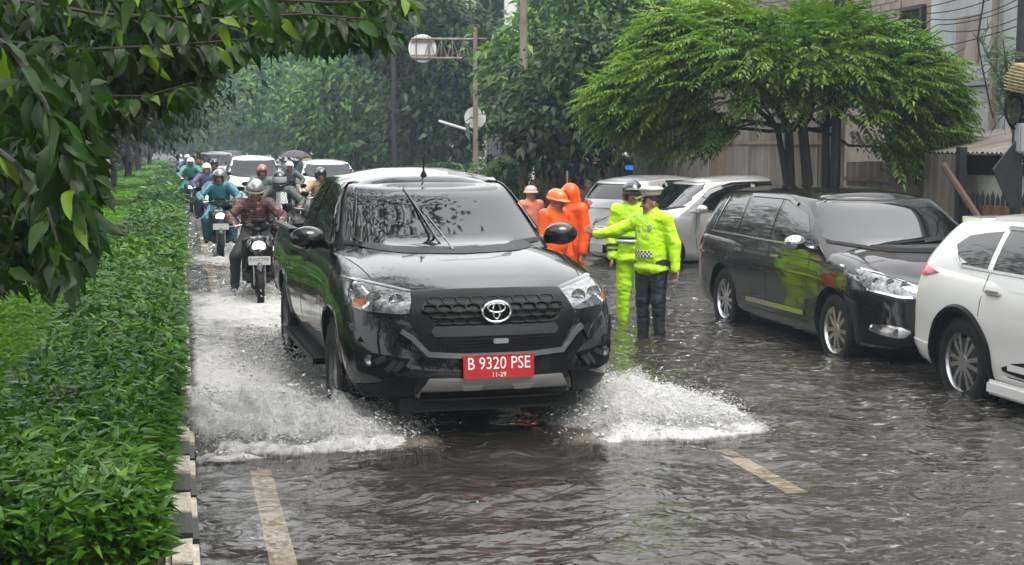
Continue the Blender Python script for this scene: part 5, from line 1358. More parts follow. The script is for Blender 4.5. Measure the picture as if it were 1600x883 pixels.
for k, (Y, w) in enumerate(((15.5, 2.2), (20.5, 2.4), (27, 3.2), (36, 4), (47, 5), (62, 7), (82, 10), (108, 14))):
    tree('median_bush', 'dark leafy bush on the far edge of the median, ' + ['first', 'second', 'third', 'fourth', 'fifth', 'sixth', 'seventh', 'last'][k] + ' of its row', (-4.2, Y, .05), [(0, 0, .95, .8, w, 1.15), (.3, w * .5, .8, .7, w * .6, 1.0)], 3600, .16 + .035 * k, LM_DARK, .05, M_BARK, 280 + k, 'bushes on the far edge of the median', .28, cat='bush')

treepx('roadside_bush', 'low dark bushes closing the far end of the road', 300, 140, [(300, 216, 60, 16), (240, 214, 70, 18), (370, 216, 60, 16), (180, 212, 70, 20), (430, 216, 50, 16)], 6000, .7, LM_DARK, trunk_r=.1, seed=311, clump=.7, cat='bush')
# ------------------------------------------------------------------ buildings, fences, poles
M_GREYW = pm('grey_render', (.36, .375, .385), .75, var=.28, vs=1.6, bump=.25, bs=20, streak=.25, col2=(.24, .25, .255))
M_BROWNW = pm('brown_wall', (.27, .225, .18), .75, var=.3, vs=3, bump=.3, bs=30)
M_RUST = pm('rust', (.075, .035, .020), .7, var=.6, vs=9, bump=.4, bs=40, col2=(.07, .05, .04))
M_SHEET = pm('corrugated_grey', (.22, .205, .18), .5, var=.55, vs=2.2, streak=.2, bump=.15, bs=50, col2=(.10, .07, .05), rvar=.15)
M_SHEET2 = pm('corrugated_brown', (.20, .155, .115), .6, var=.5, vs=2.5, streak=.2, col2=(.10, .06, .035))
M_SHEETB = pm('corrugated_blue', (.13, .24, .42), .5, var=.4, vs=2, streak=.3, col2=(.10, .15, .25))
M_SHEETW = pm('corrugated_pale', (.42, .41, .38), .5, var=.4, vs=3, streak=.25, col2=(.22, .19, .15))
M_DARKMET = pm('dark_metal', (.02, .02, .022), .5, var=.4, vs=10)
M_WPOLE = pm('weathered_pole', (.20, .175, .15), .65, var=.6, vs=5, streak=.3, col2=(.13, .07, .04))
M_TARP = pm('white_tarp', (.62, .64, .70), .6, var=.2, vs=3)
M_AWN = pm('brown_awning', (.09, .055, .045), .7, var=.5, vs=4)
M_WOOD = pm('old_wood', (.17, .125, .085), .75, var=.5, vs=6, streak=.3, bump=.3, bs=40)
def corr_mesh(w, h, m, pitch=.076, amp=.012, name='sheet'):
    n = max(4, int(w / pitch * 4)); V = []; Fc = []
    for i in range(n + 1):
        x = w * i / n - w / 2; y = amp * math.sin(2 * math.pi * (x + w / 2) / pitch)
        V += [(x, y, 0), (x, y, h)]
    for i in range(n): Fc.append((2 * i, 2 * i + 2, 2 * i + 3, 2 * i + 1))
    k = len(V)
    V += [(x, y + .004, z) for x, y, z in V[:k]]
    for i in range(n): Fc.append((k + 2 * i + 1, k + 2 * i + 3, k + 2 * i + 2, k + 2 * i))
    return mesh(name, V, Fc, m, True, 180)
def fence(name, label, p0, p1, h, mats, wid=.85, hj=.08, rails=True, cat='fence', z0=.06, pitch=.076, seed=1):
    """sheet fence from p0 to p1; every sheet is a part"""
    rg = random.Random(seed); p0 = Vector((*p0, z0)); p1 = Vector((*p1, z0)); L = (p1 - p0).length; n = max(1, round(L / wid)); w = L / n
    ang = math.atan2(p1.y - p0.y, p1.x - p0.x); root = empty(name, p0, ang, label, cat)
    ms = [corr_mesh(w * 1.02, 1., m, pitch) for m in mats]
    for i in range(n):
        o = link('sheet', ms[rg.randrange(len(ms))], root, ((i + .5) * w, (i % 2) * .012, rg.uniform(-.02, .02))); o.scale = (1, 1, h + rg.uniform(-hj, hj)); o.rotation_euler = (rg.uniform(-.01, .01), rg.uniform(-.01, .01), 0)
    for k in range(n // 2 + 1):
        b = MB(); b.box((0, 0, 0), (.03, .03, h * .49)); b.obj('post', M_WOOD, root, (min(2 * k * w, L), .06, h * .5))
    if rails:
        for z in (.35 * h, .85 * h): b = MB(); b.box((0, 0, 0), (L / 2, .018, .03)); b.obj('rail', M_WOOD, root, (L / 2, -.035 if z > h / 2 else .035, z))
    return root
# fence lines on the far side of the pavement
fence('corrugated_fence', 'weathered grey corrugated fence behind the umbrella tree', (9.55, 29.2), (9.75, 19.6), 2.25, [M_SHEET, M_SHEET, M_SHEET2], .9, .04, seed=2)
fence('plank_fence', 'low row of pale upright boards in front of the corrugated fence', (9.30, 29.0), (9.45, 20.0), 1.15, [M_SHEET2, M_SHEETW, M_SHEET], .8, .06, pitch=.12, rails=False, seed=3)
fence('sheet_fence', 'brown sheet metal fence right of the umbrella tree trunk', (9.75, 19.5), (9.8, 17.5), 1.62, [M_SHEET2], .5, .03, pitch=.22, seed=4)
fence('sheet_gate', 'pale ribbed sheet gate with dark frame', (9.8, 17.3), (9.82, 16.35), 1.75, [M_SHEETW, M_SHEET], .95, .0, pitch=.2, rails=False, cat='gate', seed=5)
# dark picket fence
def pickets():
    root = empty('picket_fence', (9.7, 16.2, .06), R(-90), 'dark iron picket fence under the corrugated roof', 'fence'); pk = MB(); pk.box((0, 0, .62), (.028, .012, .62)); pk.box((0, 0, 1.27), (.018, .012, .03), taper=.2); me = pk.me('picket', M_DARKMET, False)
    for i in range(34): link('picket', me, root, (.11 * i + .05, 0, rnd.uniform(-.03, .03)))
    for z in (.3, 1.05): b = MB(); b.box((0, 0, 0), (1.9, .02, .025)); b.obj('rail', M_DARKMET, root, (1.9, .035, z))
    b = MB(); b.box((0, 0, 0), (.75, .02, .42)); b.obj('brown_board', pm('brown_board', (.16, .075, .04), .7, var=.75, vs=8, col2=(.04, .025, .02)), root, (1.35, -.05, .72))
    b = MB(); b.box((0, 0, 0), (.05, .05, .95)); b.obj('gate_post', M_DARKMET, root, (-.03, 0, .9))
    b = MB(); b.tube([(-.25, -.12, 1.62), (.62, -.1, .95), (1.0, -.08, .8)], .045, 7); b.obj('slanting_bar', M_RUST, root)
pickets()
# continuation towards and behind the camera (out of frame)
fence('corrugated_fence', 'grey corrugated fence running on beside the white crossover', (9.8, 11.9), (9.8, -9), 2.2, [M_SHEET, M_SHEET2, M_SHEETW], 1.2, .05, pitch=.15, seed=6)

def building(name, label, x0, x1, y0, y1, h, m, wins=(), cat='building', roof=None):
    """box building; wins on the road-facing side: (y, z, w, h)"""
    root = empty(name, ((x0 + x1) / 2, (y0 + y1) / 2, 0), 0, label, cat); cx, cy = (x0 + x1) / 2, (y0 + y1) / 2
    b = MB(); b.box((0, 0, h / 2 - .1), ((x1 - x0) / 2, (y1 - y0) / 2, h / 2 + .1)); b.obj('wall', m, root, smooth=False)
    b = MB(); b.box((0, 0, h + .12), ((x1 - x0) / 2 + .15, (y1 - y0) / 2 + .15, .12)); b.obj('roof', roof or M_CONC, root, smooth=False)
    for (y, z, w, hh) in wins:
        f = MB(); 
        for sy in (-1, 1): f.box((-.02, sy * (w / 2), 0), (.05, .035, hh / 2 + .035))
        for sz in (-1, 1): f.box((-.02, 0, sz * (hh / 2)), (.05, w / 2 - .035, .035))
        fo = f.obj('window', M_DARKMET, root, (x0 - cx - .03, y - cy, z), smooth=False)
        g = MB(); g.box((0, 0, 0), (.012, w / 2 - .03, hh / 2 - .03)); g.obj('pane', M_GLASS, fo, (.0, 0, 0), smooth=False)
        g = MB(); g.box((0, 0, 0), (.09, w / 2 + .1, .03)); g.obj('sill', M_CONC, fo, (-.06, 0, -hh / 2 - .075), smooth=False)
    return root
gb = building('grey_building', 'tall plain grey rendered building behind the corrugated roof', 13.0, 20, 4.0, 22.9, 9.5, M_GREYW)
def onwall(nm, m, y0, y1, z0, z1, t=.03, par=gb, wx=13.0):
    b = MB(); b.box((0, 0, 0), (t, abs(y1 - y0) / 2, abs(z1 - z0) / 2)); return b.obj(nm, m, par, (wx - t * .5 - par.location.x, (y0 + y1) / 2 - par.location.y, (z0 + z1) / 2), smooth=False)
# corner strip, drain pipe, cracks and rust sheets on the grey wall
onwall('rusty_sheet', pm('rust_streak', (.22, .20, .17), .7, var=.7, vs=3, streak=.3, col2=(.13, .075, .04)), 21.3, 22.0, 3.3, 4.1, .02)
onwall('grey_panel', pm('panel_grey', (.28, .29, .28), .6, var=.25, vs=3), 20.9, 22.4, 1.0, 2.9, .02)
onwall('lintel', pm('lintel_grey', (.20, .215, .23), .5), 20.8, 22.5, 2.92, 3.04, .06)
b = MB(); b.tube([(-.1, 0, 0), (-.1, 0, 6.0)], .06, 10); b.obj('drain_pipe', M_WPOLE, gb, (13.0 - gb.location.x, 20.7 - gb.location.y, 0))
for z in (1.55, 2.75, 4.35): onwall('render_joint', pm('joint', (.22, .23, .235), .8), 8, 20.6, z, z + .012, .004)
# brown building with its upper storey of tiles
bb = building('brown_building', 'brown tiled building rising behind the umbrella tree', 13.3, 21, 23.0, 40, 10.5, M_BROWNW, [(24.0, 4.1, .75, .7), (31, 4.4, 1.2, 1.2), (35, 4.4, 1.2, 1.2)])
tm = MB(); tm.box((0, 0, 0), (.012, .19, .065)); tme = tm.me('tile', pm('wall_tile', (.25, .20, .16), .6, var=.25, vs=2), False)
for j in range(20):
    for i in range(14):
        link('tile', tme, bb, (13.285 - bb.location.x, 24.7 + i * .40 + (j % 2) * .2 - bb.location.y, 3.4 + j * .145))
# lean-to with corrugated roof beside the grey wall
def leanto():
    root = empty('lean_to_shed', (11.4, 15.6, .06), 0, 'lean-to shed with corrugated roof against the grey building', 'shed')
    b = MB(); b.box((0, 0, .75), (1.3, 2.6, .75)); b.obj('wall', pm('white_plaster', (.50, .50, .46), .75, var=.35, vs=2.5, col2=(.30, .29, .25)), root, smooth=False)
    b = MB(); b.box((-.02, 0, 1.62), (1.3, 2.6, .12)); b.obj('lintel', M_DARKMET, root, smooth=False)
    for k in range(7):
        o = link('roof_sheet', corr_mesh(.86, 3.1, M_SHEET, .1, .016, 'roof_sheet'), root, (-1.55, -2.5 + .84 * k, 1.78)); o.rotation_euler = (0, R(80), 0); o.rotation_euler = Matrix(((0, 0, .985), (1, 0, 0), (0, 1, .17))).to_euler() if False else (R(-80), 0, R(-90))
    b = MB(); b.box((0, 0, 0), (.45, .8, .02)); o = b.obj('white_board', M_TARP, root, (.6, .2, 2.45)); o.rotation_euler = (R(-18), R(-20), 0)
    b = MB(); b.box((0, 0, 0), (.03, 1.1, .04)); o = b.obj('roof_beam', M_RUST, root, (.1, .3, 2.42)); o.rotation_euler = (R(-18), 0, 0)
leanto()
# ---- pole with the TLK marking, dark board, coil of cable and woven basket
def tlk():
    p = pd(1590, 225, 15.2); p.z = .06
    root = empty('dark_post', p, 0, 'dark telephone post marked TLK with coiled cable', 'post'); b = MB(); b.tube([(0, 0, 0), (0, 0, 2.2), (.02, 0, 4.6)], [.062, .06, .055], 12); b.obj('post', M_DARKMET, root)
    t = link('lettering', text_mesh('TLK', .075, M_WHITE), root, (-.03, -.068, 1.695)); t.rotation_euler = (R(90), 0, R(-32) * .0)
    c = MB()
    for k in range(5): c.tube([(-.10 + .11 * math.cos(a), -.1 + .01 * k, 2.22 + .17 * math.sin(a) + .012 * k) for a in np.linspace(0, 2 * math.pi, 26)], .008, 5)
    c.obj('cable_coil', M_BLACK, root)
    b = MB(); b.box((0, 0, 0), (.12, .06, .16), bev=.02); b.obj('meter_box', pm('box_grey', (.3, .31, .32), .5), root, (.02, -.13, 1.95))
    b = MB(); b.prism([(-.34, .0), (-.05, .34), (.0, .34), (.0, -.42), (-.12, -.42)], -.12, -.10, 'y'); b.obj('dark_board', M_DARKMET, root, (-.02, 0, 1.62), smooth=False)
    k = MB()
    for i in range(9): k.lathe([(.125 + .02 * math.sin(i * .5) + .006, i * .033 - .008), (.125 + .02 * math.sin(i * .5) + .012, i * .033), (.125 + .02 * math.sin(i * .5) + .006, i * .033 + .008)], (0, 0, 0), 'z', 20)
    k.lathe([(.0, -.01), (.10, 0), (.135, .15), (.11, .28), (0, .30)], (0, 0, 0), 'z', 20)
    bo = k.obj('woven_basket', pm('straw', (.30, .25, .13), .8, var=.5, vs=20)); bo.location = pd(1588, 142, 15.0); bo.rotation_euler = (.2, .15, 0); tag(bo, 'yellow woven basket hanging in the stick plant', 'basket')
tlk()
# ---- utility poles behind the umbrella tree
for i, (x, d, r_, lab) in enumerate(((1290, 19.9, .055, 'reddish brown utility pole rising through the umbrella tree'), (1306, 19.3, .065, 'black utility pole standing beside the reddish brown pole'))):
    p = pd(x, 225, d); p.z = .06; root = empty('utility_pole', p, 0, lab, 'pole', 'utility poles in the umbrella tree')
    b = MB(); b.tube([(0, 0, 0), (0, 0, 4), (0, 0, 7.5)], [r_ * 1.1, r_, r_ * .85], 10); b.obj('shaft', M_DARKMET if i else pm('maroon_pole', (.05, .025, .022), .5), root)
    b = MB(); b.box((0, 0, 6.8), (.9, .05, .05)); b.obj('crossarm', M_DARKMET, root)
    for k in (-.7, -.3, .3, .7): b = MB(); b.lathe([(.02, 0), (.05, .03), (.03, .08), (.05, .1), (.02, .16)], (0, 0, 0), 'z', 10); b.obj('insulator', pm('porcelain', (.3, .2, .15), .3), root, (k, 0, 6.85))
# rusty lamp post by the kiosk
p = pd(818, 225, 29.5); p.z = .06; root = empty('lamp_post', p, 0, 'tall rusty brown lamp post by the grey sheeting', 'lamp post')
b = MB(); b.tube([(0, 0, 0), (0, 0, 4), (0, 0, 8.5)], [.095, .08, .06], 10); b.obj('shaft', M_WPOLE, root)
b = MB(); b.tube([(0, 0, 8.4), (-.4, -.3, 8.8), (-1.3, -.9, 8.9)], .04, 8); b.obj('arm', M_WPOLE, root); b = MB(); b.box((-1.5, -1.0, 8.88), (.3, .12, .05), rz=.6, bev=.03); b.obj('lamp_head', pm('box_grey', (.3, .31, .32), .5), root)
p = pd(616, 225, 45); p.z = .06; root = empty('lamp_post', p, 0, 'thin dark lamp post beside the thick tree trunk', 'lamp post')
b = MB(); b.tube([(0, 0, 0), (0, 0, 3.5), (0, 0, 7)], [.10, .085, .07], 8); b.obj('shaft', M_DARKMET, root); b = MB(); b.tube([(0, 0, 6.9), (-.9, 0, 7.2)], .04, 6); b.obj('arm', M_DARKMET, root)
# ---- traffic sign gantries seen from behind
def gantry(x, d, H, arm, y_arm, r_, lab, second=True):
    p = pd(x, 225, d); p.z = .0; s = F_PX / d; z1 = CAMZ + (HOR - y_arm) / s
    root = empty('sign_gantry', p, R(-8), lab, 'sign', 'traffic sign gantries')
    b = MB(); b.tube([(0, 0, 0), (0, 0, z1 * .5), (0, 0, z1 + .45)], [.075, .07, .06], 10); b.obj('post', M_WPOLE, root)
    for dz in (.12, -.40): b = MB(); b.tube([(.35, 0, z1 + dz), (-arm - .3, 0, z1 + dz)], .032, 7); b.obj('arm', M_WPOLE, root)
    b = MB()
    for k in range(4):
        xa = -.15 - k * arm / 4.6; b.tube([(xa, 0, z1 - .40), (xa - arm / 9.2, 0, z1 + .12), (xa - arm / 4.6, 0, z1 - .40)], .016, 5)
        b.tube([(xa - arm / 9.2, 0, z1 - .4), (xa - arm / 9.2, 0, z1 + .12)], .014, 5)
    b.obj('bracing', M_WPOLE, root)
    M_SB = pm('sign_back', (.62, .62, .60), .45, var=.15, vs=5)
    b = MB(); b.lathe([(0, .0), (r_, .0), (r_ + .01, .008), (r_, .016), (0, .016)], (0, 0, 0), 'y', 36); so = b.obj('sign_disc', M_SB, root, (-arm, .04, z1 - .14))
    b = MB()
    for dx in (-.45, .45): b.box((dx * r_, -.02, 0), (.018, .012, r_ * .88))
    for dz in (-.5, .5): b.box((0, -.03, dz * r_), (r_ * .85, .010, .018))
    b.obj('disc_brace', M_WPOLE, so)
    b = MB()
    for k in range(22): b.tube([(-r_ * .6, -.006, r_ * (-.5 + k / 21)), (r_ * .6, -.006, r_ * (-.5 + k / 21))], .004, 4)
    if second:
        z2 = CAMZ + (HOR - 184) / s
        b = MB(); b.lathe([(0, .0), (r_ * .8, .0), (r_ * .8, .014), (0, .014)], (0, 0, 0), 'y', 30); b.obj('lower_sign_disc', M_SB, root, (0, .09, z2))
        b = MB(); q = r_ * .62; b.prism([(-q, 0), (0, -q), (q, 0), (0, q)], .07, .082, 'y'); b.obj('diamond_sign', M_SB, root, (0, 0, z2), smooth=False)
        z3 = CAMZ + (HOR - 203) / s
        b = MB(); b.tube([(-.05, 0, z3 - .12), (-.3, 0, z3)], .02, 6); o = b.obj('lamp_arm', M_WPOLE, root)
        b = MB(); b.box((0, 0, 0), (.40, .06, .035), bev=.02); o = b.obj('tube_lamp', pm('lamp_white', (.75, .75, .72), .4), root, (-.64, 0, z3 + .13)); o.rotation_euler = (0, R(17), 0)
gantry(743, 39, 5, 1.45, 70, .375, 'steel sign gantry with round sign seen from behind above the road')
gantry(399, 118, 5, 1.25, 186, .38, 'distant sign gantry with small round sign in the haze', False)
# ---- kiosk
def kiosk():
    K = Vector((7.7, 30.6, .06)); root = empty('street_kiosk', K, 0, 'makeshift street kiosk of old sheets with sagging brown awning', 'kiosk')
    cols = [pm('graffiti_red', (.34, .15, .11), .65, var=.75, vs=4, col2=(.22, .19, .15)), M_SHEETW, M_SHEET, M_SHEETW, M_SHEET2]
    for i in range(5):
        o = link('wall_sheet', corr_mesh([.75, .35, .35, .3, .3][i], 1.62 + .05 * (i % 2), cols[i], .11, .012, 'wall_sheet'), root, ([.38, .95, 1.30, 1.62, 1.92][i], .012 * (i % 2), 0))
    b = MB(); b.box((0, 0, 0), (.20, .012, .17)); b.obj('yellow_notice', pm('notice_yellow', (.55, .45, .12), .6, var=.3), root, (.98, -.03, 1.17))
    V = []; Fc = []; n = 10
    for j in range(3):
        for i in range(n + 1):
            t = i / n; V.append((-.15 + 2.6 * t, -.9 + .75 * j, 1.48 + .22 * t - .18 * math.sin(math.pi * t * 1.3 + .3) * (1 - .2 * j) + .12 * j + .25 * max(0, t - .6)))
    for j in range(2):
        for i in range(n): a = j * (n + 1) + i; Fc.append((a, a + 1, a + n + 2, a + n + 1))
    k = len(V); V += [(x, y, z - .03) for x, y, z in V]; Fc += [tuple(q + k for q in f[::-1]) for f in list(Fc)]
    for i in range(n): Fc.append((i + 1, i, k + i, k + i + 1))
    link('awning', mesh('awning', V, Fc, M_AWN, True, 60), root)
    for x, y in ((-.1, -.85), (2.35, -.85)): b = MB(); b.tube([(x, y, 0), (x, y, 1.55 + .1 * (x > 0))], .03, 7); b.obj('post', M_WOOD, root)
    b = MB(); b.box((2.2, .6, .8), (.35, .6, .8)); b.obj('counter', M_DARKMET, root, smooth=False)
    b = MB(); b.box((0, 0, 0), (.10, .05, .05), bev=.02); b.obj('blue_lamp', pm('blue_lamp', (.05, .25, .9), .4, emit=.3), root, (2.15, -.25, 1.36))
    for i in range(4):
        o = link('upper_sheet', corr_mesh(.62, .78, M_SHEETB, .12, .012, 'upper_sheet'), root, (1.15 + .6 * i, 1.0 + .01 * (i % 2), 1.72 + .05 * i))
    b = MB(); b.box((0, 0, 0), (.16, .5, 1.1)); b.obj('side_panel', pm('panel_olive', (.17, .17, .14), .6, var=.3, vs=3), root, (2.75, .0, 1.1), smooth=False)
kiosk()
# grey sheeting, crate and tarpaulin beside the lamp post
p = pd(793, 225, 34); p.z = .06
fence('sheet_screen', 'grey corrugated screen left of the rusty lamp post', (p.x - .45, p.y), (p.x + .30, p.y + .1), 2.42, [pm('screen_grey', (.25, .27, .30), .5, var=.3, vs=2, streak=.3)], .38, .0, cat='screen')
b = MB(); b.box((0, 0, 0), (.34, .3, .30))
for k in range(5): b.box((0, -.31, -.24 + .12 * k), (.34, .012, .045))
for k in range(3): b.box((-.28 + .28 * k, -.335, 0), (.03, .012, .30))
o = b.obj('wooden_crate', M_WOOD, loc=(p.x + .02, p.y + .35, 2.80), smooth=False); tag(o, 'brown slatted crate raised above the grey screen', 'crate')
b = MB(); b.box((0, 0, 1.25), (.4, .3, 1.25)); o = b.obj('brick_pier', M_BROWNW, loc=(p.x + .02, p.y + .42, 0), smooth=False); tag(o, 'brown pier behind the grey corrugated screen', 'pier')
V = []; Fc = []
for j in range(8):
    for i in range(12): 
        t, u = i / 11, j / 7; V.append((1.15 * t, .5 * u + .04 * math.sin(9 * t + 3 * u), .62 * (1 - u * .9) * (1 - .15 * t) - .10 * math.sin(math.pi * t) + .02 * math.sin(14 * t)))
for j in range(7):
    for i in range(11): a = j * 12 + i; Fc.append((a, a + 1, a + 13, a + 12))
me = mesh('tarpaulin', V, Fc, M_TARP, True, 180); o = link('tarpaulin', me, None, (p.x + .12, p.y - .1, 2.42)); so = o.modifiers.new('s', 'SOLIDIFY'); so.thickness = .012; tag(o, 'white tarpaulin stretched from the slatted crate', 'tarpaulin')
# white building above the trees, and pale roofs far behind
wb_ = building('white_building', 'white building with dark windows above the bright green tree', 10.2, 17, 50, 58, 12.5, pm('white_wall', (.62, .62, .60), .7, var=.15, vs=1))
for (x, z) in ((10.95, 6.9), (12.45, 6.9), (13.95, 6.9), (10.95, 9.2), (12.45, 9.2), (13.95, 9.2)):
    f = MB(); f.box((0, 0, 0), (.5, .05, .7)); fo = f.obj('window', M_DARKMET, wb_, (x - 13.6, -4.02, z), smooth=False); g = MB(); g.box((0, 0, 0), (.20, .02, .6)); g.obj('pane', M_GLASS, fo, (-.24, -.05, 0), smooth=False); g = MB(); g.box((0, 0, 0), (.20, .02, .6)); g.obj('pane', M_GLASS, fo, (.24, -.05, 0), smooth=False)
building('pale_building', 'pale concrete building far behind the sign gantry', 14, 26, 78, 92, 12.6, pm('pale_wall', (.45, .44, .42), .7, var=.15, vs=.6), [(80, 9, 1.5, 1.3), (84, 9, 1.5, 1.3), (88, 9, 1.5, 1.3)])
# ---- food cart with parasol
def cart():
    p = pd(461, 225, 54); p.z = -.08; root = empty('food_cart', p, 0, 'street food cart under a dark domed parasol', 'food cart')
    b = MB(); b.box((0, 0, .75), (.48, .35, .35), bev=.02); b.obj('cart_box', M_DARKMET, root)
    b = MB(); b.box((-.05, -.1, 1.25), (.36, .25, .14)); b.obj('glass_case', M_GLASS, root)
    for sx in (-1, 1):
        w = MB(); w.lathe([(.24, -.03), (.30, -.03), (.30, .03), (.24, .03)], (0, 0, 0), 'x', 20, closed=True); w.obj('wheel', M_RUBBER, root, (sx * .52, .1, .30))
        b = MB(); b.tube([(sx * .45, .3, .4), (sx * .45, .3, 1.65)], .02, 6); b.obj('post', M_WPOLE, root)
    V = [(0, 0, .28)]; Fc = []
    for r_, z in ((.25, .25), (.45, .16), (.56, .03)):
        for k in range(16): V.append((r_ * math.cos(k * math.pi / 8), r_ * math.sin(k * math.pi / 8), z - (.03 if k % 2 and r_ > .5 else 0)))
    Fc = [(0, 1 + k, 1 + (k + 1) % 16) for k in range(16)]
    for q in range(2):
        for k in range(16): Fc.append((1 + q * 16 + k, 17 + q * 16 + k, 17 + q * 16 + (k + 1) % 16, 1 + q * 16 + (k + 1) % 16))
    link('parasol', mesh('parasol', V, Fc, pm('parasol_cloth', (.09, .065, .085), .7, var=.3, vs=5), True, 30), root, (0, 0, 1.52))
    b = MB(); b.box((0, 0, 0), (.18, .02, .17)); s_ = b.obj('yellow_sign', pm('sign_yellow', (.55, .55, .12), .5), root, (.40, -.40, 1.32), smooth=False)
    b = MB(); b.box((0, -.024, .0), (.045, .004, .10)); b.obj('sign_mark', M_DARKPRINT, s_, smooth=False)
    b = MB(); b.tube([(.40, -.36, 0), (.40, -.36, 1.2)], .02, 6); b.obj('sign_leg', M_WPOLE, root)
cart()
# ---- overhead cables
def cable(pts, sag, lab, r_=.012, grp=None, n=18):
    P = []
    for a, b_ in zip(pts[:-1], pts[1:]):
        for i in range(n):
            t = i / n; q = a.lerp(b_, t); q.z -= sag * 4 * t * (1 - t); P.append(q)
    P.append(pts[-1]); m = MB(); m.tube(P, r_, 5); tag(m.obj('overhead_cable', M_BLACK), lab, 'cable', grp)
pole = pd(1306, 60, 19.3)
for k in range(6): cable([pd(1295, -10 - 14 * k, 19.4), pd(1190 - 25 * k, 2 - 10 * k, 24), pd(1000, 42 + 6 * (k % 3), 29), pd(835, 52 + 3 * k, 30)], .18 + .06 * k, 'slack black cable strung from the utility poles to the rusty lamp post', .008, 'cables to the lamp post')
for k in range(5): cable([pd(1300, 50 + 14 * k, 19.2), pd(1440 + 8 * k, 12 + 9 * k, 18.5), pd(1640, -70 + 18 * k, 17)], .10 + .03 * (k % 3), 'black cable fanning out from the utility poles across the grey wall', .0065, 'cables across the grey wall')
cable([pd(1440, 78, 18), pd(1640, 22, 15.5)], .05, 'black cable crossing the grey wall above the stick plant', .008)
cable([pd(1540, -20, 16.5), pd(1527, 60, 16.4), pd(1540, 130, 16.3), pd(1552, 185, 16.2)], .02, 'loose black wire hanging down the grey wall', .010)
cable([pd(590, 125, 45), pd(743, 60, 39), pd(850, -10, 33)], .35, 'single cable passing over the sign gantry', .016)
# ------------------------------------------------------------------ people
M_SKIN = pm('skin', (.30, .165, .105), .5, var=.12, vs=14)
M_EYE = pm('eye_dark', (.02, .015, .012), .2)
M_LIP = pm('lip', (.22, .085, .07), .5)
M_HAIR = pm('hair', (.01, .009, .008), .5, bump=.4, bs=150)
M_BOOT = pm('boot_black', (.012, .012, .013), .35)
def cloth(name, col, rough=.45, spec=.5, coat=0., var=.12, bump=.35, bs=9.):
    return pm(name, col, rough, 0, coat, var, 5., bump, bs, spec)
def hand(S, w, d, n, m, curl=.35, k=1., side=1, spread=.25, fr=.0092):
    """palm and five fingers; w wrist, d hand direction, n palm normal (pointing out of the palm)"""
    w, d, n = [np.array(v, float) for v in (w, d, n)]; d /= np.linalg.norm(d); n = n - d * (n @ d); n /= np.linalg.norm(n); s = np.cross(d, n) * side
    kn = w + d * .085 * k
    for o in (-.028, -.01, .01, .028): S.cone(w + d * .01 + s * o * .6 * k, kn + s * o * k, .017 * k, .0145 * k, m, .015)
    for i, (o, L) in enumerate(((-.032, .055), (-.011, .068), (.011, .074), (.032, .066))):
        a = kn + s * o * k; d1 = d + s * o * spread * 8; d1 /= np.linalg.norm(d1); c1 = curl * .8; d1 = d1 * math.cos(c1) + n * math.sin(c1)
        b = a + d1 * L * .55 * k; c2 = curl * 1.9; dd = d + s * o * spread * 8; dd /= np.linalg.norm(dd); d2 = dd * math.cos(c2) + n * math.sin(c2); c = b + d2 * L * .5 * k
        S.cone(a, b, fr * 1.05 * k, fr * k, m, .007); S.cone(b, c, fr * k, fr * .85 * k, m, .006)
    a = w + d * .028 * k + s * .028 * k; b = a + (d * .55 + s * .75 + n * .25) * .042 * k; c = b + (d * .85 + s * .25 + n * .35 * (1 + curl)) * .036 * k
    S.cone(a, b, .0135 * k, .011 * k, m, .012); S.cone(b, c, .0108 * k, .0088 * k, m, .006)
def head(S, c, f, k, m_skin, hair=True, up=(0, 0, 1), tilt=0.):
    """c centre of the skull, f facing direction"""
    B = rot_to(f, up)
    def P(x, y, z): return np.array(c) + B @ (np.array((x, y, z)) * k)
    S.ell(P(0, .008, .02), np.array((.076, .095, .10)) * k, m_skin, .02, B)
    S.ell(P(0, -.022, -.055), np.array((.058, .066, .072)) * k, m_skin, .03, B)
    S.ell(P(0, -.055, -.098), np.array((.026, .024, .02)) * k, m_skin, .02, B)
    S.cone(P(0, -.086, .012), P(0, -.112, -.034), .010 * k, .016 * k, m_skin, .014)
    for s in (-1, 1):
        S.ell(P(s * .031, -.090, .008), np.array((.019, .014, .012)) * k, m_skin, .010, B, sub=True)
        S.ell(P(s * .031, -.079, .008), np.array((.014, .011, .008)) * k, 5, .003, B)
        S.cone(P(s * .016, -.092, .030), P(s * .048, -.078, .030), .006 * k, .005 * k, 4, .006)
        S.ell(P(s * .078, .012, -.012), np.array((.011, .022, .034)) * k, m_skin, .010, B)
        S.ell(P(s * .038, -.066, -.035), np.array((.022, .020, .022)) * k, m_skin, .02, B)
    S.ell(P(0, -.083, -.066), np.array((.024, .010, .007)) * k, 6, .006, B)
    if hair:
        S.ell(P(0, .022, .040), np.array((.082, .094, .092)) * k, 4, .008, B)
    return P, B
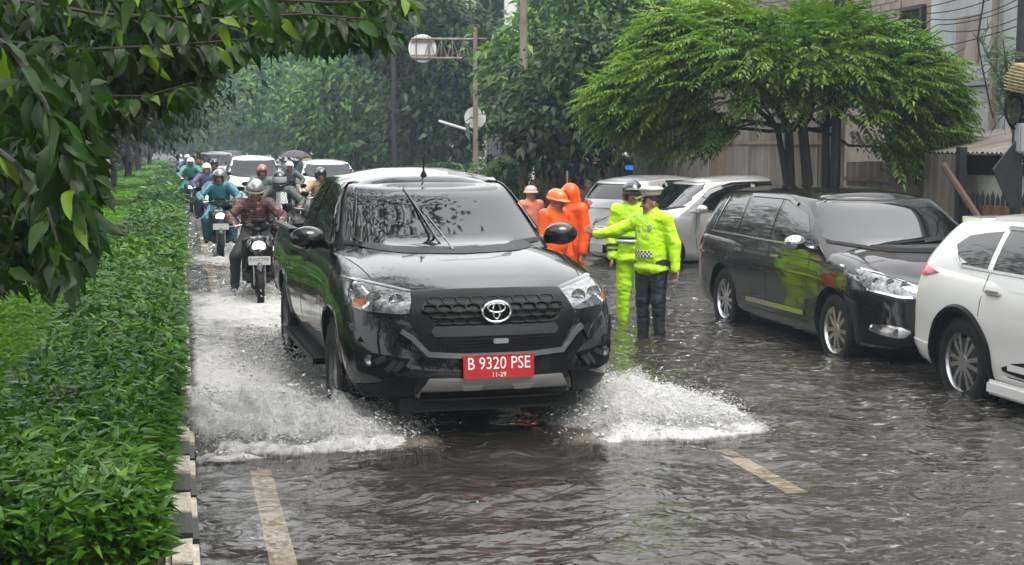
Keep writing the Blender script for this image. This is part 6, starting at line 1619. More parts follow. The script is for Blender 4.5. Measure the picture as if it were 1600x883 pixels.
def human(name, label, loc, rz, J, mats, k=1., h=.012, belly=1., coat=0., cat='person', group=None, wr=.006, face=(0, -1, 0), hair=True, curl=(.35, .35), palm=None, hdir=None, hem=None, hood=False, mask=False):
    """J: joints in body frame facing -y (metres for a 1.7 m person, scaled by k); mats: top, trousers, skin, shoes, hair, eye, lip"""
    root = empty(name, loc, rz, label, cat, group)
    S = SDF(); g = {q: np.array(v, float) * k for q, v in J.items()}
    c_ = coat
    pel, che, nek = g['pelvis'], g['chest'], g['neck']
    ax = nek - pel; ax /= np.linalg.norm(ax); sh = g['shR'] - g['shL']; sx = sh / np.linalg.norm(sh); fy = np.cross(ax, -sx); fy /= np.linalg.norm(fy); sx = np.cross(fy, ax)
    Bt = np.stack([sx, fy, ax], 1)
    S.ell(che, np.array((.180 + c_, .118 + c_, .21)) * k, 0, .05, Bt)
    S.ell(pel * .55 + che * .45, np.array((.165 + c_, .122 * belly + c_, .19)) * k, 0, .06, Bt)
    S.ell(pel + ax * .02 * k, np.array((.172 + c_, .13 + c_, .13)) * k, 0 if hem else 1, .05, Bt)
    if hem: S.ell(pel - ax * hem * k, np.array((.178 + c_ * 1.2, .14 + c_ * 1.2, .085)) * k, 0, .03, Bt)
    S.cone(g['shL'], g['shR'], (.060 + c_) * k, (.060 + c_) * k, 0, .06)
    S.cone(nek - ax * .04 * k, g['head'] - ax * .04 * k, .056 * k, .052 * k, 2, .02)
    S.cone(nek - ax * .05 * k, nek + ax * .0 * k, (.078 + c_) * k, (.066 + c_) * k, 0, .03)
    for i, s in enumerate('LR'):
        S.cone(g['sh' + s], g['el' + s], (.062 + c_) * k, (.050 + c_) * k, 0, .04); S.cone(g['el' + s], g['wr' + s], (.050 + c_) * k, (.037 + c_) * k, 0, .03)
        fo = g['wr' + s] - g['el' + s]; fo /= np.linalg.norm(fo)
        S.cone(g['wr' + s] - fo * .02 * k, g['wr' + s] + fo * .018 * k, .029 * k, .028 * k, 2, .008)
        hd = fo if not hdir or hdir[i] is None else np.array(hdir[i], float); pn = np.array(palm[i], float) if palm and palm[i] is not None else np.array((1. if s == 'R' else -1., 0, 0.)) * -1
        if abs(pn @ hd) > .95: pn = np.array((0, 0, -1.))
        hand(S, g['wr' + s] + fo * .012 * k, hd, pn, 2, curl[i], k, 1 if s == 'R' else -1)
        S.cone(g['hip' + s], g['kn' + s], (.088 + c_) * k, (.064 + c_) * k, 1, .04); S.cone(g['kn' + s], g['an' + s], (.062 + c_) * k, (.044 + c_) * k, 1, .03)
        S.cone(g['an' + s], g['an' + s] + np.array((0, 0, -.03)) * k, .042 * k, .04 * k, 3, .02)
        td = g['toe' + s] - g['an' + s]; S.cone(g['an' + s] + np.array((0, .03, -.045)) * k, g['toe' + s], .040 * k, .034 * k, 3, .03)
    P, B = head(S, g['head'], face, k, 2, hair)
    V, Q, fm = S.build(h * 1.0)
    acc = np.zeros_like(V); cn = np.zeros(len(V))
    for a, b in ((0, 1), (1, 2), (2, 3), (3, 0)):
        np.add.at(acc, Q[:, a], V[Q[:, b]]); np.add.at(cn, Q[:, a], 1); np.add.at(acc, Q[:, b], V[Q[:, a]]); np.add.at(cn, Q[:, b], 1)
    V = V * .55 + .45 * acc / np.maximum(cn, 1)[:, None]
    # folds in the cloth
    fn = np.cross(V[Q[:, 2]] - V[Q[:, 0]], V[Q[:, 3]] - V[Q[:, 1]]); vn = np.zeros_like(V); cl = np.zeros(len(V))
    for a in range(4): np.add.at(vn, Q[:, a], fn); np.maximum.at(cl, Q[:, a], (fm <= 1).astype(float))
    vn = unit(vn); sd = abs(hash(label)) % 97 if False else len(label)
    w = 1 - np.abs(fbm(V[:, 0] * 8 + V[:, 2] * 4, V[:, 1] * 8 - V[:, 2] * 3, V[:, 2] * 11, seed=sd, oct=4) - .5) * 6
    V = V + vn * (np.clip(w, -1, 1) * cl * wr * .9)[:, None]
    me = mesh_np('body', V, Q, mats[0])
    for m in mats[1:]: me.materials.append(m)
    me.polygons.foreach_set('material_index', np.clip(fm, 0, len(mats) - 1).astype(np.int32)); me.update()
    link('body', me, root)
    return root, P, B, k
def skinset(top, trou, shoes=None): return [top, trou, M_SKIN, shoes or M_BOOT, M_HAIR, M_EYE, M_LIP]
def helmet(root, P, B, k, mat, visor=None, full=False, h=.008, stripe=None, peak=False):
    S = SDF(); C = P(0, .012, .028); S.ell(C, np.array((.122, .142, .132)) * k, 0, .01, B)
    S.ell(P(0, .02, -.045), np.array((.116, .132, .10)) * k, 0, .03, B)
    S.ell(P(0, .0, -.02), np.array((.093, .112, .125)) * k, 0, .006, B, sub=True)
    S.box(P(0, .0, -.17), np.array((.2, .25, .085)) * k, .01, 0, .01, B, sub=True)
    S.box(P(0, -.115, -.055 if not full else -.012), np.array((.080, .10, .088 if not full else .045)) * k, .02, 0, .01, B, sub=True)
    if full: S.cone(P(-.085, -.06, -.075), P(0, -.128, -.085), .02 * k, .022 * k, 0, .02); S.cone(P(.085, -.06, -.075), P(0, -.128, -.085), .02 * k, .022 * k, 0, .02)
    if peak: S.ell(P(0, -.135, .055), np.array((.095, .045, .012)) * k, 0, .015, B)
    o = link('helmet', sdf_mesh('helmet', S, [mat], h), root)
    if visor:
        V = []; Fc = []; n = 12
        for j in range(6):
            for i in range(n + 1):
                a = math.pi * (-.5 + i / n) * .86; ph = (.50 - .85 * j / 5); r_ = math.cos(ph) ** .4
                V.append(P(.126 * math.sin(a) * r_, -.150 * math.cos(a) * r_ + .012, .018 + .115 * math.sin(ph)))
        for j in range(5):
            for i in range(n): q = j * (n + 1) + i; Fc.append((q, q + 1, q + n + 2, q + n + 1))
        link('visor', mesh('visor', np.array(V), Fc, visor, True, 180), o)
    if stripe:
        V = []; Fc = []; n = 20
        for i in range(n + 1):
            a = 2 * math.pi * i / n
            for z, q in ((-.005, 1.012), (.018, 1.012)): V.append(P(.122 * q * math.cos(a), .012 + .142 * q * math.sin(a), .028 - .02 + z))
        for i in range(n): Fc.append((2 * i, 2 * i + 2, 2 * i + 3, 2 * i + 1))
        link('helmet_band', mesh('helmet_band', np.array(V), Fc, stripe, True, 180), o)
    return o
def ringband(root, nm, c, ax, r0, mat, w=.02, n=24, sy=1., B=None, parent=None):
    """flat band around a limb or trunk (reflective tape)"""
    c = np.array(c, float); ax = np.array(ax, float); ax /= np.linalg.norm(ax); u = np.cross(ax, (0, 1, .01)); u /= np.linalg.norm(u); v = np.cross(ax, u); V = []; Fc = []
    for i in range(n):
        t = 2 * math.pi * i / n
        for e in (-w / 2, w / 2): V.append(c + ax * e + (u * math.cos(t) + v * math.sin(t) * sy) * r0)
    for i in range(n): j = (i + 1) % n; Fc.append((2 * i, 2 * j, 2 * j + 1, 2 * i + 1))
    me = mesh(nm, np.array(V), Fc, mat, True, 180); o = link(nm, me, root); s = o.modifiers.new('s', 'SOLIDIFY'); s.thickness = .004; s.offset = 0
    return o
STAND = dict(pelvis=(0, 0, .95), chest=(0, .0, 1.24), neck=(0, .005, 1.45), head=(0, -.015, 1.575), shL=(.175, 0, 1.385), shR=(-.175, 0, 1.385), elL=(.235, .02, 1.12), elR=(-.235, .02, 1.12),
             wrL=(.25, -.05, .87), wrR=(-.25, -.05, .87), hipL=(.09, 0, .90), hipR=(-.09, 0, .90), knL=(.105, -.015, .49), knR=(-.105, -.015, .49), anL=(.11, .02, .085), anR=(-.11, .02, .085), toeL=(.13, -.14, .035), toeR=(-.13, -.14, .035))
def J(**kw): d = dict(STAND); d.update(kw); return d
NEON = cloth('neon_raincoat', (.50, .86, .015), .42, .4, .15, .08, .35, 16.)
NAVY = cloth('navy_trousers', (.014, .016, .022), .6)
ORANGE = cloth('orange_raincoat', (.82, .105, .012), .42, .4, .15, .10, .35, 16.)
M_TAPE = pm('reflective_tape', (.62, .64, .62), .3, metal=.3); M_TAPED = pm('dark_tape', (.04, .05, .05), .5)
# ---- officer in peaked cap, right arm stretched out to wave traffic past
p = px(1017, 520); p.z = -.11
fac = R(-52)
j1 = J(elR=(-.40, -.12, 1.25), wrR=(-.60, -.20, 1.21), elL=(.265, .05, 1.12), wrL=(.30, .02, .86), shR=(-.185, -.02, 1.37), knL=(.10, -.01, .49), anL=(.10, .03, .085), toeL=(.12, -.13, .035), head=(-.01, -.02, 1.575))
r1, P, B, k = human('person', 'traffic officer in neon jacket and white peaked cap waving with his outstretched arm', p, fac, j1, skinset(NEON, NAVY), .925, .0085, 1.10, .015, wr=.009, face=(-.62, -.78, -.05), hem=.10, hdir=[None, (-.80, -.12, .45)], palm=[(-.3, -.9, 0), (-.4, .6, .0)], curl=(.45, .18))
# cap: crown, band, peak
S = SDF(); S.ell(P(0, .02, .150), np.array((.128, .135, .034)) * k, 0, .02, B); S.ell(P(0, .015, .105), np.array((.100, .112, .045)) * k, 0, .03, B); S.ell(P(0, -.05, .165), np.array((.10, .06, .022)) * k, 0, .02, B)
cap = link('peaked_cap', sdf_mesh('peaked_cap', S, [pm('cap_white', (.55, .54, .52), .6, var=.1)], .008), r1)
S = SDF(); S.ell(P(0, .012, .078), np.array((.099, .114, .020)) * k, 0, .01, B); link('cap_band', sdf_mesh('cap_band', S, [pm('cap_navy', (.015, .016, .02), .5)], .007), cap)
S = SDF(); S.ell(P(0, -.115, .062), np.array((.082, .060, .010)) * k, 0, .01, B); link('cap_peak', sdf_mesh('cap_peak', S, [M_GLOSSBLK], .006), cap)
S = SDF(); S.cone(P(-.075, -.075, .082), P(0, -.128, .076), .006, .006, 0, .004); S.cone(P(.075, -.075, .082), P(0, -.128, .076), .006, .006, 0, .004); link('cap_cord', sdf_mesh('cap_cord', S, [pm('gold', (.7, .5, .15), .3, metal=.8)], .005), cap)
S = SDF(); S.ell(np.array((0, .10, 1.40)) * k, np.array((.13, .065, .10)) * k, 0, .03); S.ell(np.array((0, .13, 1.32)) * k, np.array((.085, .05, .08)) * k, 0, .03); link('folded_hood', sdf_mesh('folded_hood', S, [NEON], .010), r1)
# chequered strip, chest badge, drawstrings
ck = MB()
for r_ in range(3):
    for c_ in range(11):
        a = -.62 + c_ * .105; zz = (.985 + .022 * r_); rad = .217
        V = [(rad * .98 * math.sin(a + q * .105), -rad * .86 * math.cos(a + q * .105), (zz + e * .022)) for q, e in ((0, 0), (1, 0), (1, 1), (0, 1))]
        ck.add([Vector(v) * k for v in V], [(0, 1, 2, 3)], (r_ + c_) % 2)
ck.obj('chequered_strip', [M_WHITE, pm('check_navy', (.015, .02, .05), .5)], r1, smooth=False)
b = MB(); b.lathe([(0, -.006), (.028, -.004), (.03, .0)], (0, 0, 0), 'y', 16); o = b.obj('chest_badge', pm('badge_grey', (.30, .34, .20), .5, var=.5, vs=60), r1, Vector((.07, -.152, 1.31)) * k); o.rotation_euler = (R(-12), 0, R(14))
b = MB()
for s in (-1, 1): b.tube([Vector((s * .04, -.118, 1.42)) * k, Vector((s * .045, -.155, 1.32)) * k, Vector((s * .04, -.165, 1.20)) * k], .004, 5)
b.obj('drawstring', pm('cord_pale', (.5, .6, .2), .6), r1)
# ---- officer in black helmet standing behind him
p = px(988, 497); p.z = -.11
j2 = J(elR=(-.245, .01, 1.12), wrR=(-.25, -.06, .86), head=(-.01, -.02, 1.575))
r2, P, B, k = human('person', 'smiling officer in full neon rain suit and black helmet', p, R(-14), j2, skinset(NEON, NEON), .955, .0085, 1.06, .016, wr=.009, face=(.05, -1, .0), hem=.13, curl=(.4, .4))
helmet(r2, P, B, k, pm('helmet_black', (.012, .012, .013), .15, coat=1.), None, False, .007, pm('helmet_grey', (.10, .10, .11), .3), True)
for z in (.92, .98): ringband(r2, 'reflective_band', np.array((-.247, -.035, z)) * k, (.0, .2, 1), .072 * k, M_TAPED, .028)
for z, m in ((1.07, M_TAPED), (1.03, M_TAPE)): ringband(r2, 'chest_band', np.array((0, 0, z)) * k, (0, 0, 1), .216 * k, m, .035, 30, .80)
# ---- orange workers
p = pd(893, 225, 16.4); p.z = -.1
r3, P, B, k = human('person', 'worker in long orange raincoat with hood up facing the helmeted worker', p, R(-60), J(head=(0, -.03, 1.565)), skinset(ORANGE, ORANGE), .93, .012, 1.1, .018, face=(-.25, -.95, -.15), hem=.28, hair=False)
S = SDF(); S.ell(P(0, .015, .02), np.array((.112, .125, .132)) * k, 0, .02, B); S.ell(P(0, .04, -.10), np.array((.11, .10, .09)) * k, 0, .04, B); S.ell(P(0, -.09, -.02), np.array((.074, .10, .096)) * k, 0, .015, B, sub=True); S.ell(P(0, -.115, .085), np.array((.07, .045, .012)) * k, 0, .02, B)
link('hood', sdf_mesh('hood', S, [ORANGE], .009), r3)
p = pd(866, 225, 15.9); p.z = -.1
r4, P, B, k = human('person', 'worker in orange safety helmet and orange raincoat behind the pickup bonnet', p, R(35), J(head=(0, -.05, 1.56), chest=(0, -.02, 1.24)), skinset(ORANGE, ORANGE), .90, .012, 1.1, .016, face=(.1, -1, -.2), hem=.2)
S = SDF(); S.ell(P(0, .01, .055), np.array((.118, .138, .105)) * k, 0, .02, B); S.ell(P(0, -.01, .03), np.array((.14, .165, .016)) * k, 0, .02, B); S.ell(P(0, -.13, .025), np.array((.075, .05, .012)) * k, 0, .02, B); S.ell(P(0, .01, -.03), np.array((.10, .115, .105)) * k, 0, .01, B, sub=True)
link('safety_helmet', sdf_mesh('safety_helmet', S, [pm('helmet_orange', (.75, .15, .02), .3, coat=.4)], .008), r4)
p = pd(829, 225, 20.5); p.z = -.1
r5, P, B, k = human('person', 'worker in pink and white hat half hidden behind the pickup windscreen', p, R(20), J(), skinset(cloth('pale_orange', (.75, .22, .12), .5), ORANGE), .84, .014, 1., .015, face=(-.3, -1, 0))
S = SDF(); S.ell(P(0, .01, .06), np.array((.11, .125, .09)) * k, 0, .02, B); S.ell(P(0, -.0, .03), np.array((.15, .16, .012)) * k, 0, .02, B); link('hat', sdf_mesh('hat', S, [pm('hat_pink', (.62, .42, .40), .6)], .010), r5)
# ---- people at the kiosk, seated on a bench
SIT = J(pelvis=(0, .05, .50), chest=(0, .02, .80), neck=(0, .01, 1.0), head=(0, -.01, 1.13), shL=(.175, .02, .94), shR=(-.175, .02, .94), elL=(.23, -.02, .70), elR=(-.23, -.02, .70), wrL=(.14, -.26, .60), wrR=(-.14, -.26, .60),
        hipL=(.09, .03, .47), hipR=(-.09, .03, .47), knL=(.12, -.38, .47), knR=(-.12, -.38, .47), anL=(.12, -.38, .09), anR=(-.12, -.38, .09), toeL=(.13, -.54, .035), toeR=(-.13, -.54, .035))
for (x, d, dz, rz_, tc, lab) in ((905, 28.3, .18, 160, (.012, .014, .022), 'man in navy shirt sitting with his back turned under the kiosk awning'), (920, 27.9, .02, -30, (.10, .075, .06), 'person in patterned brown shirt sitting under the kiosk awning'), (945, 28.6, .12, 20, (.16, .05, .05), 'person in dark red shirt sitting in the shade of the kiosk')):
    p = pd(x, 225, d); p.z = .06 + dz; human('person', lab, p, R(rz_), SIT, skinset(cloth('shirt_%d' % x, tc, .7), NAVY), .95, .016, 1., .005)
p = pd(922, 225, 28.2); b = MB(); b.box((0, .06, .50), (1.0, .16, .025), bev=.01)
for sx in (-.85, .85):
    for sy in (-.04, .16): b.box((sx, sy, .24), (.03, .03, .24))
o = b.obj('wooden_bench', M_WOOD, loc=(p.x, p.y, .06)); tag(o, 'long wooden bench under the kiosk awning', 'bench')
# ------------------------------------------------------------------ scooters and riders
# local frame: riding towards -y, wheels on z = 0
M_HEADLAMP = pm('lit_headlamp', (1., .96, .86), .2, emit=4.0)
M_HEADLAMPW = pm('lit_headlamp_warm', (1., .85, .55), .2, emit=3.5)
_tyre = MB(); _tyre.lathe([(.205, -.03), (.245, -.045), (.27, -.03), (.275, 0), (.27, .03), (.245, .045), (.205, .03)], (0, 0, 0), 'x', 32); TYRE_ME = _tyre.me('tyre', M_RUBBER)
_rim = MB(); _rim.lathe([(.21, -.028), (.19, -.02), (.19, .02), (.21, .028)], (0, 0, 0), 'x', 28)
for _k in range(5): _rim.box((0, 0, .11), (.018, .016, .085), T=Matrix.Rotation(2 * math.pi * _k / 5, 4, 'X'))
_rim.lathe([(0, -.05), (.045, -.05), (.045, .05), (0, .05)], (0, 0, 0), 'x', 14); RIM_ME = _rim.me('rim', M_ALLOYD)
def scooter_parts(kind):
    S = SDF()
    S.ell((0, -.47, .72), (.165, .095, .19), 0, .04); S.cone((0, -.52, .66), (0, -.60, .46), .105, .05, 0, .05); S.box((0, -.37, .58), (.205, .028, .27), .025, 0, .04)
    for s in (-1, 1): S.cone((s * .11, -.50, .84), (s * .16, -.42, .48), .05, .04, 0, .05)
    S.box((0, -.06, .31), (.155, .30, .035), .02, 1, .03); S.ell((0, .40, .56), (.165, .36, .17), 0, .05); S.cone((0, .50, .64), (0, .84, .74), .12, .05, 0, .05); S.cone((0, -.42, .80), (0, -.39, .98), .05, .045, 1, .03)
    S.ell((0, -.40, 1.0), (.155, .085, .07), 0, .04); S.ell((0, -.44, 1.06), (.09, .05, .05), 1, .03)
    S.ell((0, -.615, .44), (.062, .24, .13), 0, .03); S.ell((0, -.62, .28), (.06, .275, .275), 0, .004, sub=True)
    return S
def make_scooter(name, loc, rz, label, mat, plate=None, lamp=M_HEADLAMP, box=False, screen=False, group='scooters wading past the hedge', pw=None):
    root = empty(name, loc, rz, label, 'scooter', group)
    if 'me' not in SCOOT: SCOOT['me'] = scooter_parts(0).build(.014)
    V, Q, fm = SCOOT['me']; me = mesh_np('fairing', V, Q, mat); me.materials.append(M_BLACK); me.polygons.foreach_set('material_index', np.clip(fm, 0, 1).astype(np.int32)); me.update()
    fa = link('fairing', me, root)
    for nm, build in SCOOT['parts'].items():
        for o_me, par, lc in build: link(nm, o_me, root, lc)
    for yy in (-.62, .62):
        h = MB() if 'hub' not in SCOOT else None
        if h is not None: h.lathe([(0, -.06), (.05, -.06), (.05, .06), (0, .06)], (0, 0, 0), 'x', 12); SCOOT['hub'] = h.me('wheel', M_UNDER)
        w = link('wheel', SCOOT['hub'], root, (0, yy, .275)); link('tyre', TYRE_ME, w); link('rim', RIM_ME, w)
    # lit headlamp and side lamps
    S = SCOOT['lamp']; lo = link('headlight', S.copy(), root, (0, -.565, .755)); lo.data.materials.clear(); lo.data.materials.append(lamp)
    for s in (-1, 1):
        o = link('side_lamp', SCOOT['side'], root, (s * .125, -.545, .80)); o.rotation_euler = (0, R(-s * 25), R(s * 22))
        st = link('mirror_stalk', SCOOT['stalk' + ('L' if s < 0 else 'R')], root); mi = link('rear_mirror', SCOOT['mirror'], root, (s * .37, -.36, 1.24)); mi.rotation_euler = (0, R(s * 12), 0)
    if plate is not None:
        b = MB(); b.box((0, 0, 0), (.135, .005, .055), bev=.003); p = b.obj('number_plate', pw or M_PLATE_W, root, (0, -.655, .585)); p.rotation_euler = (R(-12), 0, 0)
        if plate:
            t = link('lettering', text_mesh(plate, .058, M_DARKPRINT), p, (0, -.0065, .012)); t.rotation_euler = (R(90), 0, 0); xs = [v.co.x for v in t.data.vertices]; t.scale = (.235 / (max(xs) - min(xs)), 1.05, 1)
    if screen:
        V = []; Fc = []
        for j in range(6):
            for i in range(7): a = (i / 6 - .5) * 1.3; V.append((.17 * math.sin(a) * (1 - .05 * j), -.47 - .05 * math.cos(a) + .03 * j, 1.02 + .05 * j))
        for j in range(5):
            for i in range(6): q = j * 7 + i; Fc.append((q, q + 1, q + 8, q + 7))
        link('wind_screen', mesh('wind_screen', V, Fc, SCREEN, True, 180), root)
    return root
SCOOT = {'parts': {}}
SCREEN = pm('clear_screen', (.30, .32, .33), .08, coat=1.); SCREEN.node_tree.nodes['Principled BSDF'].inputs['Alpha'].default_value = .35
def _prep():
    S = SDF(); S.ell((0, .36, .78), (.135, .38, .065), 0, .03); S.ell((0, .62, .81), (.12, .18, .055), 0, .04); SCOOT['parts']['seat'] = [(sdf_mesh('seat', S, [pm('seat_vinyl', (.014, .014, .015), .45)], .014), None, None)]
    b = MB(); b.tube([(-.34, -.34, 1.02), (-.16, -.39, 1.01), (.16, -.39, 1.01), (.34, -.34, 1.02)], .013, 8); SCOOT['parts']['handlebar'] = [(b.me('handlebar', M_BLACK), None, None)]
    b = MB()
    for s in (-1, 1): b.tube([(s * .22, -.375, 1.015), (s * .35, -.335, 1.02)], .019, 10)
    gr = []
    for s in (-1, 1):
        b = MB(); b.tube([(s * .22, -.375, 1.015), (s * .35, -.335, 1.02)], .019, 10); gr.append((b.me('grip', M_RUBBER), None, None))
    SCOOT['parts']['grip'] = gr
    lv = []
    for s in (-1, 1): b = MB(); b.tube([(s * .20, -.40, 1.02), (s * .28, -.43, 1.01), (s * .36, -.40, 1.0)], .006, 6); lv.append((b.me('brake_lever', M_ALLOY), None, None))
    SCOOT['parts']['brake_lever'] = lv
    fk = []
    for s in (-1, 1): b = MB(); b.tube([(s * .062, -.48, .66), (s * .062, -.62, .275)], .020, 8); fk.append((b.me('fork_leg', M_ALLOYD), None, None))
    SCOOT['parts']['fork_leg'] = fk
    b = MB(); b.tube([(.12, .2, .3), (.14, .5, .32), (.15, .85, .42)], [.03, .045, .05], 10); SCOOT['parts']['exhaust'] = [(b.me('exhaust', M_ALLOYD), None, None)]
    b = MB(); b.box((0, .45, .32), (.10, .30, .09), bev=.03); SCOOT['parts']['engine'] = [(b.me('engine', M_UNDER), None, None)]
    S = SDF(); S.ell((0, 0, 0), (.085, .030, .070), 0, .01); S.ell((0, .0, -.05), (.05, .026, .05), 0, .03); SCOOT['lamp'] = sdf_mesh('headlight', S, [M_HEADLAMP], .010)
    S = SDF(); S.ell((0, 0, 0), (.028, .02, .065), 0, .01); SCOOT['side'] = sdf_mesh('side_lamp', S, [M_LENS], .009)
    S = SDF(); S.ell((0, 0, 0), (.068, .022, .045), 0, .01); SCOOT['mirror'] = sdf_mesh('rear_mirror', S, [M_BLACK], .010)
    for n_, s in (('L', -1), ('R', 1)): b = MB(); b.tube([(s * .20, -.37, 1.03), (s * .30, -.36, 1.14), (s * .36, -.35, 1.23)], .007, 6); SCOOT['stalk' + n_] = b.me('mirror_stalk', M_BLACK)
_prep()
RIDE = J(pelvis=(0, .30, .90), chest=(0, .20, 1.16), neck=(0, .13, 1.36), head=(0, .075, 1.475), shL=(.18, .14, 1.30), shR=(-.18, .14, 1.30), elL=(.35, -.06, 1.13), elR=(-.35, -.06, 1.13), wrL=(.31, -.285, 1.055), wrR=(-.31, -.285, 1.055),
         hipL=(.10, .26, .87), hipR=(-.10, .26, .87), knL=(.25, -.12, .70), knR=(-.25, -.12, .70), anL=(.24, -.06, .36), anR=(-.24, -.06, .36), toeL=(.26, -.22, .30), toeR=(-.26, -.22, .30))
RIDE_DOWN = dict(RIDE); RIDE_DOWN.update(knL=(.28, -.08, .62), knR=(-.28, -.08, .62), anL=(.29, -.04, .24), anR=(-.29, -.04, .24), toeL=(.31, -.19, .19), toeR=(-.31, -.19, .19))
def plaid():
    m, nt, b = _new('plaid_shirt'); tc = N(nt, 'ShaderNodeTexCoord'); n = N(nt, 'ShaderNodeTexNoise', Scale=16., Detail=5.); nt.links.new(tc.outputs['Object'], n.inputs['Vector'])
    w = N(nt, 'ShaderNodeTexWave', Scale=9.); w.bands_direction = 'Z'; w.inputs['Distortion'].default_value = 5.; nt.links.new(tc.outputs['Object'], w.inputs['Vector'])
    r = ramp(nt, n.outputs[0], [(.35, (.035, .012, .014)), (.55, (.09, .028, .03)), (.68, (.30, .22, .20))]); r2 = ramp(nt, w.outputs[0], [(.62, (.6, .6, .6)), (.8, (1.6, 1.5, 1.5))])
    mx = N(nt, 'ShaderNodeMix', data_type='RGBA', blend_type='MULTIPLY'); mx.inputs['Factor'].default_value = 1.; nt.links.new(r.outputs[0], mx.inputs['A']); nt.links.new(r2.outputs[0], mx.inputs['B']); nt.links.new(mx.outputs['Result'], b.inputs['Base Color']); b.inputs['Roughness'].default_value = .6
    return m
H_SILVER = pm('helmet_silver', (.30, .30, .31), .22, metal=.5, coat=1.); H_BLACK = MAT['helmet_black']; H_WHITE = pm('helmet_white', (.72, .72, .70), .25, coat=1.); H_BROWN = pm('helmet_brown', (.24, .07, .04), .25, coat=1.)
H_VIS = pm('visor_grey', (.40, .42, .44), .08, coat=1.)
TEAL = cloth('teal_raincoat', (.03, .16, .21), .35, .5, .3); GREEN = cloth('green_raincoat', (.02, .17, .12), .35, .5, .3); PURPLE = cloth('purple_jacket', (.075, .075, .17), .5); GREYJ = cloth('grey_jacket', (.045, .055, .05), .5); BEIGE = cloth('beige_jacket', (.38, .28, .16), .6); BLUEJ = cloth('blue_jacket', (.03, .07, .22), .5); DARKT = cloth('dark_trousers', (.014, .014, .016), .6)
P_S1 = paint('scooter_black', (.010, .010, .012), .2); P_S2 = paint('scooter_teal', (.015, .05, .06), .25); P_S3 = paint('scooter_blue', (.02, .025, .07), .25)
def rider(px_x, d, slab, rlab, top, trou, helm, smat, plate=None, pose=RIDE, visor=None, full=False, k=.97, h=.014, lamp=M_HEADLAMP, screen=False, face=(0, -1, -.12), coat=.012, rz=0., stripe=None, z=-.08, passenger=None):
    q = pd(px_x, 225, d); loc = (q.x, q.y, z)
    if slab: make_scooter('scooter', loc, rz, slab, smat, plate, lamp, False, screen)
    r, P, B, k = human('person', rlab, loc, rz, pose, skinset(top, trou), k, h, 1.05, coat, face=face, hem=.05 if coat > .015 else None, hdir=[(-.35, -.9, -.05), (.35, -.9, -.05)], palm=[(0, 0, -1), (0, 0, -1)], curl=(.95, .95), group='riders on the scooters', hair=False)
    helmet(r, P, B, k, helm, visor, full, .009 if d < 25 else .012, stripe)
rider(398, 18.0, 'black scooter with lit headlight leading the line of riders', 'rider in maroon patterned shirt and silver helmet leading the line', plaid(), DARKT, H_SILVER, P_S1, 'B 3107 TMD', RIDE_DOWN, None, False, .97, .011, face=(0, -1, -.35), stripe=pm('band_white', (.6, .6, .58), .4))
rider(341, 25.2, 'teal scooter with white number plate beside the hedge', 'rider in wet teal raincoat and silver open helmet', TEAL, TEAL, H_SILVER, P_S2, '', RIDE, None, False, .97, .013, lamp=M_HEADLAMPW, coat=.026)
rider(436, 22.6, 'dark scooter with raised clear windscreen next to the pickup truck', 'rider in grey jacket and black helmet with closed visor', GREYJ, DARKT, H_BLACK, P_S1, None, RIDE, H_VIS, True, .98, .013, lamp=M_HEADLAMPW, screen=True)
rider(409, 28.5, 'black scooter hidden behind the leading scooter', 'rider in green grey jacket and brown helmet behind the leading scooter', cloth('sage_jacket', (.10, .15, .13), .5), DARKT, H_BROWN, P_S1, None, RIDE, None, False, .99, .014)
rider(322, 33.5, 'blue scooter close to the hedge behind the teal raincoat rider', 'rider in purple jacket and white helmet by the hedge', PURPLE, NAVY, H_WHITE, P_S3, None, RIDE, None, False, .97, .015, coat=.018)
rider(297, 42, 'dark scooter hugging the kerb behind the purple jacket rider', 'rider in green raincoat and white helmet hugging the kerb', GREEN, GREEN, H_WHITE, P_S2, None, RIDE, None, False, 1.0, .016, coat=.028)
rider(501, 27, 'dark scooter mostly hidden by the pickup truck bed', 'rider in beige jacket and black helmet beside the pickup truck bed', BEIGE, DARKT, H_BLACK, P_S1, None, RIDE, None, False, .97, .014)
rider(452, 37, 'black scooter right of the white minivan', 'rider in dark jacket and white helmet right of the white minivan', GREYJ, DARKT, H_WHITE, P_S1, None, RIDE, None, False, .97, .016)
rider(334, 38, 'dark scooter between the purple jacket rider and the white minivan', 'rider in black jacket and black helmet left of the white minivan', GREYJ, DARKT, H_BLACK, P_S1, None, RIDE, None, False, 1.0, .016)
rider(292, 55, 'small dark scooter far back along the kerb', 'rider in blue jacket and white helmet far back along the kerb', BLUEJ, DARKT, H_WHITE, P_S3, None, RIDE, None, False, 1.0, .018)
rider(305, 60, 'small black scooter far back behind the green raincoat rider', 'rider in brown jacket and black helmet far back behind the green raincoat', cloth('brown_jacket', (.16, .08, .04), .6), DARKT, H_BLACK, P_S1, None, RIDE, None, False, 1.0, .018)
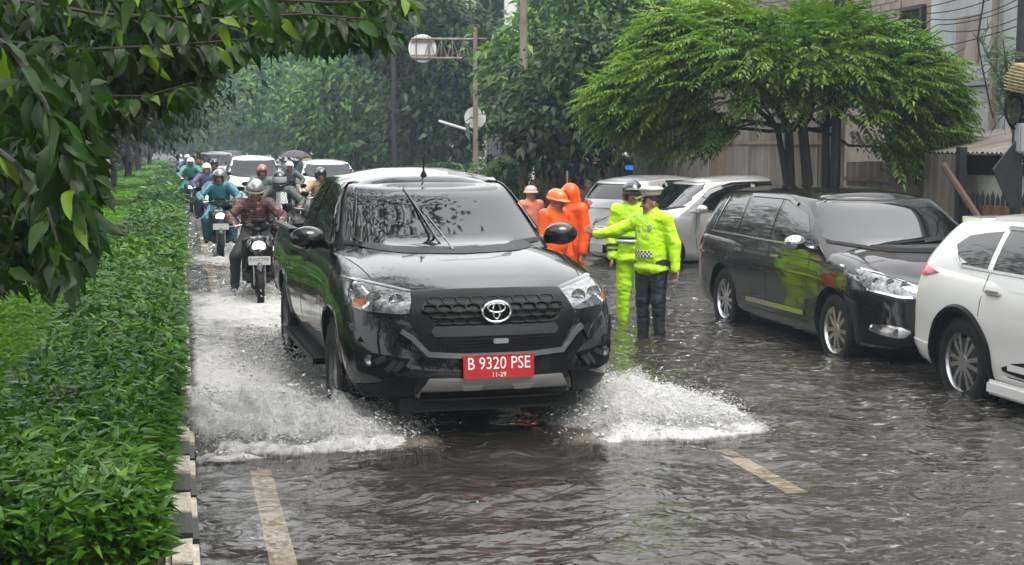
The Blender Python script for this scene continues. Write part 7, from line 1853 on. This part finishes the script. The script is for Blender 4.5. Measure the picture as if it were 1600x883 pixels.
# ------------------------------------------------------------------ spray thrown up by the truck
def foam_mat(name, dark=(.10, .095, .085)):
    m, nt, b = _new(name); nt.nodes.remove(b)
    at = N(nt, 'ShaderNodeAttribute'); at.attribute_name = 'froth'; tc = N(nt, 'ShaderNodeTexCoord'); mp = N(nt, 'ShaderNodeMapping'); mp.inputs['Scale'].default_value = (1.5, .8, .6); nt.links.new(tc.outputs['Object'], mp.inputs[0])
    n = N(nt, 'ShaderNodeTexNoise', Scale=13., Detail=9., Roughness=.74); n.inputs['Distortion'].default_value = .9; nt.links.new(mp.outputs[0], n.inputs['Vector'])
    s = N(nt, 'ShaderNodeMath', operation='ADD'); nt.links.new(at.outputs['Fac'], s.inputs[0]); nt.links.new(n.outputs[0], s.inputs[1])
    h = N(nt, 'ShaderNodeMath', operation='MULTIPLY'); h.inputs[1].default_value = .5; nt.links.new(s.outputs[0], h.inputs[0])
    r = ramp(nt, h.outputs[0], [(.38, (0, 0, 0)), (.50, (.35, .35, .35)), (.66, (1, 1, 1))])
    df = N(nt, 'ShaderNodeBsdfDiffuse'); df.inputs['Color'].default_value = (.70, .69, .67, 1)
    bp = N(nt, 'ShaderNodeBump', Strength=1., Distance=.05); nt.links.new(n.outputs[0], bp.inputs['Height']); nt.links.new(bp.outputs[0], df.inputs['Normal'])
    wt = N(nt, 'ShaderNodeBsdfPrincipled'); wt.inputs['Base Color'].default_value = (*dark, 1); wt.inputs['Roughness'].default_value = .08; nt.links.new(bp.outputs[0], wt.inputs['Normal'])
    mx = N(nt, 'ShaderNodeMixShader'); nt.links.new(r.outputs[0], mx.inputs[0]); nt.links.new(wt.outputs[0], mx.inputs[1]); nt.links.new(df.outputs[0], mx.inputs[2])
    nt.links.new(mx.outputs[0], nt.nodes['Material Output'].inputs['Surface']); return m
M_FOAM = foam_mat('spray_foam')
m_, nt_, b_ = _new('spray_drop'); b_.inputs['Base Color'].default_value = (.70, .70, .69, 1); b_.inputs['Roughness'].default_value = .12; b_.inputs['Transmission Weight'].default_value = .25; M_DROP = m_
def drops(P, Vel, size, name):
    """short stretched drops (six-point) along their direction of flight"""
    n = len(P); D = unit(Vel); a = np.where(np.abs(D[:, 2:3]) < .9, np.array([[0, 0, 1.]]), np.array([[1., 0, 0]])); U = unit(np.cross(D, a)); W = np.cross(D, U); s = size[:, None]; st = RNG.uniform(1.1, 3.2, (n, 1))
    V = np.stack([P + D * s * st, P - D * s * st * 1.3, P + U * s, P + W * s, P - U * s, P - W * s], 1).reshape(-1, 3); k = np.arange(n)[:, None] * 6
    Q = np.concatenate([k + np.array(f) for f in ((0, 2, 3), (0, 3, 4), (0, 4, 5), (0, 5, 2), (1, 3, 2), (1, 4, 3), (1, 5, 4), (1, 2, 5))])
    return mesh_np(name, V, Q, M_DROP)
def ridge(x, y, side):
    """height of the thrown sheet of water; side -1 kerb side, +1 open side"""
    u = (x - PKX) * side                       # distance from the truck axis
    n1 = fbm(x * 3.1, y * 2.3, seed=71, oct=3); n2 = fbm(x * 9, y * 6, seed=73, oct=4); n3 = fbm(x * 24, y * 18, seed=75, oct=3)
    toe = PKY - .12 + (.10 * np.sin(u * 5) if side < 0 else .22 * np.clip(u - 1.0, 0, 9) ** 1.0 - .15) + .42 * (n1 - .5) + .14 * (n2 - .5)
    if side < 0:
        out = np.clip((u - .30) / .45, 0, 1) * np.clip((2.02 - u) / .18, 0, 1); crest = PKY + .62 + .35 * np.clip(u - .9, 0, 2); H = .22 * np.clip(1.15 - .28 * np.abs(u - 1.05), .4, 1)
        back = np.clip(1 - (y - crest) / 1.5, .0, 1) ** 1.3
    else:
        out = np.clip((u - .40) / .40, 0, 1) * np.clip((2.05 - u) / 1.05, 0, 1) ** .9; crest = PKY + .75 + .10 * (u - 1); H = .235
        back = np.clip(1 - (y - crest) / 1.25, .0, 1) ** 1.4
    t = np.clip((y - toe) / (crest - toe), 0, 1); rise = t ** .75
    env = np.where(y < crest, rise, back) * out
    h = H * env * (.45 + .75 * n1) + env * (.16 * (n2 - .5) + .07 * (n3 - .5)) + .045 * out * np.exp(-((y - toe - .10) / .09) ** 2) * (.4 + n2)
    fo = np.clip((.15 + 1.5 * n2 * (.5 + n1)) * np.exp(-((y - toe - .12) / .17) ** 2) + .55 * np.exp(-((y - crest) / .30) ** 2) + .42 * (y > crest) * back ** .5 + .30 * t * (y < crest) + (.25 if side > 0 else .0), 0, 1) * np.clip(env * 8 + .2, 0, 1)
    return h, fo, env, toe, crest
def sheet_mesh(side):
    xs = np.arange(.06, PKX - .25, .016) if side < 0 else np.arange(PKX + .38, PKX + 2.0, .016); ys = np.arange(PKY - .5, PKY + 2.4, .016)
    X, Y = np.meshgrid(xs, ys); h, fo, env, toe, crest = ridge(X, Y, side); Z = h - .012 + water_h(X, Y) * .4; Z = np.where(env < .02, -.10, Z)
    # lean the crest forward and outward so the sheet curls
    k = np.clip(h / .3, 0, 1) ** 1.5; Xd = X + side * .10 * k + .02 * (fbm(X * 12, Y * 12, seed=3, oct=2) - .5); Yd = Y - .12 * k + .03 * (fbm(X * 11, Y * 9, seed=5, oct=2) - .5)
    nx = len(xs); j, i = np.meshgrid(np.arange(len(ys) - 1), np.arange(nx - 1), indexing='ij'); a = (j * nx + i).ravel()
    E = (env > .012); keep = E.ravel()[a] | E.ravel()[a + nx + 1]; a = a[keep]
    me = mesh_np('splash_sheet', np.stack([Xd.ravel(), Yd.ravel(), Z.ravel()], 1), np.stack([a, a + 1, a + nx + 1, a + nx], 1), M_FOAM, {'froth': fo.ravel()})
    return me
def veil_mat():
    m, nt, b = _new('spray_veil'); nt.nodes.remove(b)
    at = N(nt, 'ShaderNodeAttribute'); at.attribute_name = 'froth'; tc = N(nt, 'ShaderNodeTexCoord'); mp = N(nt, 'ShaderNodeMapping'); mp.inputs['Scale'].default_value = (1.6, 1.0, .7); mp.inputs['Rotation'].default_value = (0, 0, R(30)); nt.links.new(tc.outputs['Object'], mp.inputs[0])
    n = N(nt, 'ShaderNodeTexNoise', Scale=16., Detail=10., Roughness=.75); n.inputs['Distortion'].default_value = 1.3; nt.links.new(mp.outputs[0], n.inputs['Vector'])
    s = N(nt, 'ShaderNodeMath', operation='MULTIPLY_ADD'); nt.links.new(at.outputs['Fac'], s.inputs[0]); s.inputs[1].default_value = .45; nt.links.new(n.outputs[0], s.inputs[2])
    r = ramp(nt, s.outputs[0], [(.60, (0, 0, 0)), (.86, (.85, .85, .85))])
    df = N(nt, 'ShaderNodeBsdfDiffuse'); df.inputs['Color'].default_value = (.72, .715, .70, 1); tl = N(nt, 'ShaderNodeBsdfTranslucent'); tl.inputs['Color'].default_value = (.72, .715, .70, 1); ms = N(nt, 'ShaderNodeMixShader'); ms.inputs[0].default_value = .5; nt.links.new(df.outputs[0], ms.inputs[1]); nt.links.new(tl.outputs[0], ms.inputs[2])
    tr = N(nt, 'ShaderNodeBsdfTransparent'); mx = N(nt, 'ShaderNodeMixShader'); nt.links.new(r.outputs[0], mx.inputs[0]); nt.links.new(tr.outputs[0], mx.inputs[1]); nt.links.new(ms.outputs[0], mx.inputs[2])
    nt.links.new(mx.outputs[0], nt.nodes['Material Output'].inputs['Surface']); return m
M_VEIL = veil_mat()
def veil_mesh(side, q):
    """thin torn sheets of flying water above the main wave"""
    xs = np.arange(.07, PKX - .35, .03) if side < 0 else np.arange(PKX + .45, PKX + 1.95, .03); ys = np.arange(PKY - .45, PKY + 2.2, .03); X, Y = np.meshgrid(xs, ys); h, fo, env, toe, crest = ridge(X, Y, side)
    g = fbm(X * 5 + q * 7, Y * 4, seed=30 + q, oct=4); Z = h * (1.03 + .13 * q) + env * (.03 + .05 * q) * g; k = np.clip(h / .3, 0, 1)
    f2 = np.clip(env * 1.25, 0, 1) * np.clip(1.2 * np.exp(-((Y - crest + .12 * q) / .55) ** 2) + .25, 0, 1) * (1 - .20 * q) * (1 - .55 * np.clip((h - .10) / .16, 0, 1))
    nx = len(xs); j, i = np.meshgrid(np.arange(len(ys) - 1), np.arange(nx - 1), indexing='ij'); a = (j * nx + i).ravel(); E = env > .05; a = a[(E.ravel()[a] & E.ravel()[a + nx + 1])]
    return mesh_np('spray_veil', np.stack([(X + side * (.10 + .06 * q) * k).ravel(), (Y - (.14 + .05 * q) * k).ravel(), Z.ravel()], 1), np.stack([a, a + 1, a + nx + 1, a + nx], 1), M_VEIL, {'froth': f2.ravel()})
def splash(side, label, nbig, nfine):
    root = empty('splash', (0, 0, 0), 0, label, 'splash'); root['kind'] = 'stuff'
    o = link('splash_sheet', sheet_mesh(side), root); o['kind'] = 'stuff'
    for q in range(3):
        v = link('spray_veil', veil_mesh(side, q), root); v['kind'] = 'stuff'
    rng = np.random.default_rng(91 + side)
    def sample(n, zmul, spread, up):
        x = rng.uniform(.08, PKX - .45, n * 4) if side < 0 else rng.uniform(PKX + .55, PKX + 1.85, n * 4); y = rng.uniform(PKY - .25, PKY + 2.1, n * 4); h, fo, env, toe, crest = ridge(x, y, side)
        w = env * (np.exp(-((y - crest) / .45) ** 2) + .35 * np.exp(-((y - toe) / .2) ** 2) + .18); sel = rng.random(n * 4) < w / w.max(); x, y, h = x[sel][:n], y[sel][:n], h[sel][:n]; n = len(x)
        z = np.clip(h, 0, .6) + zmul * rng.exponential(1, n) * (.3 + h / .3); x = x + rng.normal(0, spread, n); y = y - np.abs(rng.normal(0, spread, n)) + rng.normal(0, spread * .5, n)
        z = np.maximum(z, .01); vel = np.stack([side * rng.uniform(.3, 1.2, n), -rng.uniform(.0, .8, n), rng.normal(up, .6, n)], 1)
        return np.stack([x, y, z], 1), vel
    P, Vv = sample(nbig, .035, .06, .25); d = link('drops', drops(P, Vv, rng.lognormal(math.log(.0042), .5, len(P)).clip(.002, .014), 'drops'), root); d['kind'] = 'stuff'
    P, Vv = sample(nfine, .05, .13, .2); d = link('spray', drops(P, Vv, rng.lognormal(math.log(.0022), .4, len(P)).clip(.001, .006), 'spray'), root); d['kind'] = 'stuff'
splash(-1, 'white splash thrown against the kerb by the front wheel of the pickup truck', 3600, 9000)
splash(1, 'white spray spreading over the open lane from the pickup truck', 3600, 11000)
# smaller churn along the flank, at the rear wheel, and at the leading scooter
def churn(cx, cy, n, rx, ry, hz, label, seed):
    rng = np.random.default_rng(seed); P = np.stack([rng.normal(cx, rx, n), rng.normal(cy, ry, n), np.abs(rng.normal(0, hz, n)) + .01], 1); ok = (P[:, 0] > .07); P = P[ok]; n = len(P); Vv = np.stack([rng.normal(0, .6, n), rng.normal(-.3, .5, n), rng.normal(.3, .5, n)], 1)
    tag(link('splash', drops(P, Vv, rng.lognormal(math.log(.0045), .45, n).clip(.002, .014), 'splash')), label, 'splash', kind='stuff')
churn(PKX - 1.05, PKY + 3.7, 2600, .25, .7, .10, 'spray trailing from the rear wheel of the pickup truck', 5)
churn(.95, 18.4, 2200, .30, .45, .07, 'small splash around the front wheel of the leading scooter', 6)
# ------------------------------------------------------------------ wet hazy air down the street
b = MB(); b.box((5, 80, 9.0), (75, 125, 10.6)); hz = b.obj('haze', None or pm('haze_tmp', (1, 1, 1)), smooth=False); hz.data.materials.clear()
hm = bpy.data.materials.new('haze_air'); hm.use_nodes = True; hm.node_tree.nodes.clear()
_o = hm.node_tree.nodes.new('ShaderNodeOutputMaterial'); _v = hm.node_tree.nodes.new('ShaderNodeVolumePrincipled'); _v.inputs['Color'].default_value = (.66, .84, 1.0, 1); _v.inputs['Density'].default_value = .0015; _v.inputs['Anisotropy'].default_value = .2
hm.node_tree.links.new(_v.outputs[0], _o.inputs['Volume']); hz.data.materials.append(hm); hz['kind'] = 'stuff'; hz['label'] = 'pale wet haze filling the street'; hz['category'] = 'haze'
